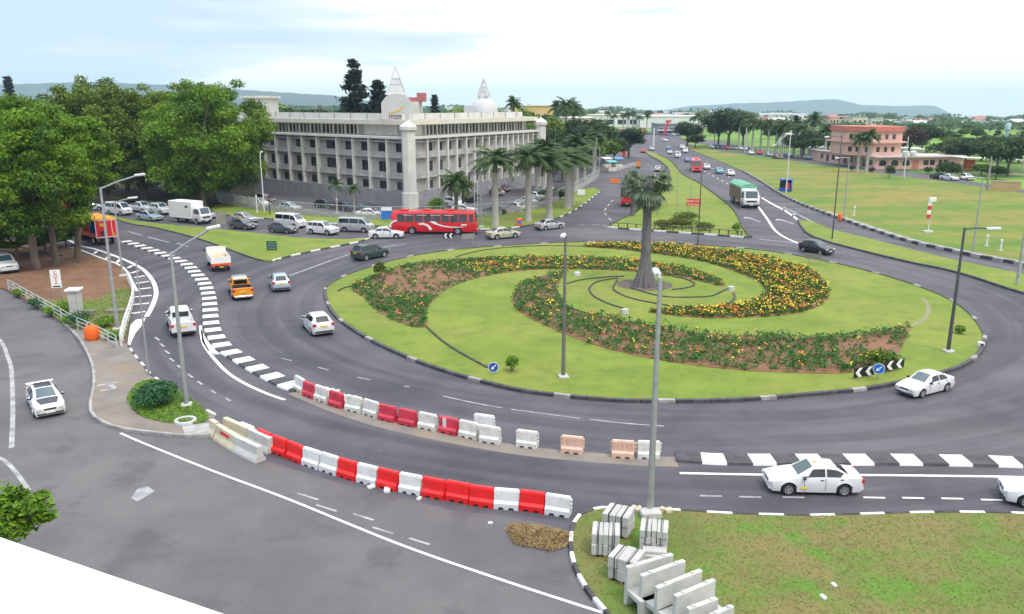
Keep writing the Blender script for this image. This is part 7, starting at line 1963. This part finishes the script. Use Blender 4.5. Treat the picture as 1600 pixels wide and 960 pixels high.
# far woodland that reads as one mass
g = np.random.default_rng(77); n = 26000
Y = g.uniform(900, 4200, n); u = g.uniform(-.78, .75, n); X = u*Y
cl = np.sin(X*.011+np.cos(Y*.006)*2.1)+np.sin(Y*.013+X*.004)+g.normal(0, .35, n)
ok = (cl > .35) | (u < -.15); X, Y = X[ok], Y[ok]
Z = np.array([ter(a, b) for a, b in zip(X, Y)]) + g.random(len(X))**.7*np.where(X < -.1*Y, 15, 8)
V_, Q_ = cards(np.stack([X, Y, Z], 1), np.tile([[0, -.5, .8]], (len(X), 1)), 7.0, .7, g, .6)
o = link('far_woodland', npmesh('far_woodland', V_, Q_, leafmat('far woodland leaves', (.018, .045, .014), (.05, .10, .025), .02))); tag(o, 'scattered woodland of the distant plain', 'woodland', kind='stuff')

# hedges and field margins of the plain, too many to count
g = np.random.default_rng(78); C = []
for Y0, u0, u1, hh in ((345, .50, .60, 2.0), (400, .55, .75, 2.2), (470, .34, .75, 2.5), (600, .26, .75, 3.5), (720, .24, .76, 4), (860, .22, .76, 5), (1020, .05, .76, 6), (1180, -.05, .76, 9), (1450, -.15, .76, 10), (1900, -.3, .76, 12), (2500, -.4, .76, 14)):
    n = int(1500*(u1-u0)/.4)
    u = g.uniform(u0, u1, n); y = Y0 + g.normal(0, Y0*.018, n) + 60*np.sin(u*9+Y0); k = np.sin(u*38+Y0*.7)+np.sin(u*91+Y0)+g.normal(0, .3, n) > -.2
    u, y = u[k], y[k]; x = u*y; z = np.array([ter(a, b) for a, b in zip(x, y)]); C.append(np.stack([x, y, z + hh*g.random(len(x))**.8*(1+.5*np.sin(u*63))], 1))
C = np.concatenate(C); V_, Q_ = cards(C, np.tile([[0, -.6, .7]], (len(C), 1)), 3.2, .75, g, .6)
V_ = V_.reshape(-1, 4, 3); cc_ = V_.mean(1, keepdims=True); V_ = (cc_ + (V_-cc_)*np.clip(C[:, 1]/650, .55, 2.2)[:, None, None]).reshape(-1, 3)
o = link('field_hedges', npmesh('field_hedges', V_, Q_, leafmat('hedgerow leaves', (.020, .055, .012), (.065, .125, .022), .03))); tag(o, 'hedges between the green fields of the plain', 'hedges', kind='stuff')

# flower beds: plants with leaves and heads of yellow and orange
def inpoly(P, n, g):
    xs = np.array([p.x for p in P]); ys = np.array([p.y for p in P]); out = []
    while len(out) < n:
        x, y = g.uniform(xs.min(), xs.max(), 4000), g.uniform(ys.min(), ys.max(), 4000)
        ins = np.zeros(4000, bool); j = len(xs)-1
        for i in range(len(xs)):
            c = ((ys[i] > y) != (ys[j] > y)) & (x < (xs[j]-xs[i])*(y-ys[i])/(ys[j]-ys[i]+1e-12)+xs[i]); ins ^= c; j = i
        out += list(zip(x[ins], y[ins]))
    return np.array(out[:n])
def poly_area(P): return abs(sum(a.x*b.y-b.x*a.y for a, b in zip(P, P[1:]+P[:1])))/2
M_FLEAF = leafmat('marigold leaves', (.030, .085, .012), (.085, .17, .022), 1.2); M_FLEAF2 = leafmat('zinnia leaves', (.025, .10, .022), (.075, .21, .035), 1.2)
def plants(P, dens, fden, h, seed, keep, leafm, label):
    g = np.random.default_rng(seed); pts = inpoly(P, int(poly_area(P)*dens), g)
    w = keep(pts, g); pts = pts[g.random(len(pts)) < w]; n = len(pts)
    hs = h*g.uniform(.55, 1.25, n)*(.8+.4*np.sin(pts[:, 0]*.9)*np.cos(pts[:, 1]*.7))
    m_ = 12
    C = np.repeat(np.c_[pts, np.full(n, .16)], m_, 0) + g.normal(0, .13, (n*m_, 3))*[1, 1, 0]; C[:, 2] += np.repeat(hs, m_)*g.random(n*m_)**.8
    V, Q = cards(C, np.tile([[0, 0, .7]], (len(C), 1)), .20, .5, g, .8); mi = np.zeros(len(Q), int)
    fl = g.random(n) < fden(pts)
    C2 = np.repeat(np.c_[pts[fl], .17+hs[fl]], 4, 0) + g.normal(0, .13, (fl.sum()*4, 3))*[1, 1, .5]
    V2, Q2 = cards(C2, np.tile([[0, -.35, 1.0]], (len(C2), 1)), .14, .95, g, .35)
    col = np.repeat((np.sin(pts[fl][:, 0]*1.1+pts[fl][:, 1]*.5)+g.normal(0, .9, fl.sum())) > .25, 4)+1
    o = link('flower_bed_plants', npmesh('flower_bed_plants', np.concatenate([V, V2]), np.concatenate([Q, Q2+len(V)]), [leafm, M_FYEL, M_FORA], np.concatenate([mi, col])))
    tag(o, label, 'flowers', kind='stuff')
a_c = G(640, 440)
def keepA(p, g):
    # bare brown soil in the middle of the left bed, fuller along its lower and rear edges
    c = G(655, 440); d = np.hypot((p[:, 0]-c.x)/5.0, (p[:, 1]-c.y)/6.5); return np.clip(.18+.85*(d-.55), .16, 1)
def keepC(p, g):
    c = G(1375, 545); d = np.hypot((p[:, 0]-c.x)/4.0, (p[:, 1]-c.y)/3.5); return np.clip(-.1+.85*d, .04, .62)
plants(BEDS[0], 9, lambda p: np.where(p[:, 0] > G(740, 415).x, .24, .06), .36, 1, keepA, M_FLEAF2, 'green plants with yellow flowers in the left arm of the spiral bed, brown soil between')
plants(BEDS[1], 13, lambda p: np.full(len(p), .29), .40, 2, lambda p, g: np.full(len(p), .95), M_FLEAF, 'dense yellow and orange marigolds in the right crescent bed of the island')
plants(BEDS[2], 10, lambda p: np.full(len(p), .055), .52, 3, keepC, M_FLEAF2, 'rows of green flowering plants in the long lower arm of the spiral bed')
# dry grass heap
g = np.random.default_rng(41); hp = G(843, 842); n = 4200
a = g.uniform(0, 6.28, n); q = g.random(n)**.6
X = np.cos(a)*q*1.35*(1+.2*np.sin(3*a)); Y = np.sin(a)*q*.95*(1+.2*np.cos(2*a)); Z = .05+.42*(1-q)**.8*g.random(n)**.3
V_, Q_ = cards(np.stack([X, Y, Z], 1), np.tile([[0, 0, .5]], (n, 1)), .24, .12, g, .9)
t = thing('dry_grass_heap', hp, R(-20), 'heap of cut dry grass on the tarmac by the kerb of the corner lawn', 'grass heap')
link('straw', npmesh('straw', V_, Q_, mat('dry straw', (.24, .16, .07), .95, scale=3, col2=(.42, .31, .15), coord='World', detail=6)), t)
# short grass blades and tufts: the corner lawn, the weedy verge and the wild field
def blades(P, dens, h, seed, m_, name, label, z=.12, keep=None, sz=.12):
    g = np.random.default_rng(seed); pts = inpoly(P, int(poly_area(P)*dens), g)
    if keep is not None: pts = pts[keep(pts, g)]
    n = len(pts); C = np.c_[pts, z + h*.35*g.random(n)]
    V, Q = cards(C, np.tile([[0, -.3, .9]], (n, 1)), h, .3, g, .35)
    o = link(name, npmesh(name, V, Q, m_)); tag(o, label, 'grass', kind='stuff')
M_BLADE = leafmat('grass blades', (.165, .17, .045), (.155, .235, .030), .35, (.12, .26, .02))
corner_vis = GP([(945,800),(1000,800),(1140,808),(1320,810),(1500,806),(1640,808),(1660,990),(970,990),(935,945),(900,885),(897,835),(905,812)])
blades(corner_vis, 95, .10, 51, M_BLADE, 'short_grass', 'short patchy grass of the near corner lawn')
blades(spline(GP(GV), 4, True), 40, .22, 52, M_BLADE, 'weedy_grass', 'weedy grass on the left verge by the railing')
blades(spline(GP(TUFT), 4, True), 220, .30, 53, leafmat('tuft blades', (.07, .15, .015), (.15, .27, .025), .9), 'tuft_grass', 'long grass tufts round the corner bush')
# ------------------------------------------------------------------ hills
def hill(name, prof, Y, m_, depth=1500):
    P = [(px, py) for px, py in prof]; mb = MB(); n = len(P); rows = 5
    for j in range(rows):
        f = j/(rows-1)
        for px, py in P:
            top = atY(px, py, Y); p = atY(px, py, Y+depth*(f-.6)); k = 1-abs(f-.6)/.6 if f <= .6 else 1-(f-.6)/.4
            x = top.x*(Y+depth*(f-.6))/Y; zz = -160 + (top.z+160)*max(0, k)**.8
            mb.v.append((x, Y+depth*(f-.6), zz))
    for j in range(rows-1):
        for i in range(n-1): mb.f.append((j*n+i, j*n+i+1, (j+1)*n+i+1, (j+1)*n+i)); mb.m.append(0)
    return struct(mb.build(name, m_, None, 60))
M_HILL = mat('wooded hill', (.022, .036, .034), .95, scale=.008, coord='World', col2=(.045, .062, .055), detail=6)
hr_ = random.Random(2)
def prof(pts, n=90, j=.7):
    out = []
    for (x0, y0), (x1, y1) in zip(pts, pts[1:]):
        k = max(2, int((x1-x0)/10))
        for i in range(k): out.append((x0+(x1-x0)*i/k, y0+(y1-y0)*i/k+hr_.uniform(-j, j)))
    return out + [pts[-1]]
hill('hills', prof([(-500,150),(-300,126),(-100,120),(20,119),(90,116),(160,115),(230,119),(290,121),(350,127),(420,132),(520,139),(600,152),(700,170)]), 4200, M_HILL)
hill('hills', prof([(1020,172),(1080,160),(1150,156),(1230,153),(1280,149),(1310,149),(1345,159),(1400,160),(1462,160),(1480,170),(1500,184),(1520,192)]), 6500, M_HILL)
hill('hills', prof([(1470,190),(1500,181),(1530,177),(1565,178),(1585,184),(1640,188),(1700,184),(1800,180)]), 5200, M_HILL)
# ------------------------------------------------------------------ air
hz = MB(); hz.box((0, 4700, 15), (17000, 9900, 340)); o = hz.build('haze', [])
o['kind'] = 'stuff'
hm = bpy.data.materials.new('haze'); hm.use_nodes = True; nt = hm.node_tree; nt.nodes.clear()
ou = nt.nodes.new('ShaderNodeOutputMaterial'); pv = nt.nodes.new('ShaderNodeVolumePrincipled')
pv.inputs['Color'].default_value = (.58, .76, 1.0, 1); pv.inputs['Density'].default_value = .00013; pv.inputs['Anisotropy'].default_value = 0.0
nt.links.new(pv.outputs[0], ou.inputs['Volume']); o.data.materials.clear(); o.data.materials.append(hm)
